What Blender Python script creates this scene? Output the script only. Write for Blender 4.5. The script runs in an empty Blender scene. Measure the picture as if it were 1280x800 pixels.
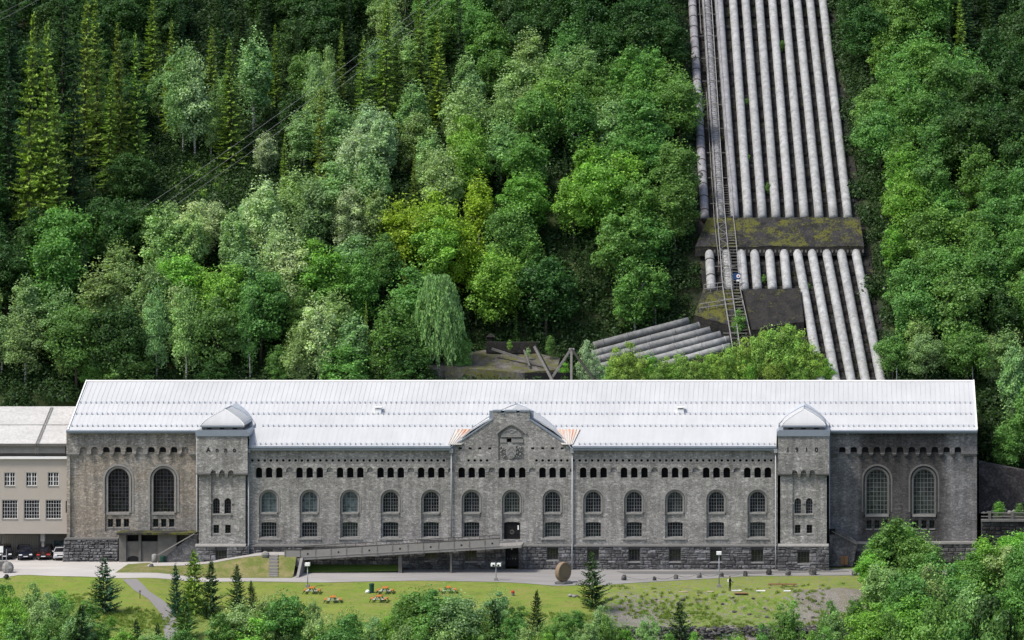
import bpy, math, random
import numpy as np
from mathutils import Vector, Matrix
from mathutils.geometry import delaunay_2d_cdt

# ------------------------------------------------------------------ camera, world, sun, exposure
sc = bpy.context.scene
CAM = Vector((40.5, -430.0, 60.0))
cam_data = bpy.data.cameras.new("camera")
cam = bpy.data.objects.new("camera", cam_data)
sc.collection.objects.link(cam)
cam.location = CAM
cam.rotation_euler = (math.radians(90), 0, 0)
cam_data.sensor_width = 36.0
cam_data.lens = 36.0 * 430.0 / 128.0
cam_data.shift_x = -405.0 / 1280.0
cam_data.shift_y = -288.0 / 1280.0
cam_data.clip_start = 1.0
cam_data.clip_end = 4000.0
sc.camera = cam

SUN_EL, SUN_AZ = 57.0, 238.0          # azimuth clockwise from +Y: light comes from the left front
world = bpy.data.worlds.new("World")
sc.world = world
world.use_nodes = True
wn = world.node_tree
for n in list(wn.nodes):
    wn.nodes.remove(n)
sky = wn.nodes.new("ShaderNodeTexSky")
sky.sky_type = 'NISHITA'
sky.sun_disc = False
sky.sun_elevation = math.radians(SUN_EL)
sky.sun_rotation = math.radians(SUN_AZ)
sky.dust_density = 3.0
sky.air_density = 1.0
bg = wn.nodes.new("ShaderNodeBackground")
bg.inputs[1].default_value = 0.085
wo = wn.nodes.new("ShaderNodeOutputWorld")
wn.links.new(sky.outputs[0], bg.inputs[0])
wn.links.new(bg.outputs[0], wo.inputs[0])

sun_data = bpy.data.lights.new("sun", 'SUN')
sun = bpy.data.objects.new("sun", sun_data)
sc.collection.objects.link(sun)
sun_data.energy = 1.5
sun_data.angle = math.radians(10)
sun_data.color = (1.0, 0.96, 0.89)
_a, _e = math.radians(SUN_AZ), math.radians(SUN_EL)
_d = Vector((math.sin(_a) * math.cos(_e), math.cos(_a) * math.cos(_e), math.sin(_e)))
sun.rotation_euler = _d.to_track_quat('Z', 'Y').to_euler()
sun.location = (-100, -150, 200)

sc.view_settings.view_transform = 'Standard'
sc.view_settings.look = 'None'
sc.view_settings.exposure = 1.3
sc.view_settings.gamma = 1.0
sc.view_settings.use_curve_mapping = False
sc.render.engine = 'CYCLES'
sc.cycles.max_bounces = 5
sc.cycles.diffuse_bounces = 3
sc.cycles.glossy_bounces = 2
sc.cycles.transmission_bounces = 3
sc.cycles.use_denoising = True

rng = random.Random(11)
nrng = np.random.default_rng(5)
COL = sc.collection
R = math.radians

# ------------------------------------------------------------------ coordinates measured on the photograph
def W(px, py, Y=0.0):
    k = (430.0 + Y) / 430.0
    return (CAM.x + (px - 1045.0) / 10.0 * k, CAM.z - (py - 112.0) / 10.0 * k)

def WX(px, Y=0.0): return W(px, 0, Y)[0]
def WZ(py, Y=0.0): return W(0, py, Y)[1]

def proj(x, y, z):
    k = 430.0 / (430.0 + y)
    return (1045.0 + (x - CAM.x) * 10 * k, 112.0 + (CAM.z - z) * 10 * k)

def smooth(a, b, v):
    t = min(1.0, max(0.0, (v - a) / (b - a)))
    return t * t * (3 - 2 * t)

# slope of the pipe axes
SL = [(-60, -46.2), (27, 21.5), (55, 43.3), (108, 74.0), (400, 222.0)]
def zpipe(Y):
    for (a, za), (b, zb) in zip(SL, SL[1:]):
        if Y <= b:
            return za + (zb - za) * (Y - a) / (b - a)
    return SL[-1][1]

def onslope(px, py, off=0.0):
    lo, hi = -20.0, 380.0
    def f(Y): return WZ(py, Y) - (zpipe(Y) + off)
    for _ in range(50):
        m = (lo + hi) / 2
        if f(m) > 0: lo = m
        else: hi = m
    Y = (lo + hi) / 2
    return Vector((WX(px, Y), Y, zpipe(Y) + off))

def corridor(x, y):
    """1 inside the penstock corridor, 0 outside"""
    px = proj(x, y, zpipe(y))[0]
    py = proj(x, y, zpipe(y))[1]
    l = 856 + (py / 270.0) * 16 if py < 270 else 872 - (py - 270) * .06
    r = 1042 + (py / 270.0) * 40 if py < 270 else 1082 + (py - 270) * .17
    return smooth(l - 8, l + 2, px) * (1 - smooth(r - 6, r + 3, px))

def hnoise(x, y):
    return (math.sin(x * .21 + y * .13) + math.sin(x * .11 - y * .19 + 1.3) + .5 * math.sin(x * .47 + y * .39 + 2)) * .5

def gh(x, y):
    if x <= 59 and y < 24.25: return 0.0
    c = corridor(x, y)
    z = zpipe(y) - 1.25 + (1 - c) * (.4 + hnoise(x, y))
    # levelled yard of the old pipe branch behind the hall
    if y < 54:
        k = smooth(-13.5, -10, x) * (1 - smooth(22.6, 24.6, x))
        zc = 20.0 + max(0, y - 36) * 1.35
        if k > 0 and zc < z: z = z + (zc - z) * k
    if x > 59:
        if y < 9:
            z = 6.3
        elif y < 13:
            z = 6.3 + (z - 6.3) * smooth(9, 13, y)
    return z

def gf(x, y):
    """foreground ground height"""
    base = 0.65 * (1 - smooth(-44, -36, x))
    # lawn falling gently, then the gorge
    d = max(0.0, -11.0 - y)
    z = base - .075 * d
    if y < -38: z -= .55 * (-38 - y)
    wl = 1 - smooth(-52, -46, x)
    z -= wl * .05 * d
    wr = smooth(10, 18, x)
    if wr > 0:
        if y > -19.3: zr = 0.0 - .02 * max(0, -11 - y)
        elif y > -22.5: zr = -.16 - 1.9 * smooth(-19.3, -22.5, y)
        elif y > -29.5: zr = -2.06 - .09 * (-22.5 - y)
        elif y > -31: zr = -2.7 - 1.6 * smooth(-29.5, -31, y)
        else: zr = -4.3 - .5 * (-31 - y)
        zr += .12 * math.sin(x * .9 + y * .6) * smooth(-12, -15, y)
        z = z * (1 - wr) + zr * wr
    z += .06 * math.sin(x * .35 + 1) * math.sin(y * .5) * smooth(-13, -17, y)
    wf = smooth(45, 56, x)
    if wf: z -= wf * .35 * max(0, -6 - y) * smooth(-6, -14, y)
    return z

def onground(px, py, off=0.0):
    lo, hi = -90.0, 12.0
    for _ in range(40):
        m = (lo + hi) / 2
        if WZ(py, m) - gf(WX(px, m), m) > 0: lo = m
        else: hi = m
    Y = (lo + hi) / 2
    X = WX(px, Y)
    return Vector((X, Y, gf(X, Y) + off))

# ------------------------------------------------------------------ object helpers
def tag(o, label=None, cat=None, group=None, kind=None):
    if label: o['label'] = label
    if cat: o['category'] = cat
    if group: o['group'] = group
    if kind: o['kind'] = kind
    return o

def empty(name, loc=(0, 0, 0), rz=0.0, label=None, cat=None, group=None):
    o = bpy.data.objects.new(name, None)
    COL.objects.link(o)
    o.location = loc
    o.rotation_euler = (0, 0, rz)
    o.empty_display_size = .3
    return tag(o, label, cat, group)

class MB:
    def __init__(s):
        s.v = []; s.f = []
    def add(s, vs, fs):
        b = len(s.v)
        s.v.extend(tuple(v) for v in vs)
        s.f.extend(tuple(b + i for i in f) for f in fs)
        return s
    def box(s, x0, x1, y0, y1, z0, z1):
        return s.add([(x0, y0, z0), (x1, y0, z0), (x1, y1, z0), (x0, y1, z0), (x0, y0, z1), (x1, y0, z1), (x1, y1, z1), (x0, y1, z1)],
                     [(0, 3, 2, 1), (4, 5, 6, 7), (0, 1, 5, 4), (1, 2, 6, 5), (2, 3, 7, 6), (3, 0, 4, 7)])
    def prism(s, poly, y0, y1):
        """polygon of (x, z) pushed along y"""
        n = len(poly)
        vs = [(x, y0, z) for x, z in poly] + [(x, y1, z) for x, z in poly]
        fs = [tuple(range(n)), tuple(range(2 * n - 1, n - 1, -1))] + [(i, i + n, (i + 1) % n + n, (i + 1) % n) for i in range(n)]
        return s.add(vs, fs)
    def prismx(s, poly, x0, x1):
        n = len(poly)
        vs = [(x0, y, z) for y, z in poly] + [(x1, y, z) for y, z in poly]
        fs = [tuple(range(n)), tuple(range(2 * n - 1, n - 1, -1))] + [(i, i + n, (i + 1) % n + n, (i + 1) % n) for i in range(n)]
        return s.add(vs, fs)
    def prismz(s, poly, z0, z1):
        n = len(poly)
        vs = [(x, y, z0) for x, y in poly] + [(x, y, z1) for x, y in poly]
        fs = [tuple(range(n)), tuple(range(2 * n - 1, n - 1, -1))] + [(i, i + n, (i + 1) % n + n, (i + 1) % n) for i in range(n)]
        return s.add(vs, fs)
    def tube(s, pts, r, n=8, caps=True):
        pts = [Vector(p) for p in pts]
        rs = r if isinstance(r, (list, tuple)) else [r] * len(pts)
        vs = []; fs = []
        up = None
        for i, p in enumerate(pts):
            t = (pts[min(i + 1, len(pts) - 1)] - pts[max(i - 1, 0)]).normalized()
            if up is None:
                up = Vector((0, 0, 1)) if abs(t.z) < .9 else Vector((1, 0, 0))
            a = t.cross(up)
            if a.length < 1e-5: a = t.cross(Vector((0, 1, 0)))
            a.normalize(); b = a.cross(t).normalized()
            up = b
            for k in range(n):
                an = 2 * math.pi * k / n
                vs.append(p + (a * math.cos(an) + b * math.sin(an)) * rs[i])
        for i in range(len(pts) - 1):
            for k in range(n):
                fs.append((i * n + k, i * n + (k + 1) % n, (i + 1) * n + (k + 1) % n, (i + 1) * n + k))
        if caps:
            fs.append(tuple(range(n - 1, -1, -1)))
            fs.append(tuple((len(pts) - 1) * n + k for k in range(n)))
        return s.add(vs, fs)
    def beam(s, a, b, w, h=None):
        """rectangular bar from a to b"""
        a = Vector(a); b = Vector(b); h = h or w
        t = (b - a).normalized()
        up = Vector((0, 0, 1)) if abs(t.z) < .95 else Vector((0, 1, 0))
        x = t.cross(up).normalized() * w / 2
        y = x.cross(t).normalized() * h / 2
        vs = [a - x - y, a + x - y, a + x + y, a - x + y, b - x - y, b + x - y, b + x + y, b - x + y]
        return s.add(vs, [(0, 1, 2, 3), (7, 6, 5, 4), (0, 4, 5, 1), (1, 5, 6, 2), (2, 6, 7, 3), (3, 7, 4, 0)])
    def mesh(s, name, mat, smoothf=False):
        m = bpy.data.meshes.new(name)
        m.from_pydata(s.v, [], s.f)
        if mat: m.materials.append(mat)
        if smoothf:
            m.polygons.foreach_set('use_smooth', [True] * len(m.polygons))
        m.update()
        return m
    def build(s, name, mat, parent=None, smoothf=False, bevel=0):
        o = bpy.data.objects.new(name, s.mesh(name, mat, smoothf))
        COL.objects.link(o)
        if parent: attach(o, parent)
        if bevel:
            md = o.modifiers.new('bevel', 'BEVEL'); md.width = bevel; md.segments = 2; md.limit_method = 'ANGLE'
        return o

def attach(o, parent):
    """parts are modelled in world space unless the parent is moved later"""
    o.parent = parent
    if parent.type == 'EMPTY' and not parent.get('local'):
        o.matrix_parent_inverse = Matrix.LocRotScale(parent.location, parent.rotation_euler, None).inverted()
    return o

def link_mesh(name, mesh, parent=None, loc=(0, 0, 0), rot=(0, 0, 0), scale=(1, 1, 1)):
    o = bpy.data.objects.new(name, mesh)
    COL.objects.link(o)
    o.location = loc; o.rotation_euler = rot; o.scale = scale
    if parent: o.parent = parent
    return o

# ------------------------------------------------------------------ materials
class NT:
    def __init__(s, name):
        s.m = bpy.data.materials.new(name)
        s.m.use_nodes = True
        s.t = s.m.node_tree
        for n in list(s.t.nodes): s.t.nodes.remove(n)
        s.out = s.t.nodes.new("ShaderNodeOutputMaterial")
        s.b = s.t.nodes.new("ShaderNodeBsdfPrincipled")
        s.t.links.new(s.b.outputs[0], s.out.inputs[0])
        s.b.inputs['Roughness'].default_value = .85
        s.b.inputs['Specular IOR Level'].default_value = .3
    def n(s, typ, **kw):
        nd = s.t.nodes.new(typ)
        for k, v in kw.items(): setattr(nd, k, v)
        return nd
    def put(s, sock, v):
        if isinstance(v, bpy.types.NodeSocket): s.t.links.new(v, sock)
        elif v is not None: sock.default_value = v
    def pos(s, obj=False):
        return s.n("ShaderNodeTexCoord").outputs['Object'] if obj else s.n("ShaderNodeNewGeometry").outputs['Position']
    def map(s, vec, scale):
        nd = s.n("ShaderNodeMapping"); s.put(nd.inputs['Vector'], vec); nd.inputs['Scale'].default_value = scale
        return nd.outputs[0]
    def noise(s, vec, scale, detail=4, rough=.6):
        nd = s.n("ShaderNodeTexNoise"); s.put(nd.inputs['Vector'], vec)
        nd.inputs['Scale'].default_value = scale; nd.inputs['Detail'].default_value = detail; nd.inputs['Roughness'].default_value = rough
        return nd.outputs[0]
    def vor(s, vec, scale, feature='F1', out=0):
        nd = s.n("ShaderNodeTexVoronoi", feature=feature); s.put(nd.inputs['Vector'], vec); nd.inputs['Scale'].default_value = scale
        return nd.outputs[out]
    def ramp(s, fac, stops):
        nd = s.n("ShaderNodeValToRGB"); s.put(nd.inputs[0], fac)
        e = nd.color_ramp.elements
        while len(e) < len(stops): e.new(.5)
        for i, (p, c) in enumerate(stops):
            e[i].position = p
            e[i].color = (c, c, c, 1) if not isinstance(c, (tuple, list)) else (*c[:3], 1)
        return nd.outputs[0]
    def mix(s, fac, a, b, mode='MIX'):
        nd = s.n("ShaderNodeMix", data_type='RGBA', blend_type=mode)
        s.put(nd.inputs[0], fac)
        for sock, v in ((nd.inputs[6], a), (nd.inputs[7], b)):
            if isinstance(v, (tuple, list)): v = (*v[:3], 1)
            elif isinstance(v, (int, float)): v = (v, v, v, 1)
            s.put(sock, v)
        return nd.outputs[2]
    def math(s, op, a, b=None):
        nd = s.n("ShaderNodeMath", operation=op); s.put(nd.inputs[0], a)
        if b is not None: s.put(nd.inputs[1], b)
        return nd.outputs[0]
    def sep(s, vec):
        nd = s.n("ShaderNodeSeparateXYZ"); s.put(nd.inputs[0], vec); return nd.outputs
    def comb(s, x, y, z=0.0):
        nd = s.n("ShaderNodeCombineXYZ")
        for i, v in enumerate((x, y, z)): s.put(nd.inputs[i], v)
        return nd.outputs[0]
    def bump(s, h, strength=.5, dist=.1):
        nd = s.n("ShaderNodeBump"); nd.inputs['Strength'].default_value = strength; nd.inputs['Distance'].default_value = dist
        s.put(nd.inputs['Height'], h); s.put(s.b.inputs['Normal'], nd.outputs[0])
    def col(s, c, rough=None, metal=None):
        if isinstance(c, (tuple, list)): c = (*c[:3], 1)
        s.put(s.b.inputs['Base Color'], c)
        if rough is not None: s.b.inputs['Roughness'].default_value = rough
        if metal is not None: s.b.inputs['Metallic'].default_value = metal
        return s

def plain(name, c, rough=.7, metal=0, var=.25, scale=3.0, bump=.2):
    t = NT(name)
    p = t.pos()
    n = t.noise(p, scale, 5)
    t.col(t.mix(n, [v * (1 - var) for v in c], [v * (1 + var) for v in c]), rough, metal)
    if bump: t.bump(n, bump, .03)
    return t.m

def masonry(name, base, bw=.36, bh=.2, contrast=.18, stain=.45, warm=None, wet=None):
    t = NT(name)
    p = t.pos()
    x, y, z = t.sep(p)
    u = t.math('ADD', x, y)
    dn = t.noise(p, 1.6, 2)
    dn2 = t.math('MULTIPLY', t.math('SUBTRACT', dn, .5), .14)
    vec = t.comb(t.math('ADD', u, dn2), t.math('ADD', z, dn2))
    br = t.n("ShaderNodeTexBrick")
    t.put(br.inputs['Vector'], vec)
    br.inputs['Scale'].default_value = 1.0
    br.inputs['Brick Width'].default_value = bw
    br.inputs['Row Height'].default_value = bh
    br.inputs['Mortar Size'].default_value = .022
    br.inputs['Mortar Smooth'].default_value = .4
    br.inputs['Color1'].default_value = (*[c * (1 - contrast) for c in base], 1)
    br.inputs['Color2'].default_value = (*[c * (1 + contrast * .75) for c in base], 1)
    br.inputs['Mortar'].default_value = (*[c * 1.1 for c in base], 1)
    br.offset = .5
    c = br.outputs['Color']
    # colour of single stones
    vc = t.vor(t.comb(t.math('MULTIPLY', u, .62), t.math('MULTIPLY', z, 1.05)), 5.6, out=1)
    vr, _g, _b = t.sep(vc)
    c = t.mix(.85, c, t.ramp(vr, [(0, .68), (.45, .92), (.8, 1.05), (1, 1.5)]), 'MULTIPLY')
    fine = t.noise(p, 7, 3)
    c = t.mix(.75, c, t.ramp(fine, [(.3, .55), (.7, 1.45)]), 'MULTIPLY')
    big = t.noise(p, .16, 4)
    c = t.mix(stain, c, t.ramp(big, [(.3, .55), (.7, 1.35)]), 'MULTIPLY')
    streak = t.noise(t.map(p, (1.4, 1.4, .12)), 1.0, 3)
    c = t.mix(.6, c, t.ramp(streak, [(.35, .55), (.62, 1.12)]), 'MULTIPLY')
    band_ = t.noise(t.comb(t.math('MULTIPLY', u, .16), t.math('MULTIPLY', z, .5)), 1.0, 4)
    c = t.mix(.6, c, t.ramp(band_, [(.35, .7), (.65, 1.2)]), 'MULTIPLY')
    if warm:
        w = t.noise(t.map(p, (.14, .14, .2)), 1.0, 3)
        c = t.mix(t.ramp(w, [(.42, 0), (.62, .75)]), c, t.mix(1.0, c, warm, 'MULTIPLY'))
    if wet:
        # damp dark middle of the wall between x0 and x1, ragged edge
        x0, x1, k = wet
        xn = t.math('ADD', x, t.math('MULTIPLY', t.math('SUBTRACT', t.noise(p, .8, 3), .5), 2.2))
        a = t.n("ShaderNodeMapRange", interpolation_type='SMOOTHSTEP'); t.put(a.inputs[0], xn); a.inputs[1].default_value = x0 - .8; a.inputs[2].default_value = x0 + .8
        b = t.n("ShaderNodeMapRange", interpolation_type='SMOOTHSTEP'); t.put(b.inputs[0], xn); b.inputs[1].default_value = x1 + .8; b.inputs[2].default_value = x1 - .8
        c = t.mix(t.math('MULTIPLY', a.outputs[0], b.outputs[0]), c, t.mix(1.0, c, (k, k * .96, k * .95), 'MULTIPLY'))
    t.col(c, .9)
    h = t.mix(.5, t.math('SUBTRACT', 1.0, br.outputs['Fac']), fine)
    t.bump(h, .5, .05)
    return t.m

def rubble(name, base, objvar=True):
    t = NT(name)
    p = t.pos()
    n = t.noise(p, 3.5, 6, .7)
    c = t.mix(1.0, base, t.ramp(n, [(.25, .4), (.5, .95), (.7, 1.9)]), 'MULTIPLY')
    oi = t.n("ShaderNodeObjectInfo")
    vr = t.vor(p, 1.1, out=1)
    r, _g, _b = t.sep(vr)
    c = t.mix(.8, c, t.ramp(r, [(0, .6), (1, 1.5)]), 'MULTIPLY')
    if objvar:
        c = t.mix(.8, c, t.ramp(oi.outputs['Random'], [(0, .45), (.6, 1), (1, 1.9)]), 'MULTIPLY')
    t.col(c, .95)
    t.bump(n, .8, .12)
    return t.m

def mossy(name, base, moss=(.13, .12, .015), amount=.55, scale=.5, dark=(.02, .02, .02)):
    t = NT(name)
    p = t.pos()
    a = t.noise(p, scale, 6, .7); b = t.noise(p, 4, 5, .7)
    d = t.noise(t.map(p, (1, 1, .4)), .9, 5, .7)
    c = t.mix(t.ramp(d, [(.4, 0), (.65, 1)]), base, dark)
    c = t.mix(1.0, c, t.ramp(b, [(.3, .6), (.7, 1.5)]), 'MULTIPLY')
    k = t.ramp(t.mix(.45, a, b), [(amount - .03, 0), (amount + .05, 1)])
    c = t.mix(k, c, t.mix(b, moss, (moss[0] * .35, moss[1] * .5, moss[2])))
    t.col(c, .95); t.bump(b, .6, .1)
    return t.m

def foliage(name, gloss=.35, trans=.3, vary=.45):
    t = NT(name)
    oi = t.n("ShaderNodeObjectInfo")
    at = t.n("ShaderNodeAttribute"); at.attribute_name = 'tone'
    tone = at.outputs['Fac']
    k = t.ramp(tone, [(0, 1 - vary), (.5, 1.0), (1, 1 + vary * 1.2)])
    c = t.mix(1.0, oi.outputs['Color'], k, 'MULTIPLY')
    # younger leaves are yellower
    c = t.mix(t.ramp(tone, [(.55, 0), (1, .35)]), c, t.mix(1.0, c, (1.18, 1.08, .6), 'MULTIPLY'))
    t.col(c, .55)
    t.b.inputs['Specular IOR Level'].default_value = gloss
    tr = t.n("ShaderNodeBsdfTranslucent")
    t.put(tr.inputs[0], t.mix(1.0, c, (1.18, 1.2, .6), 'MULTIPLY'))
    mx = t.n("ShaderNodeMixShader"); mx.inputs[0].default_value = trans
    t.t.links.new(t.b.outputs[0], mx.inputs[1]); t.t.links.new(tr.outputs[0], mx.inputs[2])
    t.t.links.new(mx.outputs[0], t.out.inputs[0])
    return t.m

M = {}
M['stone'] = masonry('grey_stone_masonry', (.282, .272, .257), stain=.35)
M['stone_warm'] = masonry('warm_stone_masonry', (.262, .248, .226), warm=(1.08, .97, .84))
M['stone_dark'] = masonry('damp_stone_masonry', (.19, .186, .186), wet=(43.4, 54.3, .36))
M['dressed'] = plain('dressed_stone', (.235, .228, .215), .85, var=.35, scale=2.5, bump=.4)
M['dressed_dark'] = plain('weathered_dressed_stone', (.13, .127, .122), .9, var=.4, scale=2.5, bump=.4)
M['rubble'] = rubble('plinth_rubble', (.105, .104, .106))
M['rubble_joined'] = rubble('plinth_rubble_far', (.105, .104, .106), False)
M['mortar'] = plain('plinth_mortar', (.07, .07, .073), .95, var=.4, scale=4)
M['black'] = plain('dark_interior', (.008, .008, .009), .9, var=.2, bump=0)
M['frame'] = plain('pale_window_frame', (.17, .18, .185), .5, var=.15, bump=0)
M['frame_dark'] = plain('dark_window_frame', (.06, .06, .06), .5, var=.15, bump=0)
M['frame_white'] = plain('white_window_frame', (.62, .62, .60), .5, var=.08, bump=0)
M['gutter'] = plain('blue_grey_sheet_metal', (.25, .285, .33), .45, .3, var=.15, scale=1.2, bump=0)
M['guard'] = plain('snow_guard_metal', (.36, .40, .46), .5, .2, var=.1, bump=0)
M['pipe_grey'] = plain('grey_downpipe', (.30, .32, .34), .5, .2, var=.2, bump=0)
M['steel_white'] = plain('weathered_pale_steel', (.25, .245, .24), .6, .2, var=.3, bump=0)
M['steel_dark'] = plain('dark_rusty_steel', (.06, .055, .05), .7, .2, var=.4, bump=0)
M['steel_old'] = plain('old_grey_steel', (.20, .19, .175), .7, .2, var=.5, bump=0)
M['asphalt_dark'] = plain('patched_asphalt', (.13, .128, .125), .9, var=.2, scale=2)
M['concrete'] = plain('pale_concrete', (.22, .212, .20), .85, var=.25, scale=1.5, bump=.3)
M['concrete_dark'] = plain('dirty_concrete', (.12, .115, .105), .9, var=.45, scale=1.1, bump=.4)
M['beige'] = plain('beige_render', (.37, .335, .29), .85, var=.08, scale=.6, bump=.1)
M['white'] = plain('white_paint', (.72, .72, .70), .6, var=.06, bump=0)
M['wood'] = plain('pale_planks', (.42, .35, .25), .8, var=.25, scale=5)
M['wood_red'] = plain('brown_planks', (.22, .12, .06), .8, var=.3, scale=5)
M['orange'] = plain('orange_wood', (.40, .15, .03), .6, var=.15, scale=6, bump=0)
M['green'] = plain('dark_green_plastic', (.012, .055, .04), .4, var=.15, bump=0)
M['rubber'] = plain('black_rubber', (.012, .012, .012), .7, bump=0)
M['cloth'] = plain('black_clothing', (.012, .012, .015), .8, bump=0)
M['skin'] = plain('skin', (.42, .26, .18), .6, var=.1, bump=0)
M['hair'] = plain('dark_hair', (.03, .02, .015), .7, bump=0)
M['lamp'] = plain('white_lamp_cover', (.8, .8, .78), .3, var=.03, bump=0)
M['stoneround'] = plain('brown_grindstone', (.20, .145, .10), .9, var=.3, scale=4, bump=.6)
M['boulder'] = rubble('kerb_boulder', (.085, .082, .08))
M['rubble_black'] = rubble('damp_terrace_stone', (.028, .027, .028))
M['rock'] = rubble('dark_rock_face', (.05, .045, .045), False)
M['path'] = plain('grey_path_gravel', (.20, .19, .185), .95, var=.25, scale=6)
M['bark'] = plain('brown_bark', (.07, .055, .045), .95, var=.5, scale=6, bump=.5)
M['crest'] = plain('carved_stone', (.24, .235, .225), .9, var=.3, scale=5, bump=.4)
M['blue'] = plain('blue_sign_paint', (.02, .06, .16), .5, bump=0)
M['red'] = plain('red_sign_paint', (.5, .03, .03), .5, bump=0)
M['moss_roof'] = mossy('mossy_slab', (.032, .030, .032), amount=.515, dark=(.01, .01, .01), scale=.45)
M['moss_side'] = mossy('mossy_slab_side', (.13, .12, .112), amount=.51, scale=.5, dark=(.035, .032, .03))
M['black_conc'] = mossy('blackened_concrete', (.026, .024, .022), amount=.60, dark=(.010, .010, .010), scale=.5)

def glass_mat(name, tint, rough=.08):
    t = NT(name)
    p = t.pos()
    x, y, z = t.sep(p)
    v = t.vor(t.comb(x, z), 2.4, out=1)
    r, _g, _b = t.sep(v)
    t.col(t.mix(r, [c * .5 for c in tint], [c * 1.6 for c in tint]), rough)
    t.b.inputs['Specular IOR Level'].default_value = .5
    t.bump(t.noise(p, 1.2, 2), .05, .05)
    return t.m
M['glass'] = glass_mat('dark_window_glass', (.012, .013, .017))
M['glass_teal'] = glass_mat('curtained_window_glass', (.07, .095, .10))
M['glass_pale'] = glass_mat('pale_window_glass', (.03, .035, .034))

def roof_mat(name, base, seam=.46, warmdirt=None):
    t = NT(name)
    p = t.pos()
    x, y, z = t.sep(p)
    n = t.noise(t.map(p, (.9, .25, .25)), 1.0, 4)
    n2 = t.noise(p, .12, 3)
    cell = t.math('FLOOR', t.math('DIVIDE', x, seam))
    wn_ = t.n("ShaderNodeTexWhiteNoise", noise_dimensions='1D'); t.put(wn_.inputs['W'], cell)
    c = t.mix(1.0, base, t.ramp(n, [(.3, .94), (.7, 1.02)]), 'MULTIPLY')
    c = t.mix(t.ramp(t.noise(t.map(p, (1.1, .1, .1)), 1.0, 5), [(.6, 0), (.78, .3)]), c, (.36, .35, .32))
    c = t.mix(1.0, c, t.ramp(n2, [(.35, .95), (.65, 1.03)]), 'MULTIPLY')
    c = t.mix(1.0, c, t.ramp(wn_.outputs[0], [(0, .985), (1, 1.01)]), 'MULTIPLY')
    if warmdirt:
        k = t.ramp(t.noise(t.map(p, (3.2, .25, .25)), 1.0, 4), [(.42, 0), (.62, 1)])
        up = t.n("ShaderNodeMapRange"); t.put(up.inputs[0], z); up.inputs[1].default_value = 15.6; up.inputs[2].default_value = 17.1
        k = t.math('MULTIPLY', k, up.outputs[0])
        k2 = t.ramp(z, [(0, 0), (1, 0)])
        c = t.mix(t.math('MULTIPLY', k, .7), c, warmdirt)
    t.col(c, .6, 0)
    t.b.inputs['Specular IOR Level'].default_value = .2
    return t.m
M['roof'] = roof_mat('white_sheet_roof', (.455, .462, .465))
M['roof_rust'] = roof_mat('rust_stained_sheet_roof', (.52, .50, .46), warmdirt=(.50, .17, .035))
M['roof_shade'] = roof_mat('shaded_sheet_roof', (.40, .43, .47))  # white roof sheet with shade put into the colour, for the barrel roofs

def annexe_roof_mat():
    t = NT('pale_rough_roofing')
    p = t.pos()
    n = t.noise(p, 2.6, 6, .75); n2 = t.noise(t.map(p, (.3, 1, 1)), .5, 3)
    c = t.mix(1.0, (.45, .44, .42), t.ramp(n, [(.3, .72), (.55, 1.02), (.75, 1.12)]), 'MULTIPLY')
    c = t.mix(1.0, c, t.ramp(n2, [(.3, .9), (.7, 1.05)]), 'MULTIPLY')
    t.col(c, .9); t.bump(n, .5, .06)
    return t.m
M['annexe_roof'] = annexe_roof_mat()

def penstock_mat():
    t = NT('weathered_penstock_paint')
    p = t.pos()
    n = t.noise(p, 1.1, 7, .75); n2 = t.noise(p, 5, 5, .7); n3 = t.noise(p, .25, 4)
    c = t.mix(t.ramp(n, [(.38, 0), (.6, 1)]), (.37, .375, .37), (.215, .218, .218))
    c = t.mix(t.ramp(n2, [(.55, 0), (.72, .75)]), c, (.47, .475, .465))
    c = t.mix(t.ramp(n3, [(.5, 0), (.75, .5)]), c, (.26, .25, .24))
    c = t.mix(t.ramp(t.noise(p, 2.3, 4), [(.62, 0), (.70, .85)]), c, (.17, .12, .09))
    oi = t.n("ShaderNodeObjectInfo")
    c = t.mix(1.0, c, oi.outputs['Color'], 'MULTIPLY')
    t.col(c, .7); t.bump(n2, .2, .05)
    return t.m
M['penstock'] = penstock_mat()

def birch_mat():
    t = NT('birch_bark')
    p = t.pos(True)
    n = t.noise(t.map(p, (1, 1, 4)), 1.6, 4)
    t.col(t.mix(t.ramp(n, [(.5, 0), (.6, 1)]), (.42, .41, .38), (.06, .055, .05)), .8)
    return t.m
M['birch'] = birch_mat()

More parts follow.
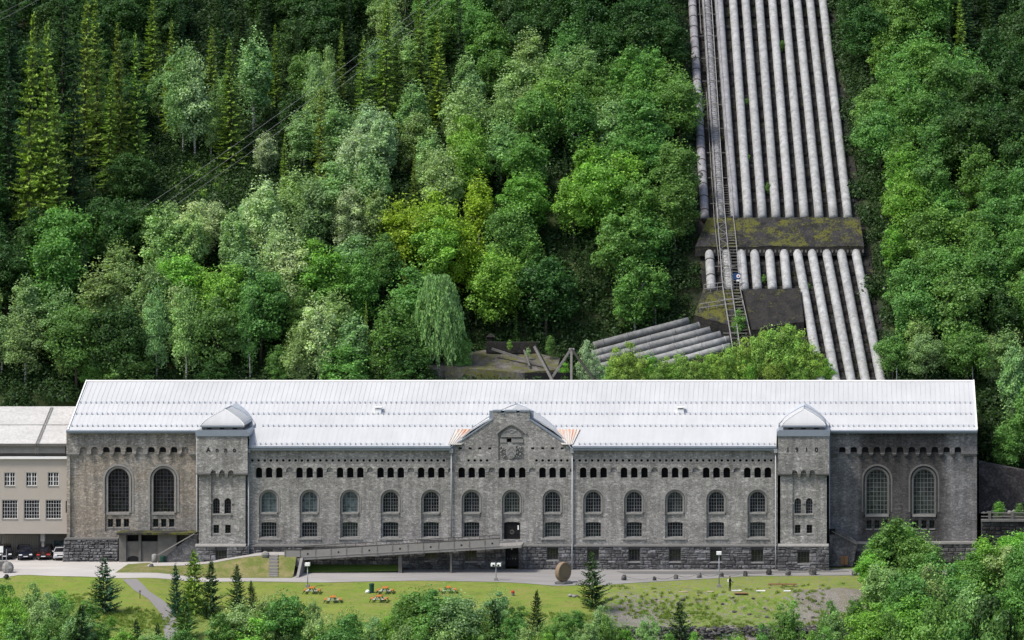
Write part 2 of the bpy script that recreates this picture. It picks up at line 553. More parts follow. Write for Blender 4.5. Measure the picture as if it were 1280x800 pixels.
def ground_mat():
    t = NT('meadow_and_gravel')
    p = t.pos()
    at = t.n("ShaderNodeAttribute"); at.attribute_name = 'gravel'
    gm = at.outputs['Fac']
    at2 = t.n("ShaderNodeAttribute"); at2.attribute_name = 'wild'
    n1 = t.noise(p, .25, 5, .6); n2 = t.noise(p, 1.7, 6, .7); n3 = t.noise(p, 9, 4, .7)
    lawn = t.mix(t.ramp(n1, [(.35, 0), (.65, 1)]), (.125, .20, .02), (.19, .235, .035))
    lawn = t.mix(t.ramp(t.noise(t.map(p, (.35, 1.6, 1)), .8, 5, .7), [(.45, 0), (.62, .8)]), lawn, (.22, .20, .06))
    lawn = t.mix(t.ramp(t.noise(p, .5, 5, .75), [(.5, 0), (.68, .7)]), lawn, (.07, .13, .016))
    wild = t.mix(t.ramp(n2, [(.35, 0), (.6, 1)]), (.07, .15, .02), (.20, .22, .05))
    c = t.mix(at2.outputs['Fac'], lawn, wild)
    grav = t.mix(t.ramp(n3, [(.35, 0), (.7, 1)]), (.11, .10, .085), (.29, .27, .24))
    grav = t.mix(t.ramp(t.noise(p, .6, 4), [(.45, 0), (.7, .6)]), grav, (.13, .12, .06))
    k = t.ramp(t.math('ADD', gm, t.math('MULTIPLY', t.math('SUBTRACT', n2, .5), 1.9)), [(.42, 0), (.56, 1)])
    c = t.mix(k, c, grav)
    c = t.mix(.75, c, t.ramp(n3, [(.3, .7), (.7, 1.3)]), 'MULTIPLY')
    t.col(c, .95); t.bump(t.mix(.5, n2, n3), .7, .25)
    return t.m
M['ground'] = ground_mat()

def lawn_mat():
    t = NT('mown_lawn')
    p = t.pos()
    n1 = t.noise(p, .4, 4); n3 = t.noise(p, 8, 4, .7)
    c = t.mix(n1, (.06, .15, .02), (.13, .19, .03))
    c = t.mix(.7, c, t.ramp(n3, [(.3, .7), (.7, 1.3)]), 'MULTIPLY')
    t.col(c, .95); t.bump(n3, .6, .1)
    return t.m
M['lawn'] = lawn_mat()

def bank_mat():
    t = NT('dry_grass_bank')
    p = t.pos()
    n1 = t.noise(p, .7, 4); n3 = t.noise(p, 6, 4, .7)
    c = t.mix(t.ramp(n1, [(.4, 0), (.62, 1)]), (.11, .135, .03), (.20, .175, .075))
    c = t.mix(.7, c, t.ramp(n3, [(.3, .65), (.7, 1.3)]), 'MULTIPLY')
    t.col(c, .95); t.bump(n3, .6, .12)
    return t.m
M['bank'] = bank_mat()

def road_mat():
    t = NT('pale_worn_road')
    p = t.pos()
    x, y, z = t.sep(p)
    n = t.noise(p, 6, 5, .7); n2 = t.noise(t.map(p, (.15, .5, 1)), 1.0, 4)
    k = t.n("ShaderNodeMapRange"); t.put(k.inputs[0], x); k.inputs[1].default_value = -48; k.inputs[2].default_value = -8
    base = t.mix(k.outputs[0], (.42, .40, .375), (.235, .228, .22))
    c = t.mix(.8, base, t.ramp(n2, [(.3, .82), (.7, 1.12)]), 'MULTIPLY')
    c = t.mix(.6, c, t.ramp(n, [(.3, .85), (.7, 1.12)]), 'MULTIPLY')
    t.col(c, .9); t.bump(n, .2, .02)
    return t.m
M['road'] = road_mat()

def forest_floor():
    t = NT('forest_floor')
    p = t.pos()
    at = t.n("ShaderNodeAttribute"); at.attribute_name = 'bare'
    n = t.noise(p, .8, 6, .7); n2 = t.noise(p, .15, 4)
    c = t.mix(t.ramp(n, [(.4, 0), (.6, 1)]), (.025, .04, .014), (.05, .075, .02))
    c = t.mix(t.ramp(n2, [(.55, 0), (.7, .6)]), c, (.06, .05, .035))
    rock = t.mix(t.ramp(n, [(.4, 0), (.7, 1)]), (.012, .012, .011), (.04, .036, .032))
    rock = t.mix(t.ramp(n2, [(.5, 0), (.6, .5)]), rock, (.02, .035, .01))
    c = t.mix(at.outputs['Fac'], c, rock)
    t.col(c, .98); t.bump(n, .8, .3)
    return t.m
M['floor'] = forest_floor()
M['leaf'] = foliage('broad_leaves')
M['needle'] = foliage('conifer_needles', .2, .12, .55)
M['tuft'] = foliage('grass_tufts', .2, .3, .4)
# ------------------------------------------------------------------ terrain, roads, paths
def axis(dense0, dense1, step, lo, hi):
    v = list(np.arange(dense0, dense1 + 1e-6, step))
    a = dense0; s = step
    while a > lo: s *= 1.5; a = max(lo, a - s); v.insert(0, a)
    a = dense1; s = step
    while a < hi: s *= 1.5; a = min(hi, a + s); v.append(a)
    return v

def grid_mesh(name, xs, ys, fz, mat, attrs=(), kind='structure'):
    nx, ny = len(xs), len(ys)
    vs = [(x, y, fz(x, y)) for y in ys for x in xs]
    fs = [(j * nx + i, j * nx + i + 1, (j + 1) * nx + i + 1, (j + 1) * nx + i) for j in range(ny - 1) for i in range(nx - 1)]
    m = bpy.data.meshes.new(name)
    m.from_pydata(vs, [], fs)
    m.materials.append(mat)
    m.polygons.foreach_set('use_smooth', [True] * len(m.polygons))
    for an, fn in attrs:
        a = m.attributes.new(an, 'FLOAT', 'POINT')
        a.data.foreach_set('value', [fn(x, y) for y in ys for x in xs])
    o = bpy.data.objects.new(name, m)
    COL.objects.link(o)
    return tag(o, kind=kind)

def gravel(x, y):
    a = smooth(31, 39, x) * smooth(-14, -17, y) * .9
    b = smooth(10, 16, x) * smooth(-27.5, -30, y) * .95
    c = .38 * smooth(8, 14, x)
    d = .5 * math.exp(-((x - 17) ** 2 + (y + 25) ** 2) / 14)
    return min(1, max(a, b, c + d))
def wildness(x, y):
    l = (1 - smooth(-50, -44, x)) * smooth(-17, -22, y)
    r = smooth(10, 15, x) * smooth(-19, -21, y)
    f = smooth(-26, -30, y)
    return min(1, max(l, r, f))

ground = grid_mesh('ground', axis(-66, 75, .9, -500, 500), axis(-60, 11, .8, -380, 24.3), gf, M['ground'],
                   (('gravel', gravel), ('wild', wildness), ('patch', lambda x, y: wildness(x, y) * smooth(-.1, .5, hnoise(x * 2.1 + 3, y * 2.6))), ('weeds', lambda x, y: smooth(-.4, .5, hnoise(x * 1.7, y * 2.2)) * max(gravel(x, y) * .5, wildness(x, y)) * smooth(9, 12, abs(y + 2)) if -66 < x < 62 and -45 < y < -12 else 0)))
def glade(x, y):
    if not 24.4 < y < 110 or x > 59: return 0.0
    px, py = proj(x, y, gh(x, y))
    return smooth(150, 175, px) * (1 - smooth(330, 350, px)) * smooth(188, 200, py) * (1 - smooth(262, 275, py)) * (1 if px < 330 else 0)
def hill_z(x, y): return gh(x, y)
hillside = grid_mesh('hillside', axis(-104, 58.9, 1.6, -500, 59.0), [24.2] + axis(24.3, 132, 1.6, 24.3, 398), hill_z, M['floor'],
                     (('bare', corridor), ('glade', lambda x, y: glade(x, y)), ('grow', lambda x, y: (1 - corridor(x, y)) if -102 < x < 59 and 23 < y < 125 else 0)))
hillside2 = grid_mesh('hillside', axis(59.0, 90, 1.4, 59.0, 500), axis(-1.2, 132, 1.6, -1.2, 398), hill_z, M['floor'],
                      (('bare', lambda x, y: 1 if y < 9 else 0), ('grow', lambda x, y: 1 if 60 < x < 90 and 9 < y < 125 else 0)))

def strip(name, back, front, mat, off=.03, nx=60, ny=8, kind='structure', zf=None):
    """sheet laid on the ground between two lines of points (x, y)"""
    def at(line, t):
        L = [0]
        for a, b in zip(line, line[1:]): L.append(L[-1] + math.dist(a, b))
        d = t * L[-1]
        for i in range(len(line) - 1):
            if d <= L[i + 1] + 1e-9:
                u = (d - L[i]) / max(1e-9, L[i + 1] - L[i])
                return (line[i][0] + (line[i + 1][0] - line[i][0]) * u, line[i][1] + (line[i + 1][1] - line[i][1]) * u)
        return line[-1]
    vs = []; fs = []
    for i in range(nx + 1):
        a = at(back, i / nx); b = at(front, i / nx)
        for j in range(ny + 1):
            x = a[0] + (b[0] - a[0]) * j / ny; y = a[1] + (b[1] - a[1]) * j / ny
            vs.append((x, y, (zf(x, y) if zf else gf(x, y)) + off))
    for i in range(nx):
        for j in range(ny):
            k = i * (ny + 1) + j
            fs.append((k, k + 1, k + ny + 2, k + ny + 1))
    m = bpy.data.meshes.new(name); m.from_pydata(vs, [], fs); m.materials.append(mat)
    m.polygons.foreach_set('use_smooth', [True] * len(m.polygons))
    o = bpy.data.objects.new(name, m); COL.objects.link(o)
    return tag(o, kind=kind)

def gxy(px, py):
    p = onground(px, py); return (p.x, p.y)
front = [(-120.0, -14.5)] + [gxy(*q) for q in ((0, 724), (28, 718.5), (60, 720), (119, 721.5), (150, 723), (219, 725), (312, 727), (400, 728.5), (528, 726), (632, 728), (665, 730), (695, 733), (724, 731.5), (757, 731.7), (816, 727.5), (879, 724), (934, 720.5), (1073, 719.5))] + [(62.0, -4.0)]
# resample both lines on shared x positions so that the sheet has no shear
xs_r = [-120 + i * 182 / 150 for i in range(151)]
def yat(line, x):
    for a, b in zip(line, line[1:]):
        if a[0] <= x <= b[0]: return a[1] + (b[1] - a[1]) * (x - a[0]) / max(1e-6, b[0] - a[0])
    return line[-1][1]
road = strip('road', [(x, 10.5 if x < -36 else .5) for x in xs_r], [(x, yat(front, x)) for x in xs_r], M['road'], .035, 150, 12)
strip('asphalt_patch', [gxy(770, 714.5), gxy(900, 714.5), gxy(1060, 713.5)], [gxy(780, 717.5), gxy(900, 718.5), gxy(1062, 715.2)], M['asphalt_dark'], .045, 40, 3)
fp = [(150, 705), (162, 724), (176, 738), (195, 750), (210, 768), (216, 800)]
fpc = [gxy(*q) for q in fp]
strip('footpath', [(x - .9, y) for x, y in fpc[1:]], [(x + .9, y) for x, y in fpc[1:]], M['path'], .05, 40, 4)

# grassy bank that carries the upper path to the foot of the ramp
def bank_h(x):
    return 2.0 * smooth(WX(195), WX(345), x)
def bank_z(x, y):
    h = bank_h(x)
    t = smooth(-3.6, -6.9, y)
    e = smooth(WX(162), WX(185), x)
    return gf(x, y) + (h * (1 - t) + .16 * smooth(-7.6, -6.2, y)) * e
bx = [WX(160) + i * (WX(377) - WX(160)) / 44 for i in range(45)]
bk = grid_mesh('embankment', bx, [-7.6 + .4 * i for i in range(20)], lambda x, y: bank_z(x, y) + .05, M['bank'])
strip('upper_path', [(x, -.2) for x in bx[6:]], [(x, -3.3) for x in bx[6:]], M['road'], .09, 40, 5, zf=bank_z)
strip('lawn', [(WX(377) + .4, -.3), (WX(502), -.3)], [(WX(377) + .4, -3.2), (WX(502), -2.6)], M['lawn'], .12, 20, 4, zf=lambda x, y: gf(x, y) + .55 * smooth(-3.2, -.4, y))

# ------------------------------------------------------------------ walls with real openings
def inside(x, y, poly):
    c = False; j = len(poly) - 1
    for i in range(len(poly)):
        xi, yi = poly[i]; xj, yj = poly[j]
        if (yi > y) != (yj > y) and x < (xj - xi) * (y - yi) / (yj - yi) + xi: c = not c
        j = i
    return c

def arch(cx, w, yt, yb, Y=0.0, n=12, rise=None):
    """opening outline in world (x, z) from photo pixels; rise = height of the arc (default: half circle)"""
    h = w / 2
    r = h if rise is None else rise
    pts = [(cx - h, yb), (cx + h, yb)]
    for i in range(n + 1):
        a = math.pi * i / n
        pts.append((cx + h * math.cos(a), yt + r - r * math.sin(a)))
    out = [W(p[0], p[1], Y) for p in pts]
    return out
def rect(x0, x1, y0, y1, Y=0.0):
    return [W(x0, y1, Y), W(x1, y1, Y), W(x1, y0, Y), W(x0, y0, Y)]
def circ(cx, cy, r, Y=0.0, n=8):
    return [W(cx + r * math.cos(6.2832 * i / n), cy + r * math.sin(6.2832 * i / n), Y) for i in range(n)]

def wall(name, outer, holes, Y, mat, parent, thick=.5, hdepth=.5):
    """holes: list of (outline, depth) or outline"""
    hs = [(h, hdepth) if isinstance(h[0][0], (int, float)) else h for h in holes]
    pts = []; edges = []
    def addpoly(p):
        b = len(pts)
        pts.extend(Vector(q) for q in p)
        edges.extend((b + i, b + (i + 1) % len(p)) for i in range(len(p)))
    addpoly(outer)
    for h, d in hs: addpoly(h)
    v2, e2, f2, *_ = delaunay_2d_cdt(pts, edges, [], 0, 1e-5)
    boxes = [(min(p[0] for p in h), max(p[0] for p in h), min(p[1] for p in h), max(p[1] for p in h), h) for h, d in hs]
    mb = MB()
    keep = []
    for f in f2:
        cx = sum(v2[i].x for i in f) / len(f); cz = sum(v2[i].y for i in f) / len(f)
        if not inside(cx, cz, outer): continue
        if any(a <= cx <= b and c <= cz <= d and inside(cx, cz, h) for a, b, c, d, h in boxes): continue
        keep.append(tuple(f))
    mb.add([(v.x, Y, v.y) for v in v2], keep)
    for poly, d in [(outer, thick)] + hs:
        n = len(poly)
        if d > 0:
            mb.add([(x, Y, z) for x, z in poly] + [(x, Y + d, z) for x, z in poly], [(i, (i + 1) % n, (i + 1) % n + n, i + n) for i in range(n)])
    return mb.build(name, mat, parent)

def band(name, inner, outer, Y0, Y1, mat, parent):
    """ring between two outlines with the same number of points, standing from Y0 (front) to Y1"""
    n = len(inner)
    mb = MB()
    vs = [(x, Y0, z) for x, z in outer] + [(x, Y0, z) for x, z in inner] + [(x, Y1, z) for x, z in outer] + [(x, Y1, z) for x, z in inner]
    fs = []
    for i in range(n):
        j = (i + 1) % n
        if i == 0: continue      # open at the sill
        fs += [(i, j, j + n, i + n), (i, i + 2 * n, j + 2 * n, j), (i + n, j + n, j + 3 * n, i + 3 * n)]
    mb.add(vs, fs)
    return mb.build(name, mat, parent)

def window(parent, cx, w, yt, yb, Y, cols, rows, rise=None, fm='frame', gm='glass', sill=None, bar=.055, thick_mid=False, rect_top=False, glass_low=None):
    """part 'window' (frame and glazing bars) > glass, sill"""
    r = 0 if rect_top else (w / 2 if rise is None else rise)
    (x0, zb), (x1, _), zt = W(cx - w / 2, yb, Y), W(cx + w / 2, yb, Y), WZ(yt, Y)
    rr = r / 10 * (430 + Y) / 430
    hw = (x1 - x0) / 2; xc = (x0 + x1) / 2
    def top(x):
        u = min(1, abs(x - xc) / hw)
        return zt - rr + rr * math.sqrt(max(0, 1 - u * u))
    mb = MB()
    fr = .07
    n = 10 if r else 1
    # outer frame
    o = [(x0, zb), (x1, zb)] + [(xc + hw * math.cos(math.pi * i / n), zt - rr + rr * math.sin(math.pi * i / n)) for i in range(n + 1)]
    if r == 0: o = [(x0, zb), (x1, zb), (x1, zt), (x0, zt)]
    cen = (xc, (zb + zt) / 2)
    inn = [(xc + (x - xc) * (1 - fr / hw), cen[1] + (z - cen[1]) * (1 - fr / ((zt - zb) / 2))) for x, z in o]
    m = len(o)
    mb.add([(x, Y, z) for x, z in o] + [(x, Y, z) for x, z in inn] + [(x, Y + .07, z) for x, z in inn],
           [(i, (i + 1) % m, (i + 1) % m + m, i + m) for i in range(m)] + [(i + m, (i + 1) % m + m, (i + 1) % m + 2 * m, i + 2 * m) for i in range(m)])
    for c in range(1, cols):
        x = x0 + (x1 - x0) * c / cols
        b = bar * (1.9 if thick_mid and c * 2 == cols else 1)
        mb.box(x - b / 2, x + b / 2, Y + .01, Y + .06, zb + .04, top(x) - .03)
    for k in range(1, rows):
        z = zb + (zt - zb) * k / rows
        if z > zt - rr:
            u = math.sqrt(max(0, 1 - ((z - (zt - rr)) / max(rr, 1e-6)) ** 2)) * hw
        else: u = hw
        b = bar * (1.7 if thick_mid and k == rows - 2 else .9)
        mb.box(xc - u + .03, xc + u - .03, Y + .015, Y + .055, z - b / 2, z + b / 2)
    wd = mb.build('window', M[fm], parent)
    g = MB(); g.add([(x, Y + .04, z) for x, z in o], [tuple(range(len(o)))])
    g.build('glass', M[gm], wd)
    if sill:
        s = MB(); sw, sh, sy = sill
        s.box(xc - hw - sw, xc + hw + sw, sy, Y + .02, zb - sh, zb - .003)
        s.build('sill', M['dressed'], wd)
    return wd

ROOT = empty('power_station', (0.0, 6.0, 0.0), label='long grey stone power station with white sheet roof, arched windows and two towers', cat='power station')

# ------------------------------------------------------------------ main front
WINX = [336.3, 387, 437.7, 488.3, 539, 589.6, 640, 690.8, 741.7, 792.8, 843.9, 895.6, 947]
XL, XR = WX(309), WX(972)
gable_pts = [W(714, 559.8), W(662, 524.6), W(662, 513.8), W(649.5, 513.8), W(649.5, 516.8), W(645.5, 516.8), W(645.5, 513.8), W(630.5, 513.8), W(630.5, 516.8), W(626.5, 516.8), W(626.5, 513.8), W(616, 513.8), W(616, 524.6), W(564.5, 559.8)]
outer = [W(309, 683), W(972, 683), W(972, 560.4)] + [(x, z) for x, z in [W(716.5, 560.4)]] + gable_pts + [W(562, 560.4)] + [W(309, 560.4)]
holes = []
galleries = []
for i, cx in enumerate(WINX):
    holes.append((arch(cx, 25.0, 612.0, 674.3, 0, 14), .28))
    if i < 12:
        pitch = (WINX[i + 1] - cx) / 4
    offs = (-pitch, 0, pitch)
    for o in offs:
        galleries.append(cx + o)
        holes.append((arch(cx + o, 8.2, 584.2, 597.4, 0, 6, 3.2), .55))
    if i < 12:
        holes.append((arch(cx + 2 * pitch, 8.0, 584.2, 590.5, 0, 6, 3.6), .22))
x = 315.5
for i in range(12):
    c_n = (WINX[i] + WINX[i + 1]) / 2
    MB().box(WX(c_n - 5), WX(c_n + 5), .2, .26, WZ(591.5), WZ(583)).build('blind_niche', M['stone'], ROOT)
round_holes = []
while x < 968:
    if not (560 < x < 582 or 613.5 < x < 664 or 558 < x < 569): round_holes.append(x)
    x += 7.72
for hx in round_holes: holes.append((circ(hx, 575.6, 1.75), .3))
for hx in (575.5, 587.8, 599.8, 612.2, 665.8, 678.4, 690.7, 702.7): holes.append((rect(hx - 1.9, hx + 1.9, 559.2, 561.7), .35))
crest_hole = [W(623, 575), W(655.5, 575)] + [W(655.5, 543), W(655.5, 541), W(650, 537), W(643.5, 533.4), W(639.3, 532.3), W(635, 533.4), W(628.5, 537), W(623, 541)]
holes.append((crest_hole, .3))
wall('front_wall', outer, holes, 0.0, M['stone'], ROOT, .9, .5)
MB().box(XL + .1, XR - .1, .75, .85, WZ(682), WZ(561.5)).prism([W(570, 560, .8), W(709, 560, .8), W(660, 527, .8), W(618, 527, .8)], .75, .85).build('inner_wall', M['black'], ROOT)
# lower edge stones, corbels and string courses
mb = MB()
for i in range(len(galleries) * 0 + 1): pass
allop = sorted(galleries + [(WINX[i] + WINX[i + 1]) / 2 for i in range(12)])
for a, b in zip(allop, allop[1:]):
    mb.box(WX(a + 4.4), WX(b - 4.4), -.07, .02, WZ(590.1), WZ(589.0))
    mb.box(WX(a + 4.7), WX(b - 4.7), -.045, .02, WZ(592.3), WZ(591.5))
tag(mb.build('string_course', M['dressed'], ROOT), kind='stuff')
mb = MB()
for a in sorted(galleries):
    o2 = arch(a, 10.4, 583.2, 588.0, 0, 6, 4.2)[2:]; i2 = arch(a, 8.3, 584.1, 588.0, 0, 6, 3.2)[2:]
    n = len(o2)
    mb.add([(x, -.035, z) for x, z in o2] + [(x, -.035, z) for x, z in i2] + [(x, .02, z) for x, z in o2] + [(x, .02, z) for x, z in i2],
           sum([[(k, k + 1, k + 1 + n, k + n), (k, k + 2 * n, k + 1 + 2 * n, k + 1)] for k in range(n - 1)], []))
tag(mb.build('gallery_arch', M['dressed'], ROOT), kind='stuff')
hb = MB()
for hx in round_holes:
    s = 3.0; c = circ(hx, 575.6, 1.77)
    sq = [W(hx + s * a, 575.6 + s * b) for a, b in ((1, 0), (1, 1), (0, 1), (-1, 1), (-1, 0), (-1, -1), (0, -1), (1, -1))]
    hb.add([(x, -.03, z) for x, z in sq] + [(x, -.03, z) for x, z in c] + [(x, .01, z) for x, z in sq] + [(x, .1, z) for x, z in c],
           sum([[(k, (k + 1) % 8, (k + 1) % 8 + 8, k + 8), (k, k + 16, (k + 1) % 8 + 16, (k + 1) % 8), (k + 8, (k + 1) % 8 + 8, (k + 1) % 8 + 24, k + 24)] for k in range(8)], []))
hbo = tag(hb.build('pierced_stone', M['dressed'], ROOT), kind='stuff')
# window bays
teal = {0: 'glass_teal', 1: 'glass_teal', 2: 'glass_teal'}
for i, cx in enumerate(WINX):
    Yb = .28
    op = [(arch(cx, 19.4, 614.6, 640.2, Yb, 12), .32)]
    if i == 6: op.append((arch(cx, 20.2, 652.3, 674.35, Yb, 6, 1.6), .32))
    else: op.append((arch(cx, 19.4, 652.4, 671.0, Yb, 6, 1.5), .32))
    wall('window_bay', arch(cx, 25.4, 611.6, 674.5, Yb, 14), op, Yb, M['stone'], ROOT, .02, .32)
    # dressed rim round the upper arch and the slim rim of the bay
    band('window_arch', arch(cx, 19.6, 614.4, 641, 0, 12), arch(cx, 23.2, 612.6, 641, 0, 12), .17, .29, M['dressed'], ROOT)
    band('bay_arch', arch(cx, 25.2, 611.9, 640, 0, 12), arch(cx, 28.0, 610.4, 640, 0, 12), -.04, .02, M['dressed'], ROOT)
    g = teal.get(i, ('glass', 'glass', 'glass_pale', 'glass')[(i * 7) % 4])
    window(ROOT, cx, 19.6, 614.5, 640.2, .52, 6 if i > 2 else 4, 6, None, 'frame', g, (.08, .22, .12), .04, True)
    if i != 6:
        window(ROOT, cx, 19.6, 652.4, 671.0, .52, 6, 4, 1.5, 'frame', 'glass_pale' if i in (2, 7, 12) else 'glass', (.12, .22, .10), .04)
        MB().box(WX(cx - 14.6), WX(cx + 14.6), -.14, .30, WZ(674.6), WZ(672.9)).build('sill_course', M['dressed'], ROOT)
# entrance: black double door with a round emblem, lit lamp plate beside it
d = MB()
x0, x1 = WX(630.2, .5), WX(650, .5); zb, zt = WZ(676.3, .5), WZ(652.6, .5)
d.box(x0, x1, .5, .6, zb, zt)
for k in range(2):
    a = x0 + .08 + k * (x1 - x0) / 2; b = a + (x1 - x0) / 2 - .16
    for q in range(3): d.box(a + .05, b - .05, .47, .5, zb + .1 + q * .74, zb + .72 + q * .74)
door = d.build('door', M['black'], ROOT)
em = MB(); c = ((x0 + x1) / 2, (zb + zt) / 2 - .05)
ring = [(c[0] + .24 * math.cos(6.2832 * k / 20), .45, c[1] + .24 * math.sin(6.2832 * k / 20)) for k in range(21)]
em.tube(ring, .025, 6, False); em.box(c[0] - .02, c[0] + .02, .44, .47, c[1] - .3, c[1] + .3)
em.build('emblem', M['steel_old'], door)
MB().box(x1 - .3, x1 - .14, .42, .47, zt - .95, zt - .4).build('notice', M['lamp'], door)
# lower door under the landing
d = MB(); a, b = WX(631.8, .1), WX(648, .1)
d.box(a, b, .25, .35, WZ(708.5), WZ(684.5))
for k in range(5): d.box(a + .12 + k * .31, a + .34 + k * .31, .21, .25, WZ(707.8), WZ(697))
ld = d.build('door', M['black'], ROOT)
MB().box(a + .7, a + .86, .12, .25, WZ(687), WZ(685.6)).build('lamp', M['lamp'], ld)
k_ = MB()
for k in range(4): k_.box(a + .22 + k * .33, a + .28 + k * .33, .19, .21, WZ(699.4), WZ(697.8))
tag(k_.build('peep_slot', M['frame'], ld), kind='stuff')

# carved arms in the gable
wall('crest_field', [W(622.8, 575.2), W(655.7, 575.2), W(655.7, 541), W(650, 536.6), W(643.5, 533), W(639.3, 532), W(635, 533), W(628.5, 536.6), W(622.8, 541)],
     [(rect(633.6, 639, 547.8, 552.8, .15), .5)], .15, M['stone'], ROOT, .02)
cm = MB()
cm.prism([W(627, 544.2), W(651.5, 544.2), W(651.5, 542.5), W(648, 539.2), W(643, 536), W(639.3, 535), W(635.6, 536), W(630.5, 539.2), W(627, 542.5)], .02, .14)
cm.box(WX(626.5), WX(652), -.08, .14, WZ(546.2), WZ(544.5))
for a, b in ((625.0, 633.2), (639.5, 654.0)): cm.box(WX(a), WX(b), .03, .14, WZ(553.2), WZ(548.5))
hood = [(x, z) for x, z in [W(620.5, 542), W(625, 538), W(631, 533.6), W(636, 531), W(639.3, 530.2), W(642.6, 531), W(647.6, 533.6), W(653.6, 538), W(658, 542)]]
for p, q in zip(hood, hood[1:]): cm.beam((p[0], -.06, p[1]), (q[0], -.06, q[1]), .22, .2)
cm.build('tympanum', M['crest'], ROOT)
sh = MB()
sp = [W(632.2, 556.6), W(645.2, 556.6), W(645.2, 567), W(643.6, 570.2), W(641, 572.6), W(638.8, 573.4), W(636.4, 572.6), W(633.8, 570.2), W(632.2, 567)]
sh.prism(sp[::-1], -.10, .14)
cz = MB(); 
shield = sh.build('shield', M['crest'], ROOT)
for sx in (-1, 1):
    for k in range(7):
        h_ = .35 + .1 * (k % 3); xx = WX(638.8) + sx * (.09 + .16 * (k % 3)); zz = WZ(558.5 + 1.9 * k)
        cz.box(xx - .05, xx + .05, -.15, -.09, zz - .09, zz + .07)
tag(cz.build('charge', M['crest'], shield), kind='stuff')
sc2 = MB()
for sx in (-1, 1):
    for k in range(11):
        a = k * 1.7
        cx_ = WX(638.8) + sx * (1.0 + .28 * math.cos(a)); cz_ = WZ(559 + 1.25 * k)
        sc2.tube([(cx_ - .14, .1, cz_), (cx_, -.05 - .03 * (k % 2), cz_ + .05), (cx_ + .14, .1, cz_ - .03)], [.05, .1, .05], 6)
tag(sc2.build('scrollwork', M['crest'], ROOT), kind='stuff')
rose = MB()
rose.tube([(WX(639.3) + .26 * math.cos(6.2832 * k / 14), 0, WZ(539.2) + .2 * math.sin(6.2832 * k / 14)) for k in range(15)], .045, 6, False)
for sx in (-1, 1): rose.tube([(WX(639.3) + sx * .32, 0, WZ(539.4)), (WX(639.3) + sx * .6, -.02, WZ(538.3)), (WX(639.3) + sx * .85, 0, WZ(541.8))], [.06, .05, .02], 6)
rose.build('rosette', M['crest'], ROOT)
# coping on the gable
cp = MB()
line = [W(562.5, 560.2), W(616.2, 523.8), W(616.2, 513.6), W(626.6, 513.6), W(626.6, 516.9), W(630.4, 516.9), W(630.4, 513.6), W(645.6, 513.6), W(645.6, 516.9), W(649.4, 516.9), W(649.4, 513.6), W(661.8, 513.6), W(661.8, 523.8), W(716, 560.2)]
for p, q in zip(line, line[1:]): cp.beam((p[0], .42, p[1]), (q[0], .42, q[1]), 1.02 if abs(p[0] - q[0]) > .01 else .98, .16)
cp.build('coping', M['gutter'], ROOT)

# ------------------------------------------------------------------ roofs
ridgeY, ridgeZ = 14.0, WZ(476, 14.0)
eaveY, eaveZ = 3.2, WZ(537.6, 3.2)
slope = (ridgeZ - eaveZ) / (ridgeY - eaveY)
rL, rR = WX(85, 3.2), WX(1221.3, 3.2)
mb = MB()
prof = [(eaveY, eaveZ), (ridgeY, ridgeZ), (2 * ridgeY - eaveY, eaveZ), (2 * ridgeY - eaveY, eaveZ - .22), (ridgeY, ridgeZ - .22), (eaveY, eaveZ - .22)]
mb.prismx(prof, rL, rR)
roof = mb.build('roof', M['roof'], ROOT)
# standing seams, joined: half a metre apart
mb = MB()
x = rL + .3
while x < rR - .2:
    mb.beam((x, eaveY + .02, eaveZ + .004), (x, ridgeY - .1, ridgeZ + .004), .02, .014)
    x += .62
tag(mb.build('standing_seam', M['roof'], roof), kind='stuff')
mb = MB(); mb.prismx([(ridgeY - .25, ridgeZ - .05), (ridgeY, ridgeZ + .1), (ridgeY + .25, ridgeZ - .05)], rL - .03, rR + .03); mb.build('ridge_cap', M['white'], roof)
for xx in (rL - .06, rR - .04):
    mb = MB(); mb.beam((xx + .05, eaveY - .03, eaveZ + .02), (xx + .05, ridgeY, ridgeZ + .06), .14, .2); mb.build('verge_board', M['white'], roof)
lx0, lx1 = WX(310.5, 0), WX(970.5, 0)
lowY, lowZ = -.45, WZ(557.2, -.45)
topY = 3.35; topZ = WZ(535.4, topY)
lsl = (topZ - lowZ) / (topY - lowY)
gx0, gx1 = WX(563.5), WX(715.5)
mb = MB()
for xa_, xb_, y_ in ((lx0, gx0, lowY), (gx0, gx1, .93), (gx1, lx1, lowY)):
    z_ = lowZ + lsl * (y_ - lowY); mb.prismx([(y_, z_), (topY, topZ), (topY, topZ - .25), (y_, z_ - .12)], xa_, xb_)
lroof = mb.build('lower_roof', M['roof'], ROOT)
mb = MB(); x = lx0 + .3
while x < lx1 - .2:
    y_ = lowY + .02 if not gx0 < x < gx1 else .97
    mb.beam((x, y_, lowZ + .004 + lsl * (y_ - lowY)), (x, topY, topZ + .004), .02, .014); x += .62
tag(mb.build('standing_seam', M['roof'], lroof), kind='stuff')
def rail(y, parent, xa, xb, zf, step=.66):
    mb = MB()
    z = zf(y)
    mb.tube([(xa, y, z + .2), (xb, y, z + .2)], .018, 5)
    x = xa
    while x < xb:
        mb.box(x - .04, x + .04, y - .09, y + .12, z - .02, z + .26); x += step
    return mb.build('snow_guard', M['guard'], parent)
mz = lambda y: eaveZ + slope * (y - eaveY)
for yy in (9.0, 6.55): rail(yy, roof, rL + .3, rR - .3, mz)
rail(3.95, roof, rL + .3, WX(252), mz); rail(3.95, roof, WX(1034), rR - .3, mz)
rail(3.95, roof, WX(322), WX(966), mz)
rail(lowY + .25, lroof, lx0 + .2, WX(556), lambda y: lowZ + .1); rail(lowY + .25, lroof, WX(724), lx1 - .2, lambda y: lowZ + .1)
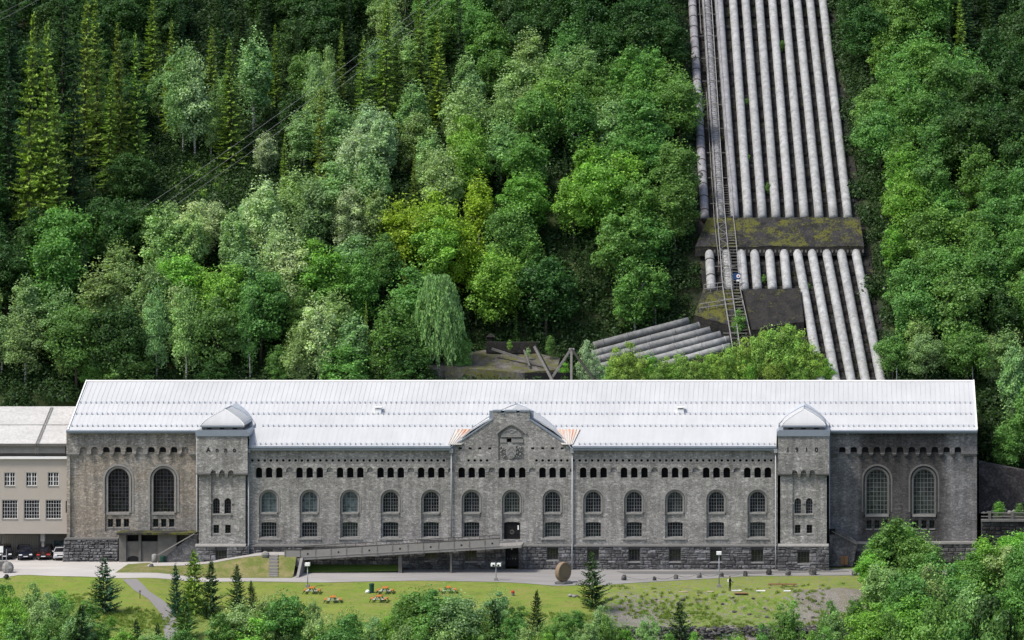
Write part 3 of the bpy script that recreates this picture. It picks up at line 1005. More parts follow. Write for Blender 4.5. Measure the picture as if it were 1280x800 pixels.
for px_, py_ in ((473, 510), (851, 511)):
    Yv = 7.2; X = WX(px_, Yv); Z = mz(Yv)
    mb = MB(); mb.add([(X - .45, Yv - .6, Z - .4), (X + .45, Yv - .6, Z - .4), (X + .45, Yv + .6, Z + .2), (X - .45, Yv + .6, Z + .2),
                       (X - .38, Yv - .5, Z + .35), (X + .38, Yv - .5, Z + .35), (X + .38, Yv + .4, Z + .55), (X - .38, Yv + .4, Z + .55)],
                      [(4, 5, 6, 7), (0, 1, 5, 4), (1, 2, 6, 5), (2, 3, 7, 6), (3, 0, 4, 7)])
    mb.box(X - .5, X + .5, Yv - .62, Yv + .5, Z + .5, Z + .6)
    mb.build('roof_vent', M['white'], roof)
# gutters
def gutter(x0, x1, y, z, parent, h=.5):
    mb = MB()
    mb.prismx([(y - .03, z - .02), (y - .2, z - .05), (y - .22, z - h * .4), (y - .1, z - h * .5), (y - .08, z - h), (y + .45, z - h), (y + .45, z - .14), (y - .03, z - .14)], x0, x1)
    return mb.build('gutter', M['gutter'], parent)
gutter(WX(310), WX(563), -.45, lowZ + .02, ROOT, .6); gutter(WX(716), WX(970.8), -.45, lowZ + .02, ROOT, .6)
gutter(WX(83.6, 3.5), WX(246, 3.5), 3.18, eaveZ + .03, ROOT, .42); gutter(WX(1037, 3.5), WX(1221.6, 3.5), 3.18, eaveZ + .03, ROOT, .42)

# roof behind the gable, with rusty aprons
cxw = WX(639.3)
gp = [(0, 19.9), (1.0, 19.6), (2.2, 19.1), (3.6, 18.38), (5.2, 17.4), (6.5, 16.35), (7.6, 15.2)]
prof = [(cxw - a, z) for a, z in gp[::-1]] + [(cxw + a, z) for a, z in gp[1:]]
n = len(prof)
mb = MB()
for i in range(n - 1):
    (xa, za), (xb, zb_) = prof[i], prof[i + 1]
    mb.add([(xa, .9, za), (xb, .9, zb_), (xb, 12, zb_), (xa, 12, za), (xa, .9, za - .2), (xb, .9, zb_ - .2)], [(0, 1, 2, 3), (4, 5, 1, 0)])
droof = mb.build('gable_roof', M['roof'], ROOT)
mb = MB()
# raised edge where it meets the main slope
for s in (-1, 1):
    pts = []
    for a, z in gp:
        y = eaveY + (z - eaveZ) / slope if z > eaveZ else lowY + (z - lowZ) * (topY - lowY) / (topZ - lowZ)
        pts.append((cxw + s * a, y, z + .05))
    mb.tube(pts, .05, 5)
mb.build('flashing', M['gutter'], droof)
for s, (pa, pb, pc, pd) in ((-1, (561, 600, 578, 612)), (1, (704, 722, 690, 722))):
    ls = (topZ - lowZ) / (topY - lowY)
    y0, y1 = lowY + .1, 3.0
    z0, z1 = lowZ + .09 + ls * .1, lowZ + .09 + ls * (y1 - lowY)
    if s < 0: q = [(WX(561), y0, z0), (WX(577), y0, z0), (WX(606, 3), y1, z1), (WX(569, 3), y1, z1)]
    else: q = [(WX(703), y0, z0), (WX(716), y0, z0), (WX(725, 3), y1, z1), (WX(690, 3), y1, z1)]
    mb = MB(); mb.add(q, [(0, 1, 2, 3)])
    for k in range(9):
        t = k / 8
        a = Vector(q[0]).lerp(Vector(q[1]), t); b = Vector(q[3]).lerp(Vector(q[2]), t)
        mb.beam(a + Vector((0, 0, .03)), b + Vector((0, 0, .03)), .05, .08)
    mb.build('roof_apron', M['roof_rust'], ROOT)

# ------------------------------------------------------------------ towers
def letters(text, cx, spread, py, Y, parent, size=.8):
    for k, ch in enumerate(text):
        cu = bpy.data.curves.new('letter', 'FONT'); cu.body = ch; cu.size = size; cu.extrude = .02; cu.align_x = 'CENTER'; cu.offset = .012
        t = bpy.data.objects.new('tmp', cu); COL.objects.link(t)
        dg = bpy.context.evaluated_depsgraph_get()
        me = bpy.data.meshes.new_from_object(t.evaluated_get(dg))
        bpy.data.objects.remove(t)
        me.name = 'letter'; me.materials.clear(); me.materials.append(M['black'])
        x = WX(cx[k], Y); z = WZ(py, Y)
        me.transform(Matrix.Translation((x, Y - .025, z)) @ Matrix.Rotation(R(90), 4, 'X'))
        o = bpy.data.objects.new('letter', me); COL.objects.link(o); attach(o, parent)

def tower(cx, text, tx, side):
    Yt, Yb = -1.0, -.7
    hw = 32.0; hb = 29.0
    X0, X1 = WX(cx - hw, Yt), WX(cx + hw, Yt)
    zc = WZ(545.5, Yt); z1 = WZ(591.8, Yt)
    nich = [(arch(cx + o, 6.4, 588.2, 592.5, Yt, 6), .3) for o in (-11, 0, 11)]
    # notch the arcs into the lower edge
    edge = [(X0, z1)]
    for o in (-11, 0, 11):
        a = arch(cx + o, 6.6, 587.6, 592.0, Yt, 8)
        edge += [(a[2 + 8][0], z1)] + [p for p in a[2:][::-1]] + [(a[2][0], z1)]
    edge += [(X1, z1), (X1, zc), (X0, zc)]
    tw = wall('tower', edge, [], Yt, M['stone'], ROOT, 1.0)
    mb = MB(); mb.box(X0, X1, Yt + .01, 5.0, z1, zc); 
    # side and back faces only (front is the pierced wall)
    mb.f = [f for f in mb.f if f != (0, 1, 5, 4)]
    mb.build('tower_side', M['stone'], tw)
    bX0, bX1 = WX(cx - hb, Yb), WX(cx + hb, Yb)
    zb0 = WZ(681, Yb)
    holes = [(rect(cx - 13.7, cx + 13.7, 590, 671, Yb), .16)]
    lo = wall('tower_shaft', [(bX0, zb0), (bX1, zb0), (bX1, z1 + .4), (bX0, z1 + .4)], holes, Yb, M['stone'], ROOT, .3)
    mb = MB(); mb.box(bX0, bX1, Yb + .3, 5, zb0, z1 + .4); mb.f = [f for f in mb.f if f != (0, 1, 5, 4)]; mb.build('shaft_side', M['stone'], lo)
    Yp = Yb + .16
    ops = []
    for s in (-1, 1):
        ops.append((arch(cx + s * 7.1, 8.4, 622.6, 642, Yp, 8), .4))
        ops.append((rect(cx + s * 7.3 - 3.5, cx + s * 7.3 + 3.5, 656, 666.6, Yp), .4))
    wall('shaft_panel', rect(cx - 13.9, cx + 13.9, 589.8, 671.2, Yp), ops, Yp, M['stone'], ROOT, .02)
    for s in (-1, 1):
        window(ROOT, cx + s * 7.1, 8.6, 622.5, 642, Yp + .3, 3, 5, None, 'frame_dark' if side < 0 else 'frame', 'glass', None, .045)
        window(ROOT, cx + s * 7.3, 7.2, 655.9, 666.7, Yp + .3, 2, 3, None, 'frame_dark', 'glass', (.04, .12, Yp - .06), .035, rect_top=True)
    mb = MB(); mb.box(WX(cx - 12, Yp), WX(cx + 12, Yp), Yp - .16, Yp + .25, WZ(643.8, Yp), WZ(642.2, Yp))
    mb.box(WX(cx - 1.4, Yp), WX(cx + 1.4, Yp), Yp - .1, Yp + .02, WZ(629.6, Yp), WZ(628, Yp))
    for s in (-1, 1): mb.box(WX(cx + s * 13.2 - 1.5, Yp), WX(cx + s * 13.2 + 1.5, Yp), Yp - .24, Yp + .02, WZ(629.6, Yp), WZ(628, Yp))
    tag(mb.build('window_sill', M['dressed'], ROOT), kind='stuff')
    # corbel band
    mb = MB()
    for a, b in ((cx - hw - .3, cx - 14.6), (cx + 14.6, cx + hw + .3)):
        mb.box(WX(a, Yt), WX(b, Yt), Yt - .12, Yt + .5, WZ(593, Yt), WZ(591.4, Yt)); mb.box(WX(a + .8, Yt), WX(b - .8, Yt), Yt, Yt + .4, WZ(594.4, Yt), WZ(593, Yt))
    for o in (-5.5, 5.5):
        for q in range(3): mb.box(WX(cx + o - 2.0 + .25 * q, Yt), WX(cx + o + 2.0 - .25 * q, Yt), Yt - .02, Yt + .5 , WZ(593.4 + 1.7 * q, Yt), WZ(591.8 + 1.7 * q, Yt))
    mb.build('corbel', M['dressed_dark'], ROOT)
    # cornice, attic and roof
    mb = MB(); mb.prism([W(cx - hw - .9, 545.2, Yt), W(cx + hw + .9, 545.2, Yt), W(cx + hw + 1.1, 539.8, Yt), W(cx + hw - 1.2, 537.6, Yt), W(cx - hw + 1.2, 537.6, Yt), W(cx - hw - 1.1, 539.8, Yt)], Yt - .15, 4.6)
    mb.build('cornice', M['gutter'], ROOT)
    aY = Yt + .25; az0, az1 = WZ(538, aY), WZ(531.8, aY)
    mb = MB(); mb.box(WX(cx - 25.5, aY), WX(cx + 25.5, aY), aY, 5, az0 - .1, az1)
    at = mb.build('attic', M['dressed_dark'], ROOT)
    mb = MB()
    for o in (-16, 0, 16): mb.box(WX(cx + o - 3, aY), WX(cx + o + 3, aY), aY - .012, aY + .05, WZ(536.6, aY), WZ(534.8, aY))
    for k in range(6): mb.box(WX(cx + 25.5, aY) - .05, WX(cx + 25.5, aY) + .012, aY + .5 + k * .8, aY + .8 + k * .8, WZ(536.6, aY), WZ(534.8, aY))
    mb.build('attic_slot', M['black'], at)
    Xc = WX(cx + .2, Yt); e = 2.72; ez = az1; pk = 19.95; ay = .75
    mb = MB()
    yf = aY - .18; K = 7; rings = []
    for q in range(K + 1):
        t_ = q / K; w_ = e * (1 - t_ ** 1.45); rings += [(Xc - w_, ay, ez + (pk - ez) * t_), (Xc - w_, ay - (ay - yf) * w_ / e, ez + (pk - ez) * t_), (Xc + w_, ay - (ay - yf) * w_ / e, ez + (pk - ez) * t_), (Xc + w_, ay, ez + (pk - ez) * t_)]
    mb.add(rings, sum([[(4 * q, 4 * q + 1, 4 * q + 5, 4 * q + 4), (4 * q + 1, 4 * q + 2, 4 * q + 6, 4 * q + 5), (4 * q + 2, 4 * q + 3, 4 * q + 7, 4 * q + 6)] for q in range(K)], []) + [(0, 3, 2, 1)])
    bp = [(e * (1 - (q / K) ** 1.45), ez + (pk - ez) * q / K) for q in range(K + 1)]
    for s in (-1, 1):
        for (wa, za), (wb, zb_) in zip(bp, bp[1:]): mb.add([(Xc + s * wa, ay, za), (Xc + s * wb, ay, zb_), (Xc + s * wb, 11.0, zb_), (Xc + s * wa, 11.0, za)], [(0, 1, 2, 3)])
    tr = mb.build('tower_roof', M['roof'], ROOT)
    mb = MB()
    for s in (-1, 1): mb.tube([(Xc + s * e * (1 - (q / 7) ** 1.45), ay - (ay - (aY - .18)) * (1 - (q / 7) ** 1.45), ez + .03 + (pk - ez) * q / 7) for q in range(8)], .045, 5)
    mb.build('hip_ridge', M['white'], tr)
    MB().box(Xc - e - .04, Xc + e + .04, aY - .24, aY - .18, ez - .2, ez + .02).build('fascia', M['gutter'], tr)
    mb = MB()
    oy = 5.2
    ap = [(0, pk), (.8, pk - .38), (1.6, pk - .86), (2.4, pk - 1.45), (3.15, pk - 2.2)]
    pr = [(Xc - a, z) for a, z in ap[::-1]] + [(Xc + a, z) for a, z in ap[1:]]
    for i in range(len(pr) - 1):
        (xa, za), (xb, zb_) = pr[i], pr[i + 1]
        mb.add([(xa, oy, za + .1), (xb, oy, zb_ + .1), (xb, 11.5, zb_ + .1), (xa, 11.5, za + .1)], [(0, 1, 2, 3)])
    mb.add([(x, oy + .02, z + .1) for x, z in pr], [tuple(range(len(pr)))])
    br = mb.build('barrel_roof', M['roof_shade'], ROOT)
    mb = MB()
    for s in (-1, 1):
        mb.tube([(Xc + s * a, eaveY + (z - eaveZ) / slope, z + .04) for a, z in ap], .045, 5)
        mb.beam((Xc + s * 3.17, oy - 1.6, pk - 2.5), (Xc + s * 3.17, oy + .4, pk - 2.2), .12, .5)
    mb.tube([(Xc, ay, pk + .02), (Xc, oy, pk + .02)], .05, 5)
    mb.build('flashing', M['gutter'], br)
    letters(text, tx, 0, 564.8, Yt, tw)
    # plinth ledge
    mb = MB(); mb.prismx([(Yb - .02, WZ(679.6, Yb)), (Yb - .5, WZ(681.6, Yb)), (Yb - .5, WZ(683, Yb)), (Yb + .2, WZ(683, Yb))], WX(cx - 31.6), WX(cx + 31.4))
    mb.build('ledge', M['dressed'], ROOT)
tower(277.6, 'Anno', (260.4, 271.2, 282.2, 293), -1)
tower(1004.4, '1910', (984.8, 996, 1008, 1020.4), 1)

# ------------------------------------------------------------------ end wings
def wing(px0, px1, wins, wtop, wbot, niches, blind, wmat, key, gmat):
    Y = 3.8
    zt = WZ(538.5, Y); zl = WZ(566.2, Y)
    edge = [(WX(px0, Y), zl)]
    for c in niches:
        a = arch(c, 8.6, 558.4, 566.2, Y, 8, 4.0)
        edge += [(a[10][0], zl)] + a[2:][::-1] + [(a[2][0], zl)]
    edge += [(WX(px1, Y), zl), (WX(px1, Y), zt), (WX(px0, Y), zt)]
    up = wall('parapet', edge, [], Y, M[wmat], ROOT, .6)
    Yl = Y + .34
    holes = []
    for c in wins: holes.append((arch(c, 34.0, 582.5, 664.5, Yl, 18), .22))
    sx0, sx1 = px0 + (2 if key < 0 else 0), px1 - (0 if key < 0 else 1.6)
    wl = wall('wing_wall', [(WX(sx0, Yl), WZ(677.5 if key > 0 else 674, Yl)), (WX(sx1, Yl), WZ(677.5 if key > 0 else 674, Yl)), (WX(sx1, Yl), WZ(556, Yl)), (WX(sx0, Yl), WZ(556, Yl))], holes, Yl, M[wmat], ROOT, .8)
    mb = MB()
    for c in niches:
        if c not in blind: mb.box(WX(c - 3.7, Y), WX(c + 3.7, Y), Yl - .02, Yl - .005, WZ(565.6, Y), WZ(559.5, Y))
    mb.build('niche', M['black'], ROOT)
    # side wall of the wing and gable end
    xe = WX(px1 - .1, Y) if key > 0 else WX(px0 + .1, Y)
    mb = MB(); mb.prismx([(Y + .05, 0), (Y + .05, WZ(539.5, Y)), (14, ridgeZ - .35), (24, WZ(539.5, Y)), (24, 0)], xe - .45 if key > 0 else xe + .02, xe - .02 if key > 0 else xe + .45)
    mb.build('end_wall', M[wmat], ROOT)
    mb = MB()
    lc = sorted(niches)
    spans = [(px0 - .2, lc[0] - 4.6)] + [(a + 4.6, b - 4.6) for a, b in zip(lc, lc[1:])] + [(lc[-1] + 4.6, px1 + .2)]
    for a, b in spans:
        if b - a < 1: continue
        mb.box(WX(a, Y), WX(b, Y), Y - .1, Y + .3, WZ(567.6, Y), WZ(566.0, Y))
        mb.box(WX(a + .9, Y), WX(b - .9, Y), Y - .02, Y + .3, WZ(569.4, Y), WZ(567.6, Y))
    mb.build('corbel', M['dressed_dark' if key > 0 else 'dressed'], ROOT)
    for c in wins:
        Yb = Yl + .22
        ops = [(arch(c, 26.4, wtop, wbot, Yb, 16), .35)]
        small = [(rect(c + o - 3.3, c + o + 3.3, 648.6 + (1.4 if key > 0 else 0), 658.8 + (1.8 if key > 0 else 0), Yb), .35) for o in (-10, 0, 10)]
        wall('window_bay', arch(c, 34.3, 582.2, 664.7, Yb, 18), ops + small, Yb, M[wmat], ROOT, .02)
        band('window_arch', arch(c, 26.6, wtop - .1, wbot + 1, Yl, 16), arch(c, 31.0, wtop - 2.4, wbot + 1, Yl, 16), Yl + .12, Yb + .01, M['dressed' if key < 0 else 'dressed_dark'], ROOT)
        band('bay_arch', arch(c, 34.2, 582.3, 640, Yl, 16), arch(c, 38.6, 580.0, 640, Yl, 16), Yl - .05, Yl + .02, M['dressed' if key < 0 else 'dressed_dark'], ROOT)
        window(ROOT, c, 26.8, wtop, wbot, Yb + .28, 6, 12 if key < 0 else 10, None, 'frame_dark' if key < 0 else 'frame', gmat, (.1, .3, Yb - .15), .045)
        for (o) in (-10, 0, 10):
            dy = 1.6 if key > 0 else 0
            window(ROOT, c + o, 6.8, 648.5 + dy, 658.9 + dy, Yb + .28, 2, 2, None, 'frame_dark', 'glass', (.05, .12, Yb - .08), .03, rect_top=True)
wing(83, 247, (148.1, 204.6), 585.5, 640, (104, 118.3, 132.6, 146.8, 161, 174.8, 189, 203.4, 217.4, 231.3), (104, 118.3, 174.8, 231.3), 'stone_warm', -1, 'glass')
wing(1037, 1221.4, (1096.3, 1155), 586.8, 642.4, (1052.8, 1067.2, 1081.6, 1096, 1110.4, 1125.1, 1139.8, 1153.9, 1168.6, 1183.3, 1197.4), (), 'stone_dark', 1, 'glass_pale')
# back wall closes the hall
MB().box(rL + .5, rR - .6, 24.0, 24.4, 0, eaveZ - .1).build('back_wall', M['stone'], ROOT)

# ------------------------------------------------------------------ plinth of real blocks
BLOCKS = []
def courses(px0, px1, ytop, ybot, Yf, holes, bw=(.4, 1.25), bh=.44, batter=0.0, rough=.05):
    """rubble courses; holes are pixel rectangles (x0, x1, y0, y1)"""
    x0, x1 = WX(px0, Yf), WX(px1, Yf)
    zt, zb = WZ(ytop, Yf), WZ(ybot, Yf)
    hh = [(WX(a, Yf), WX(b, Yf), WZ(d, Yf), WZ(c, Yf)) for a, b, c, d in holes]
    z = zt
    while z > zb + .08:
        h = min(bh * rng.uniform(.75, 1.3), z - zb)
        if z - h - zb < .15: h = z - zb
        za = z - h
        free = [(x0, x1)]
        for a, b, c, d in hh:
            if c < z - .02 and d > za + .02:
                nf = []
                for p, q in free:
                    if b <= p or a >= q: nf.append((p, q)); continue
                    if a > p: nf.append((p, a))
                    if b < q: nf.append((b, q))
                free = nf
        for p, q in free:
            x = p
            while x < q - .02:
                w = rng.uniform(*bw)
                if q - x - w < bw[0] * .6: w = q - x
                if rng.random() < .28 and w > .3:
                    zm = za + (z - za) * rng.uniform(.35, .65)
                    BLOCKS.append((x, x + w, za, zm, Yf - batter * (zt - (zm + za) / 2), rough)); BLOCKS.append((x, x + w, zm, z, Yf - batter * (zt - (z + zm) / 2), rough))
                else: BLOCKS.append((x, x + w, za, z, Yf - batter * (zt - (z + za) / 2), rough))
                x += w
        z = za
def block_mesh(b):
    x0, x1, z0, z1, Y, rg = b
    g = .012; j = lambda s=.03: rng.uniform(-s, s)
    c = [(x0 + g, z0 + g), (x1 - g, z0 + g), (x1 - g, z1 - g), (x0 + g, z1 - g)]
    i = .05; w = x1 - x0; h = z1 - z0
    if w < .2 or h < .15: i = .02
    ci = [(x0 + g + i + j(), z0 + g + i + j(.02)), (x1 - g - i + j(), z0 + g + i + j(.02)), (x1 - g - i + j(), z1 - g - i + j(.02)), (x0 + g + i + j(), z1 - g - i + j(.02))]
    f = Y - rng.uniform(.02, .02 + rg)
    vs = [(x, Y + .12, z) for x, z in c] + [(x, Y + .03, z) for x, z in c] + [(x, f + j(.03), z) for x, z in ci] + [((x0 + x1) / 2 + j(w * .15), f - rng.uniform(.01, .06), (z0 + z1) / 2 + j(h * .12))]
    fs = [(k, (k + 1) % 4, (k + 1) % 4 + 4, k + 4) for k in range(4)] + [(k + 4, (k + 1) % 4 + 4, (k + 1) % 4 + 8, k + 8) for k in range(4)] + [(k + 8, (k + 1) % 4 + 8, 12) for k in range(4)]
    return vs, fs
base_w = [(327, 341, 686.2, 701), (532, 546, 691.5, 700.4), (582.2, 595.8, 687.4, 701), (684, 697.8, 685, 699.4), (734.3, 748.6, 686.6, 701.5), (786, 800, 686.4, 701.4), (836.6, 851, 686.4, 701.4), (888, 902.2, 686.6, 701.6), (939.6, 954, 686.8, 702)]
YP = -.22
courses(309.5, 972, 683.2, 713.5, YP, base_w + [(631.6, 648.2, 684, 714), (378, 392, 685.5, 688)])
wall('plinth_backing', [W(309.5, 714.5, YP), W(972, 714.5, YP), W(972, 682, YP), W(309.5, 682, YP)], [(rect(*q, YP), .4) for q in base_w] + [(rect(631.6, 648.2, 684.4, 713.8, YP), .5), (rect(378, 392, 685.5, 688, YP), .3)], YP + .1, M['mortar'], ROOT, .3)
for (a, b, c, d_) in base_w:
    window(ROOT, (a + b) / 2, b - a, c, d_, YP + .3, 4, 2, None, 'frame_dark', 'glass', (.1, .18, YP - .06), .04, rect_top=True)
mb = MB(); mb.prismx([(-.02, WZ(680.2)), (-.34, WZ(681.6)), (-.34, WZ(683.2)), (0, WZ(683.2))], WX(309.5), WX(630)); mb.prismx([(-.02, WZ(680.2)), (-.34, WZ(681.6)), (-.34, WZ(683.2)), (0, WZ(683.2))], WX(650.5), WX(972))
mb.build('ledge', M['dressed_dark'], ROOT)
for cx, dw in ((277.6, (269.4, 283.6, 687.6, 703.4)), (1004.4, (997.4, 1012, 689.6, 703.6))):
    Yq = -1.12
    courses(cx - 32.5, cx + 32.2, 683.0, 716, Yq, [dw], (.6, 1.4), .5)
    wall('plinth_backing', [W(cx - 32.5, 718, Yq), W(cx + 32.2, 718, Yq), W(cx + 32.2, 682.8, Yq), W(cx - 32.5, 682.8, Yq)], [(rect(*dw, Yq), .4)], Yq + .1, M['mortar'], ROOT, 2.5)
    window(ROOT, (dw[0] + dw[1]) / 2, dw[1] - dw[0], dw[2], dw[3], Yq + .3, 4, 2, None, 'frame_dark', 'glass', (.1, .2, Yq - .08), .04, rect_top=True)
# left wing plinth: battered rubble wall left of the concrete bay
courses(80, 148.5, 674.5, 705, 3.1, [], (.3, 1.1), .38, .32, .2)
mb = MB(); mb.prismx([(3.3, WZ(674.5, 3.1)), (4.4, WZ(674.5, 3.1)), (4.4, 0), (2.2, 0)], WX(80.3, 3.1), WX(148.5, 3.1)); mb.build('plinth_backing', M['mortar'], ROOT)
mb = MB(); mb.box(WX(81, 3.1), WX(148, 3.1), 2.95, 4.5, WZ(674.6, 3.1), WZ(672.8, 3.1)); mb.build('ledge', M['dressed_dark'], ROOT)
courses(1037, 1221, 680, 702, 3.3, [], (.6, 1.4), .5, .05)
mb = MB(); mb.box(WX(1037, 3.4), WX(1221, 3.4), 3.42, 4.6, -.5, WZ(679, 3.4)); mb.build('plinth_backing', M['mortar'], ROOT)
mb = MB(); mb.box(WX(1037, 3.3), WX(1221.6, 3.3), 3.1, 4.5, WZ(680, 3.3), WZ(677.6, 3.3)); mb.build('ledge', M['dressed'], ROOT)

BLOCKS.sort(key=lambda b: -(b[1] - b[0]) * (b[3] - b[2]))
for b in BLOCKS[:290]:
    vs, fs = block_mesh(b); MB().add(vs, fs).build('block', M['rubble'], ROOT)
mb = MB()
for b in BLOCKS[290:]:
    vs, fs = block_mesh(b); mb.add(vs, fs)
tag(mb.build('rubble_masonry', M['rubble_joined'], ROOT), kind='stuff')

# concrete bay, stairs and rubble slope of the left wing
mb = MB(); Yc = 1.6
mb.box(WX(148, Yc), WX(157, Yc), Yc + .3, 3.9, 0, WZ(668, Yc)); mb.box(WX(157, Yc), WX(196.5, Yc), Yc + .6, 4.0, 0, WZ(677.6, Yc))
mb.box(WX(172.4, Yc), WX(175.4, Yc), Yc + .4, Yc + .8, 0, WZ(668.2, Yc)); mb.box(WX(196.5, Yc), WX(220, Yc), Yc + .3, 4.0, 0, WZ(668.5, Yc))
bay = mb.build('concrete_bay', M['concrete_dark'], ROOT)
MB().box(WX(157, Yc), WX(196.5, Yc), Yc + 1.3, Yc + 1.4, WZ(678, Yc), WZ(667, Yc)).build('opening', M['black'], bay)
MB().box(WX(146, Yc), WX(245, Yc), Yc - .35, 4.0, WZ(668.2, Yc), WZ(666.0, Yc)).build('canopy', M['moss_roof'], bay)
mb = MB(); mb.prism(arch(165.6, 15, 695.6, 703.8, Yc, 10, 4.5), Yc + .55, Yc + .62); mb.build('culvert_mouth', M['black'], bay)
mb = MB(); mb.prism([W(196, 704, .9), W(246, 704, .9), W(246, 668.5, .9), W(240, 668.5, .9)], .9, 2.0)
sp_ = mb.build('stair_flank', M['rubble_joined'], ROOT)
mb = MB(); mb.beam((*[WX(196.5, .7)], .75, WZ(694, .7)), (WX(243, .7), .75, WZ(667, .7)), .35, .12); mb.build('stair_coping', M['concrete'], sp_)
# right: stair block with brown door
mb = MB(); mb.prism([W(1037, 708, 1.8), W(1066, 708, 1.8), W(1072, 678, 1.8), W(1054, 664, 1.8), W(1037, 663, 1.8)][::1], 1.8, 3.4)
sb = mb.build('stair_block', M['rubble_joined'], ROOT)
mb = MB(); mb.beam((WX(1040, 1.7), 1.75, WZ(664, 1.7)), (WX(1071, 1.7), 1.75, WZ(680, 1.7)), .3, .12); mb.build('stair_coping', M['dressed_dark'], sb)
mb = MB()
for k in range(2): mb.box(WX(1050.6 + k * 5, 1.7), WX(1054.8 + k * 5, 1.7), 1.7, 1.78, WZ(705.8, 1.7), WZ(695, 1.7))
mb.build('door', M['wood_red'], sb)
MB().box(WX(1036.8, 1.7), WX(1044, 1.7), 1.66, 1.78, WZ(668, 1.7), WZ(661, 1.7)).build('hatch', M['black'], sb)

# downpipes
for px_, y0, y1, Yd in ((310.8, 561, 711, -.45), (564.2, 560, 673, -.2), (564.2, 690, 709, -.5), (715.4, 560, 711, -.2), (969.6, 562, 711, -.45), (1036.8, 546, 700, 2.6), (246.0, 546, 680, 2.6)):
    mb = MB()
    pts = [(WX(px_, Yd), Yd, WZ(y0, Yd)), (WX(px_, Yd), Yd, WZ(min(y1, 678), Yd)), (WX(px_, Yd), Yd - (.3 if y1 > 700 and y0 < 600 else 0), WZ(min(y1, 684), Yd)), (WX(px_, Yd), Yd - (.3 if y1 > 700 and y0 < 600 else 0), WZ(y1, Yd))]
    if y0 > 600: pts = [pts[0], pts[-1]]
    mb.tube(pts, .085, 8); mb.build('downpipe', M['pipe_grey'], ROOT, True)
    if y0 < 570 and Yd < 0:
        mb = MB(); mb.box(WX(px_ - 2.2, Yd), WX(px_ + 2.2, Yd), Yd - .25, Yd + .2, WZ(566, Yd), WZ(561, Yd)); mb.build('rain_hopper', M['pipe_grey'], ROOT)

# ------------------------------------------------------------------ annexe on the left
AN = empty('annexe_building', (-66, 8, .65), label='beige rendered annexe with pale rough roof, left of the stone power station', cat='building')
YA = 4.6
ax0, ax1 = -112.0, WX(84.5, YA)
ws1 = (12.2, 39.4, 66.6); ws2 = (12.3, 38.9, 67.7)
ah = []
for k in range(-4, 3):
    c1 = 12.2 + 27.2 * k; c2 = 12.3 + 27.3 * k
    ah.append((rect(c1 - 6.8, c1 + 6.8, 590.4, 607.2, YA), .2)); ah.append((rect(c2 - 9.9, c2 + 9.9, 624.6, 648.4, YA), .2))
ah.append((rect(83.0 - 1.0, 83.0 + 1.0, 626, 641, YA), .2))
wall('wall', [(ax0, WZ(667.2, YA)), (ax1, WZ(667.2, YA)), (ax1, WZ(571.5, YA)), (ax0, WZ(571.5, YA))], ah, YA, M['beige'], AN, 5.0, .2)
for k in range(-4, 3):
    c1 = 12.2 + 27.2 * k; c2 = 12.3 + 27.3 * k
    for s in (-1, 1):
        window(AN, c1 + s * 3.4, 6.7, 590.5, 607.1, YA + .12, 2, 3, None, 'frame_white', 'glass', (.0, .1, YA - .07), .06, rect_top=True)
    window(AN, c2, 19.6, 624.8, 648.3, YA + .12, 6, 5, None, 'frame_white', 'glass', (.04, .1, YA - .07), .032, rect_top=True)
mb = MB(); mb.box(ax0, ax1, YA - .35, YA + .4, WZ(573.4, YA), WZ(570.8, YA)); mb.build('ledge', M['white'], AN)
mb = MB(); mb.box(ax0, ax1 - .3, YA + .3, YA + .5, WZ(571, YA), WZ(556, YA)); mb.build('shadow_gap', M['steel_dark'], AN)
mb = MB(); mb.box(ax0, ax1 - .3, YA + .05, YA + .6, WZ(566.6, YA), WZ(556.6, YA)); mb.build('parapet', M['concrete'], AN)
mb = MB()
ez_, ey_ = WZ(554.5, YA), YA - .15; rz_, ry_ = WZ(508, 13.0), 13.0
mb.prismx([(ey_, ez_), (ry_, rz_), (2 * ry_ - ey_, ez_), (2 * ry_ - ey_, ez_ - .3), (ry_, rz_ - .3), (ey_, ez_ - .3)], ax0, rL - .12)
ar = mb.build('roof', M['annexe_roof'], AN)
mb = MB(); fy = ey_ + (ry_ - ey_) * .5; fz = ez_ + (rz_ - ez_) * .5
mb.box(ax0, rL - .2, fy - .12, fy + .12, fz - .05, fz + .09); mb.build('roof_step', M['annexe_roof'], ar)
mb = MB(); mb.box(ax0, rL - .15, ey_ - .2, ey_ + .05, ez_ - .3, ez_ + .02); mb.build('gutter', M['concrete_dark'], ar)
mb = MB()
for o in (0, .32):
    xa = WX(45, ey_) + o * .9
    mb.beam((xa, ey_ - .06, ez_ + .1), (xa, ry_ - .4, rz_ - .08), .06, .06)
    mb.beam((xa, ey_ - .25, ez_ + .1), (xa, ey_ - .25, ez_ - 1.3), .05, .05)
for k in range(30):
    t = k / 29
    mb.box(WX(45, ey_), WX(45, ey_) + .32, ey_ + (ry_ - .4 - ey_) * t - .02, ey_ + (ry_ - .4 - ey_) * t + .02, ez_ + .1 + (rz_ - ez_ - .18) * t - .02, ez_ + .1 + (rz_ - ez_ - .18) * t + .02)
mb.build('roof_ladder', M['steel_old'], ar)
mb = MB(); mb.box(ax0, ax1 - .2, YA + 4.2, YA + 4.5, .3, WZ(666, YA)); gw = mb.build('ground_floor_wall', M['concrete'], AN)
for a, b in ((-150, -100), (-92, -46), (-40, 0), (2, 48)):
    mb = MB(); n_ = 16
    xa, xb = WX(a, YA + 4), WX(b, YA + 4)
    for k in range(n_): mb.box(xa + (xb - xa) * k / n_ + .02, xa + (xb - xa) * (k + 1) / n_ - .02, YA + 4.1, YA + 4.2 + .02, .6, WZ(669, YA + 4))
    mb.build('garage_door', M['beige'], AN)
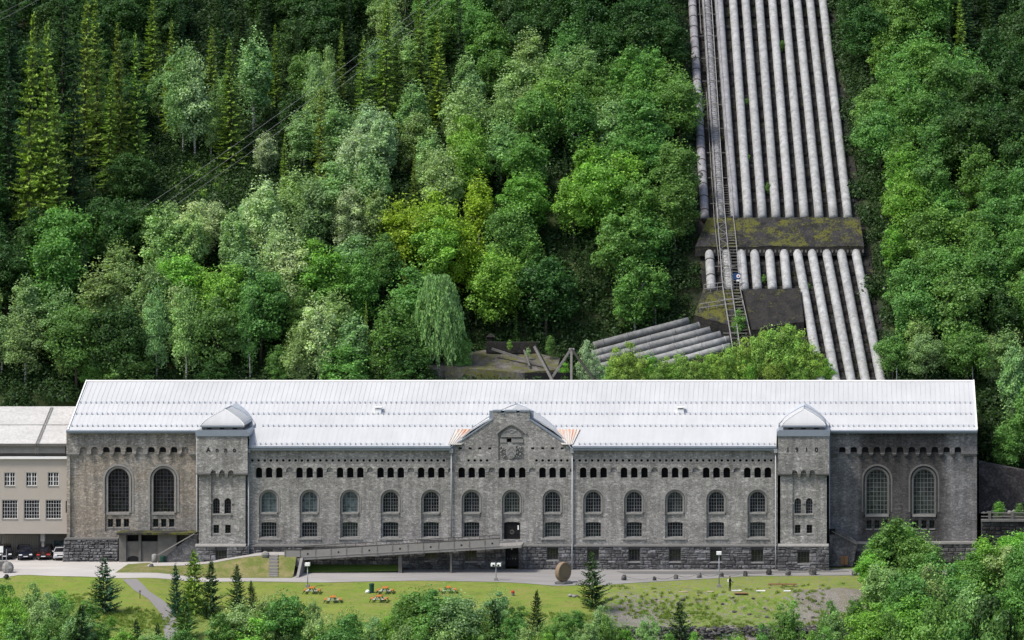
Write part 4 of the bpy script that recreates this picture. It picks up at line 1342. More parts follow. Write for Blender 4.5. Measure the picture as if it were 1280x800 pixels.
MB().box(WX(67, YA + 3.8), WX(80, YA + 3.8), YA + 4.0, YA + 4.2, .6, WZ(676, YA + 3.8)).build('glazed_door', M['glass_teal'], AN)
for p_ in (-3, 52.6, -95):
    mb = MB(); mb.box(WX(p_ - 2.6, YA), WX(p_ + 2.6, YA), YA + .3, YA + .9, WZ(677, YA), WZ(667, YA)); mb.box(WX(p_ - 1.6, YA), WX(p_ + 1.6, YA), YA + .45, YA + .8, .4, WZ(677, YA))
    mb.build('column', M['concrete'], AN)
MB().box(ax0, ax1 - .1, YA + .02, YA + 4.3, WZ(667.0, YA), WZ(666.2, YA)).build('soffit', M['concrete_dark'], AN)
# ------------------------------------------------------------------ penstocks
def slope_line(pts, step=3.0, off=0.0):
    """3-D polyline on the pipe plane through photo pixels"""
    P = [onslope(x, y, off) for x, y in pts]
    out = [P[0]]
    for a, b in zip(P, P[1:]):
        n = max(1, int((b - a).length / step))
        for k in range(1, n + 1):
            q = a.lerp(b, k / n); q.z = zpipe(q.y) + off if len(pts) == 2 else q.z
            out.append(q)
    return out
PTOP = [865, 882.2, 898.5, 916, 931.5, 948.7, 965, 980.5, 996, 1012, 1028]
PMID = [881, 900.6, 918.4, 935.2, 953, 970.2, 987.4, 1005.6, 1024, 1042, 1060]
names = ['leftmost upper penstock pipe with dark flange rings, beside the forest edge', 'upper penstock pipe running beneath the pale inclined lattice track',
         'upper penstock pipe just right of the lattice track, behind the thin handrail'] + \
        ['%s upper penstock pipe counted from the right-hand forest edge, above the large mossy slab' % o for o in ('eighth', 'seventh', 'sixth', 'fifth', 'fourth', 'third', 'second')] + \
        ['rightmost upper penstock pipe, along the right-hand forest edge above the mossy slab']
def pipe(pts, r, label, group, ring_step, ring_w, ring_r, ring_mat, tint, name='penstock_pipe'):
    base = pts[-1]
    root = empty(name, base, 0, label, 'pipe', group)
    mb = MB(); mb.tube(pts, r, 14)
    sh = mb.build('pipe_shell', M['penstock'], root, True); sh.color = (*tint, 1)
    # rings
    tot = 0; nxt = ring_step * .4
    k = 0
    for a, b in zip(pts, pts[1:]):
        L = (b - a).length
        while nxt < tot + L and k < 60:
            p = a.lerp(b, (nxt - tot) / L); t = (b - a).normalized()
            mb = MB(); mb.tube([p - t * ring_w, p + t * ring_w], r + ring_r, 14)
            o = mb.build('ring', ring_mat, root, True); o.color = (*tint, 1)
            nxt += ring_step; k += 1
        tot += L
    return root
for i in range(11):
    dx = PMID[i] - PTOP[i]
    top = (PTOP[i] - dx * .10, -27)
    a = slope_line([top, (PTOP[i], 0), (PMID[i], 273)], 5)
    # straight in space: rebuild from the two ends
    A, B = onslope(*top), onslope(PMID[i], 273)
    pts = [B + (A - B) * (k / 24) for k in range(25)][::-1]
    for q in pts: q.z = zpipe(q.y)
    far = pts[0] + (pts[0] - pts[1]).normalized() * 40
    tint = [rng.uniform(.93, 1.05)] * 3
    if i == 0: tint = (.82, .79, .84)
    if i in (1, 2): tint = (.86, .85, .88)
    pipe([far] + pts, .64, names[i], 'penstock pipes above the mossy slab', 3.3 if i == 0 else 6.2, .09 if i == 0 else .05, .06 if i == 0 else .02, M['steel_dark'] if i == 0 else M['penstock'], tint)
LOWT = [885.8, 906, 925, 941.9, 960.4, 978.6, 997, 1015.2, 1033.6, 1051.8, 1070.2]
LOWB = [(889.5, 364), (912.5, 364), (930.8, 364), (947, 363), (965.8, 363), (984.5, 363), (1025.5, 474), (1044.2, 474), (1063.7, 474), (1081.6, 474), (1101, 474)]
ln = ['short lower penstock pipe left of the lattice track with dark rings', 'short lower penstock pipe under the lattice track', 'short lower penstock pipe beside the round blue sign',
      'first full short penstock pipe right of the round blue sign', 'middle one of the short penstock pipes above the square dark slab', 'rightmost short penstock pipe, ending at the square dark slab',
      'long lower penstock pipe touching the right end of the square dark slab', 'fourth long lower penstock pipe from the right, going down behind the roof',
      'third long lower penstock pipe from the right, going down behind the roof', 'second long lower penstock pipe from the right, going down behind the roof', 'rightmost long lower penstock pipe going down behind the white roof']
for i in range(11):
    A = onslope(LOWT[i], 300); B = onslope(*LOWB[i])
    if LOWB[i][1] > 400:
        A = onslope(LOWT[i] - (LOWB[i][0] - LOWT[i]) * .11, 300)
    pts = [A.lerp(B, k / 10) for k in range(11)]
    for q in pts: q.z = zpipe(q.y)
    if i > 5:
        e = pts[-1] + (pts[-1] - pts[-2]).normalized() * 3.0; pts.append(Vector((e.x, max(e.y, 25.4), zpipe(max(e.y, 25.4)))))
    tint = [rng.uniform(.95, 1.08)] * 3
    pipe(pts, .64, ln[i], 'penstock pipes below the mossy slab', 3.3 if i == 0 else 7.0, .09 if i == 0 else .06, .06 if i == 0 else .03, M['steel_dark'] if i == 0 else M['penstock'], tint)

# concrete sleepers across the dark bed
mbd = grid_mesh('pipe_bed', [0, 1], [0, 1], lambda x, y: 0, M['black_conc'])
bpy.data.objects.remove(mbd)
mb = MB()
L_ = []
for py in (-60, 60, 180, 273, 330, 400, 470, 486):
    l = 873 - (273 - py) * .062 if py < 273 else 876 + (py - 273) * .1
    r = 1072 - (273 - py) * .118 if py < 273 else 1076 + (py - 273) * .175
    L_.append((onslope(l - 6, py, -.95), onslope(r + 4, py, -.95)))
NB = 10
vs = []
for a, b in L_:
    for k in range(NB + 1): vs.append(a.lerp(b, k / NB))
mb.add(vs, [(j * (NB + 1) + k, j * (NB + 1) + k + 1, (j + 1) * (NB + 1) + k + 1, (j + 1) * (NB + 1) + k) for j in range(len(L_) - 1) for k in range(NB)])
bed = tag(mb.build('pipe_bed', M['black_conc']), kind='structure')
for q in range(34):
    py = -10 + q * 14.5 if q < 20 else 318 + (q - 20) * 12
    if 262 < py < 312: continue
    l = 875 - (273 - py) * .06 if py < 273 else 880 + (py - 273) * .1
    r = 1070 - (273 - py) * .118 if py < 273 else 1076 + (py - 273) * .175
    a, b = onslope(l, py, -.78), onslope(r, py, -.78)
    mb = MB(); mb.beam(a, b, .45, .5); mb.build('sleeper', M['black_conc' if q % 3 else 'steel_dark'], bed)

def slab(name, quad, t_up, drop, mat, mat2, label, cat='concrete block', inset=.0):
    """thick sloping slab: quad pixels (back left, back right, front right, front left) raised above the pipe plane"""
    P = [onslope(x, y, t_up) for x, y in quad]
    root = empty(name, P[3] - Vector((0, 0, drop)), 0, label, cat)
    mb = MB()
    n = 14; m_ = 5
    vs = []
    for j in range(m_ + 1):
        for i in range(n + 1):
            a = P[0].lerp(P[1], i / n); b = P[3].lerp(P[2], i / n)
            v = a.lerp(b, j / m_)
            v.z += rng.uniform(-.06, .06)
            vs.append(v)
    mb.add(vs, [(j * (n + 1) + i, j * (n + 1) + i + 1, (j + 1) * (n + 1) + i + 1, (j + 1) * (n + 1) + i) for j in range(m_) for i in range(n)])
    mb.build('top_slab', mat, root)
    mb = MB()
    Q = [p - Vector((0, 0, .06)) for p in P]; B = [p - Vector((0, 0, drop)) for p in P]
    mb.add(Q + B, [(3, 2, 6, 7), (2, 1, 5, 6), (1, 0, 4, 5), (0, 3, 7, 4), (4, 5, 6, 7)])
    mb.build('body', mat2, root)
    return root
b1 = slab('anchor_block', [(884, 272.5), (1074.5, 271.2), (1080, 307.5), (869, 308.5)], 1.2, 1.3, M['moss_roof'], M['black_conc'], 'large mossy concrete anchor slab across all the penstock pipes')
# front ledge with the row of stub marks
P0, P1 = onslope(872, 311, .5), onslope(1081, 311, .5)
mb = MB()
for k in range(44):
    p = P0.lerp(P1, (k + .5) / 44); mb.box(p.x - .12, p.x + .12, p.y - .5, p.y, p.z - .5, p.z - .1)
mb.build('bracket', M['concrete_dark'], b1)
b2 = slab('anchor_block', [(929, 361.5), (1000.5, 360.5), (1005, 402), (940, 413)], 1.15, 2.4, M['black_conc'], M['black_conc'], 'square dark concrete slab where the short penstock pipes end')
b3 = slab('anchor_block', [(879, 361.5), (926, 361.5), (938, 414), (868, 394)], .6, 2.0, M['moss_roof'], M['black_conc'], 'low mossy concrete platform with railings under the inclined track')

# inclined lattice track and stair handrail
def sl(px, py, off): return onslope(px, py, off)
tk = empty('inclined_lattice_track', sl(921, 444, 1.0), 0, 'pale steel lattice track climbing steeply between the penstock pipes', 'inclined track')
rails = [((877.5, -20), (896, 260), (903.5, 360), (917, 443)), ((888, -20), (905.4, 260), (914.5, 360), (926.5, 446))]
rp = []
for rl in rails:
    P = [sl(x, y, 1.35) for x, y in rl]
    P[0] = P[0] + (P[0] - P[1]).normalized() * 20
    mb = MB()
    for a, b in zip(P, P[1:]): mb.beam(a, b, .10, .16)
    mb.build('rail', M['steel_white'], tk); rp.append(P)
def along(P, d):
    for a, b in zip(P, P[1:]):
        L = (b - a).length
        if d <= L: return a.lerp(b, d / L)
        d -= L
    return P[-1]
TL = min(sum((b - a).length for a, b in zip(P, P[1:])) for P in rp)
d = 2.0; k = 0
mb2 = MB()
while d < TL - .5:
    a, b = along(rp[0], d), along(rp[1], d)
    mb = MB(); mb.beam(a, b, .05 if k % 3 else .11, .08); mb.build('rung', M['steel_old'], tk)
    if d < TL - 14:
        c, e = along(rp[0], d + 1.15), along(rp[1], d + 1.15)
        mb = MB()
        if k % 2: mb.beam(a, e, .05, .05)
        else: mb.beam(b, c, .05, .05)
        mb.build('brace', M['steel_white'], tk)
    if k % 6 == 0:
        mb = MB(); mb.beam(a + Vector((-.9, 0, -.1)), b + Vector((.8, 0, -.1)), .1, .1)
        mb.beam(a, a - Vector((0, 0, 2.2)), .1, .1); mb.beam(b, b - Vector((0, 0, 2.2)), .1, .1)
        mb.build('trestle', M['steel_old'], tk)
    d += 1.15; k += 1
hr = empty('stair_handrail', sl(938, 418, 1.0), 0, 'thin handrail beside the penstock stair, right of the lattice track', 'handrail')
P = [sl(893, -10, 1.5), sl(907, 180, 1.5), sl(912.4, 230, 1.5), sl(920, 300, 1.8), sl(925.5, 362, 1.4), sl(938, 418, 1.4)]
mb = MB()
for a, b in zip(P, P[1:]): mb.tube([a, b], .055, 5)
mb.build('top_rail', M['steel_white'], hr)
for k in range(22):
    q = along(P, 3 + k * 4.2); mb = MB(); mb.tube([q, q - Vector((0, 0, 1.5))], .04, 5); mb.build('post', M['steel_white'], hr)
st = empty('stair', sl(920, 440, 0), 0, 'narrow dark stair climbing beside the lattice track', 'stair')
S0 = [sl(908, 230, .3), sl(915, 300, 1.45), sl(920, 362, .9), sl(932, 430, .6)]
for k in range(60):
    q = along(S0, .3 + k * .62); mb = MB(); mb.box(q.x - .5, q.x + .5, q.y - .14, q.y + .14, q.z - .05, q.z + .02); mb.build('tread', M['steel_old'], st)
hr2 = empty('thin_side_rail', sl(892, 270, 1.2), 0, 'single thin rail on posts left of the lattice track', 'handrail')
mb = MB(); mb.tube([sl(874, 0, 1.6), sl(876.5, 42, 1.6)], .05, 5); mb.tube([sl(883, 115, 1.6), sl(893, 275, 1.6), sl(899, 330, 1.6)], .05, 5)
mb.build('rail', M['steel_old'], hr2)
for (x, y) in ((875.5, 25), (885, 150), (889, 210), (892, 265), (898, 325)):
    q = sl(x, y, 1.6); mb = MB(); mb.tube([q, q - Vector((0, 0, 1.6))], .04, 5); mb.build('post', M['steel_old'], hr2)
def railing(name, a, b, n, h, label, off):
    A, B = sl(*a, off), sl(*b, off)
    root = empty(name, A, 0, label, 'railing')
    for hh in (h, h * .5):
        mb = MB(); mb.tube([A + Vector((0, 0, hh)), B + Vector((0, 0, hh))], .045, 5); mb.build('rail', M['steel_white'], root)
    for k in range(n + 1):
        q = A.lerp(B, k / n); mb = MB(); mb.tube([q, q + Vector((0, 0, h))], .04, 5); mb.build('post', M['steel_white'], root)
railing('platform_railing', (880, 366), (905, 363), 3, 1.1, 'upper short railing on the platform under the lattice track', .6)
railing('platform_railing', (875, 390), (928, 382), 5, 1.1, 'lower, longer railing across the mossy platform under the track', .6)
# round sign
q = sl(922, 346, 1.9)
sg = empty('round_sign', q - Vector((0, 0, 1.6)), 0, 'small blue board with white ring and red centre beside the lattice track', 'sign')
MB().box(q.x - .62, q.x + .42, q.y - .04, q.y, q.z - .35, q.z + .5).build('board', M['blue'], sg)
mb = MB(); mb.tube([(q.x + .1, q.y - .07, q.z + .1), (q.x + .1, q.y - .04, q.z + .1)], .27, 20); mb.build('white_disc', M['lamp'], sg)
mb = MB(); mb.tube([(q.x + .1, q.y - .09, q.z + .1), (q.x + .1, q.y - .07, q.z + .1)], .11, 16); mb.build('red_disc', M['red'], sg)
MB().box(q.x - .15, q.x + .38, q.y - .06, q.y, q.z - .62, q.z - .38).build('lower_panel', M['lamp'], sg)
mb = MB(); mb.tube([(q.x - .1, q.y + .04, q.z + .3), (q.x - .1, q.y + .04, q.z - 1.8)], .05, 6); mb.build('post', M['steel_old'], sg)

# pipes that turn away to the left
ends = [((861, 401), (742, 432)), ((875, 407), (740, 443)), ((888, 412.5), (738, 452)), ((901, 418), (738, 462)), ((912, 424), (742, 470)), ((913, 433), (770, 473))]
sn = ['uppermost', 'second from top', 'third from top', 'fourth from top', 'fifth from top', 'lowest']
for i, (a, b) in enumerate(ends):
    A = onslope(*a, .3); YB = A.y - 2.5
    Bp = Vector((WX(b[0], YB), YB, WZ(b[1], YB)))
    pts = [A + (Bp - A) * (k / 6) for k in range(7)]
    tint = [.5 + .07 * i] * 3
    pipe(pts[::-1], .52, '%s of the fanned pipes running left from the inclined track' % sn[i], 'fanned pipes left of the inclined track', 3.4, .08, .04, M['penstock'], tint, 'side_pipe')

# ruined concrete basin and struts behind the roof
Yr = 21.0
def w3(px, py, Y): x, z = W(px, py, Y); return Vector((x, Y, z))
def w7(px, py, Y): return w3(px, py, Y + 7)
ru = empty('concrete_basin', (WX(620, 30), 30, 17), 0, 'weathered mossy concrete basin left over behind the roof ridge', 'ruin')
mb = MB()
tp = [w7(534, 456, 19.6), w7(652, 466, 19.6), w7(696, 462, 20.5), w7(700, 448, 25.5), w7(640, 434, 28), w7(600, 438, 28), w7(560, 447, 25)]
bt = [Vector((p.x, p.y, 13)) for p in tp]
n = len(tp)
mb.add(tp + bt, [tuple(range(n))] + [(i, i + n, (i + 1) % n + n, (i + 1) % n) for i in range(n)])
mb.build('basin_slab', M['moss_side'], ru)
mb = MB(); mb.box(WX(608, 34), WX(671, 34), 33.6, 34.6, WZ(441, 34), WZ(427.5, 34)); mb.build('low_wall', M['black_conc'], ru)
mb = MB(); mb.box(WX(656, 26.3), WX(714, 26.3), 26.2, 26.5, WZ(482, 26.3), WZ(466, 26.3)); mb.build('dark_recess', M['black'], ru)
mb = MB(); mb.beam(w7(615, 436, 25), w7(700, 464, 20.5), .25, .3); mb.beam(w7(655, 438, 24), w7(662, 458, 21), .2, .2); mb.build('kerb', M['concrete_dark'], ru)
hut = empty('small_hut', (WX(613, 37), 37, WZ(428, 37)), 0, 'tiny dark roofed hut on the concrete basin', 'hut')
MB().box(WX(609, 37), WX(617, 37), 36.6, 37.6, WZ(429, 37), WZ(420.5, 37)).build('wall', M['black_conc'], hut)
mb = MB(); mb.prism([W(607.5, 421, 37), W(618.5, 421, 37), W(613, 416.5, 37)], 36.4, 37.8); mb.build('roof', M['steel_dark'], hut)
s1 = empty('steel_strut', w7(690, 476, 18.6), 0, 'single slanting steel strut, left of the paired struts behind the roof', 'strut')
mb = MB(); mb.beam(w7(668.6, 432, 19), w7(693, 478, 18.2), .32, .3); mb.build('beam', M['steel_dark'], s1)
mb = MB(); mb.beam(w7(667.8, 433, 18.8), w7(692, 479, 18), .08, .34); mb.build('flange', M['steel_old'], s1)
s2 = empty('strut_pair', w7(714, 476, 18.6), 0, 'paired slanting steel struts with an upright, behind the white roof', 'strut')
for a, b, m_ in (((714, 436), (686, 478), 'steel_old'), ((714.5, 436), (745, 478), 'steel_dark'), ((714.2, 437), (714.2, 479), 'steel_old')):
    mb = MB(); mb.beam(w7(*a, 18.9), w7(*b, 18.3), .3, .26); mb.build('beam', M[m_], s2)
MB().tube([w7(711, 437, 19), w7(718, 437, 19)], .2, 8).build('joint', M['steel_old'], s2)

# power lines
def cable(a, b, sag, label, r=.022):
    A, B = Vector(a), Vector(b)
    pts = []
    for k in range(25):
        t = k / 24; p = A.lerp(B, t); p.z -= sag * 4 * t * (1 - t); pts.append(p)
    mb = MB(); mb.tube(pts, r, 5); o = mb.build('power_cable', M['steel_white'])
    tag(o, label, 'cable', 'power cables over the forest')
def w3v(px, py, Y): return tuple(w3(px, py, Y))
for i, (a, b, lb) in enumerate((((560, -18), (150, 279), 'upper'), ((560, -8), (150, 292), 'middle'), ((560, 3), (150, 303), 'lower'))):
    cable(w3v(*a, 84), w3v(*b, 44), .8, '%s of three parallel power cables crossing the dark forest' % lb)
for i, (a, b, lb) in enumerate((((-40, 34), (60, -14), 'upper'), ((-40, 44), (80, -18), 'lower'))):
    cable(w3v(*a, 70), w3v(*b, 80), .2, '%s of the two power cables in the top left corner' % lb)

# ------------------------------------------------------------------ tree prototypes
def leaf_mesh(name, cen, nrm, size, tone, mat, asp=.62):
    N = len(cen)
    nrm = nrm / np.linalg.norm(nrm, axis=1, keepdims=True)
    r = nrng.normal(size=(N, 3))
    t = np.cross(nrm, r); t /= np.linalg.norm(t, axis=1, keepdims=True)
    b = np.cross(nrm, t)
    s = size[:, None]
    v = np.stack([cen + t * s, cen + b * s * asp, cen - t * s, cen - b * s * asp], 1).reshape(-1, 3)
    return quads(name, v, tone, mat)
def quads(name, v, tone, mat):
    N = len(v) // 4
    m = bpy.data.meshes.new(name)
    m.vertices.add(4 * N); m.vertices.foreach_set('co', v.astype(np.float32).ravel())
    m.loops.add(4 * N); m.loops.foreach_set('vertex_index', np.arange(4 * N, dtype=np.int32))
    m.polygons.add(N); m.polygons.foreach_set('loop_start', np.arange(N, dtype=np.int32) * 4)
    try: m.polygons.foreach_set('loop_total', np.full(N, 4, dtype=np.int32))
    except Exception: pass
    m.materials.append(mat)
    a = m.attributes.new('tone', 'FLOAT', 'POINT'); a.data.foreach_set('value', np.repeat(np.clip(tone, 0, 1), 4).astype(np.float32))
    m.update(calc_edges=True)
    return m

def trunk_mesh(name, H, r0, mat, limbs=6, R=2.5, lean=.3):
    mb = MB()
    pts = [Vector((lean * math.sin(k * 1.1) * .3, lean * math.sin(k * .8 + 1) * .3 - .0, H * .80 * k / 7)) for k in range(8)]
    pts[0] = Vector((0, 0, -1.2))
    mb.tube(pts, [r0 * (1 - .85 * k / 7) + .02 for k in range(8)], 7)
    for k in range(limbs):
        t = .3 + .4 * k / max(1, limbs); p = pts[0].lerp(pts[-1], t) if False else Vector((0, 0, H * t * .92))
        an = k * 2.4
        e = Vector((math.cos(an) * R * .62, math.sin(an) * R * .62, p.z + R * .55))
        mb.tube([p, p.lerp(e, .5) + Vector((0, 0, -.12 * R)), e], [r0 * .35, r0 * .22, .03], 5)
    return mb.mesh(name, mat, True)

def broad(seed, H=12.0, Rx=3.0, nl=44, per=230, leaf=.17, low=.2, top=1.0, lobr=(.24, .42), tall=.42, droop=0.0):
    g = np.random.default_rng(seed)
    cz = H * (low + (1 - low) / 2); rz = H * (1 - low) / 2
    C = []; Nn = []; T = []; S = []
    for k in range(nl):
        d = g.normal(size=3); d /= np.linalg.norm(d)
        u = g.uniform(.35, .88) if k % 4 else g.uniform(0, .4)
        c = np.array([d[0] * Rx * u, d[1] * Rx * u, cz + d[2] * rz * u])
        # narrower above, wider at the lower middle
        h = (c[2] - H * low) / (H * (1 - low))
        c[:2] *= 1.12 - .5 * max(0, h - .35)
        lr = Rx * g.uniform(*lobr) * (1.1 - .35 * h)
        n = int(per * g.uniform(.7, 1.3))
        dd = g.normal(size=(n, 3)); dd[:, 2] += .4; dd /= np.linalg.norm(dd, axis=1, keepdims=True)
        rad = lr * g.uniform(.45, 1.08, n) ** .6
        p = c + dd * rad[:, None] * np.array([1, 1, .82])
        if droop:
            p[:, 2] -= droop * g.uniform(0, 1, n) ** 2 * (rad / lr) * 1.5
        C.append(p)
        Nn.append(dd * .9 + g.normal(size=(n, 3)) * .6 + np.array([0, 0, .3]))
        tl = g.uniform(.25, .75)
        T.append(tl + g.normal(size=n) * .11)
        S.append(leaf * g.uniform(.6, 1.25, n))
    # loose leaves that break the outline
    n = int(nl * per * .1)
    d = g.normal(size=(n, 3)); d /= np.linalg.norm(d, axis=1, keepdims=True)
    p = np.array([0, 0, cz]) + d * g.uniform(.6, 1.05, n)[:, None] * np.array([Rx, Rx, rz])
    C.append(p); Nn.append(g.normal(size=(n, 3))); T.append(g.uniform(.2, .9, n)); S.append(leaf * g.uniform(.6, 1.2, n))
    return leaf_mesh('crown', np.concatenate(C), np.concatenate(Nn), np.concatenate(S), np.concatenate(T), M['leaf'])

def weeping(seed, H=12.0, Rx=2.3):
    g = np.random.default_rng(seed)
    V = []; T = []
    for k in range(900):
        an = g.uniform(0, 6.283); u = g.uniform(.15, 1) ** .6
        h = g.uniform(.22, .98)
        rr = Rx * u * (1 - .62 * max(0, (h - .5) / .5) ** 1.8) * (.75 + .35 * min(1, h * 2.5))
        x, y, z = rr * math.cos(an), rr * math.sin(an), h * H
        L = g.uniform(.8, 2.2); tn = g.uniform(.2, .85)
        n = int(L / .11)
        for q in range(n):
            t = q / n
            c = np.array([x + .25 * t * math.cos(an) + g.normal() * .07, y + .25 * t * math.sin(an) + g.normal() * .07, z - L * t + .35 * math.sin(min(1, t * 3) * 3.14) * .4])
            s = g.uniform(.07, .14); a2 = g.uniform(0, 6.283)
            dx = np.array([math.cos(a2) * s * .75, math.sin(a2) * s * .75, g.normal() * .03]); dz = np.array([0, 0, s * 1.5])
            V += [c + dz, c + dx, c - dz, c - dx]; T.append(tn + g.normal() * .12)
    return quads('crown', np.array(V), np.array(T), M['leaf'])

def spruce(seed, H=20.0, Rb=3.2, dens=1.0, low=.06, droop=.35, spray=.34, gap=.5):
    g = np.random.default_rng(seed)
    V = []; T = []
    z = H * low
    while z < H * .985:
        f = (z / H - low) / (1 - low)
        rad = Rb * (1 - f) ** .82 * g.uniform(.78, 1.12) + .12
        nb = max(5, int((12 - 4 * f) * dens))
        a0 = g.uniform(0, 6.283)
        z0_ = z
        for b in range(nb):
            z = z0_ + g.uniform(-.9, .9) * gap
            an = a0 + 6.283 * b / nb + g.normal() * .35
            L = rad * g.uniform(.45, 1.2)
            if g.uniform() < .14: continue
            dr = droop * (1 - .7 * f) * g.uniform(.6, 1.3)
            tn = g.uniform(.05, .95)
            ca, sa = math.cos(an), math.sin(an)
            n = max(4, int(L / .12))
            for q in range(n):
                t = .12 + .9 * (q + g.uniform(0, .8)) / n
                px, pz = L * t, z - dr * L * t + .22 * L * t * t + g.normal() * .04
                w = (.14 + .10 * L) * (1.15 - t) + .08
                for sgn in (-1, 1):
                    # twig pointing out and slightly forward, hanging a little
                    s = w * g.uniform(.6, 1.15)
                    bx_, by_ = ca * px, sa * px
                    dirx = ca * .75 - sgn * sa * .8; diry = sa * .75 + sgn * ca * .8
                    tip = np.array([bx_ + dirx * s, by_ + diry * s, pz - .28 * s + g.normal() * .04])
                    c = np.array([bx_, by_, pz])
                    side = np.array([-diry, dirx, 0]) * spray * .20
                    up = np.array([0, 0, g.uniform(-.06, .10)])
                    mid = (c + tip) / 2
                    V += [c, mid + side + up, tip, mid - side - np.array([0, 0, .08])]
                    T.append(tn + g.normal() * .14 + .25 * (t - .5))
        z = z0_ + gap * g.uniform(.6, 1.3) * (1 - .45 * f)
    # leader
    for k in range(10):
        a = g.uniform(0, 6.283); c = np.array([0, 0, H * .96 + .045 * H * k / 10]); s = .22 * (1 - k / 12)
        d = np.array([math.cos(a) * s, math.sin(a) * s, .1]); V += [c, c + d * .5 + np.array([.05, 0, 0]), c + d, c + d * .5 - np.array([.05, 0, 0])]; T.append(.7)
    return quads('crown', np.array(V), np.array(T), M['needle'])

PROTO = {}
def reg(kind, H, crown, trunk): PROTO.setdefault(kind, []).append((H, crown, trunk))
for s in range(7):
    Rx = 2.7 + .35 * (s % 4); H = 12.0
    reg('broadleaf_tree', H, broad(100 + s, H, Rx, 42 + 3 * s, 270, .165, .14 + .03 * (s % 3)), trunk_mesh('trunk', H, .16, M['bark'], 7, Rx))
for s in range(6):
    Rx = 1.9 + .3 * (s % 3); H = 13.0
    reg('birch_tree', H, broad(200 + s, H, Rx, 50 + 4 * s, 220, .15, .12, lobr=(.26, .46), droop=.45), trunk_mesh('trunk', H, .13, M['birch'], 6, Rx))
for s in range(5):
    reg('spruce_tree', 20.0, spruce(300 + s, 20.0, 2.9 + .35 * (s % 3), 1.0, .05 + .05 * (s % 2), .3 + .08 * (s % 3)), trunk_mesh('trunk', 20.0, .2, M['bark'], 0))
for s in range(3):
    reg('young_spruce', 7.0, spruce(400 + s, 7.0, 2.5 + .2 * s, 1.0, .03, .02, .22, .34), trunk_mesh('trunk', 7.0, .09, M['bark'], 0))
for s in range(4):
    reg('bush', 6.0, broad(500 + s, 6.0, 2.3, 46, 230, .105, .02, lobr=(.14, .36)), trunk_mesh('trunk', 6.0, .08, M['bark'], 5, 2.2))
for s in range(3):
    reg('sapling', 5.0, broad(600 + s, 5.0, 1.2, 34, 150, .085, .04, lobr=(.22, .5)), trunk_mesh('trunk', 5.0, .05, M['bark'], 4, 1.0))
reg('weeping_birch', 12.0, weeping(700), trunk_mesh('trunk', 12.0, .16, M['birch'], 5, 2.0))
reg('snag', 9.0, spruce(800, 9.0, .7, .6, .2, .5, .12, .5), trunk_mesh('trunk', 9.5, .12, M['steel_old'], 0))

TREES = []
def plant(kind, x, y, z, h, color, width=1.0, rec=None, v=None):
    pr = PROTO[kind]; k = rng.randrange(len(pr)) if v is None else v % len(pr)
    H, cm, tm = pr[k]
    nm = {'bush': 'bush', 'sapling': 'young_tree', 'young_spruce': 'young_spruce', 'snag': 'dead_spruce'}.get(kind, kind)
    root = empty(nm, (x, y, z))
    s = h / H
    root.rotation_euler = (rng.uniform(-.03, .03), rng.uniform(-.03, .03), rng.uniform(0, 6.283))
    root.scale = (s * width, s * width, s)
    c = link_mesh('crown', cm, root); t = link_mesh('trunk', tm, root)
    j = [rng.uniform(.88, 1.12) for _ in range(3)]; L = rng.uniform(.85, 1.18)
    c.color = (color[0] * j[0] * L, color[1] * L, color[2] * j[2] * L, 1)
    px, py = proj(x, y, z + h)
    TREES.append(dict(o=root, kind=kind, px=px, py=py, by=proj(x, y, z)[1], x=x, y=y, tone=rec))
    return root

TONE = {'pale': (.36, .50, .26), 'birch': (.235, .375, .14), 'yellow': (.26, .40, .035), 'bright': (.175, .375, .055), 'mid': (.125, .27, .058),
        'deep': (.045, .115, .025), 'olive': (.175, .27, .045), 'dark': (.032, .075, .022), 'lime': (.24, .39, .08), 'blue': (.04, .11, .055)}
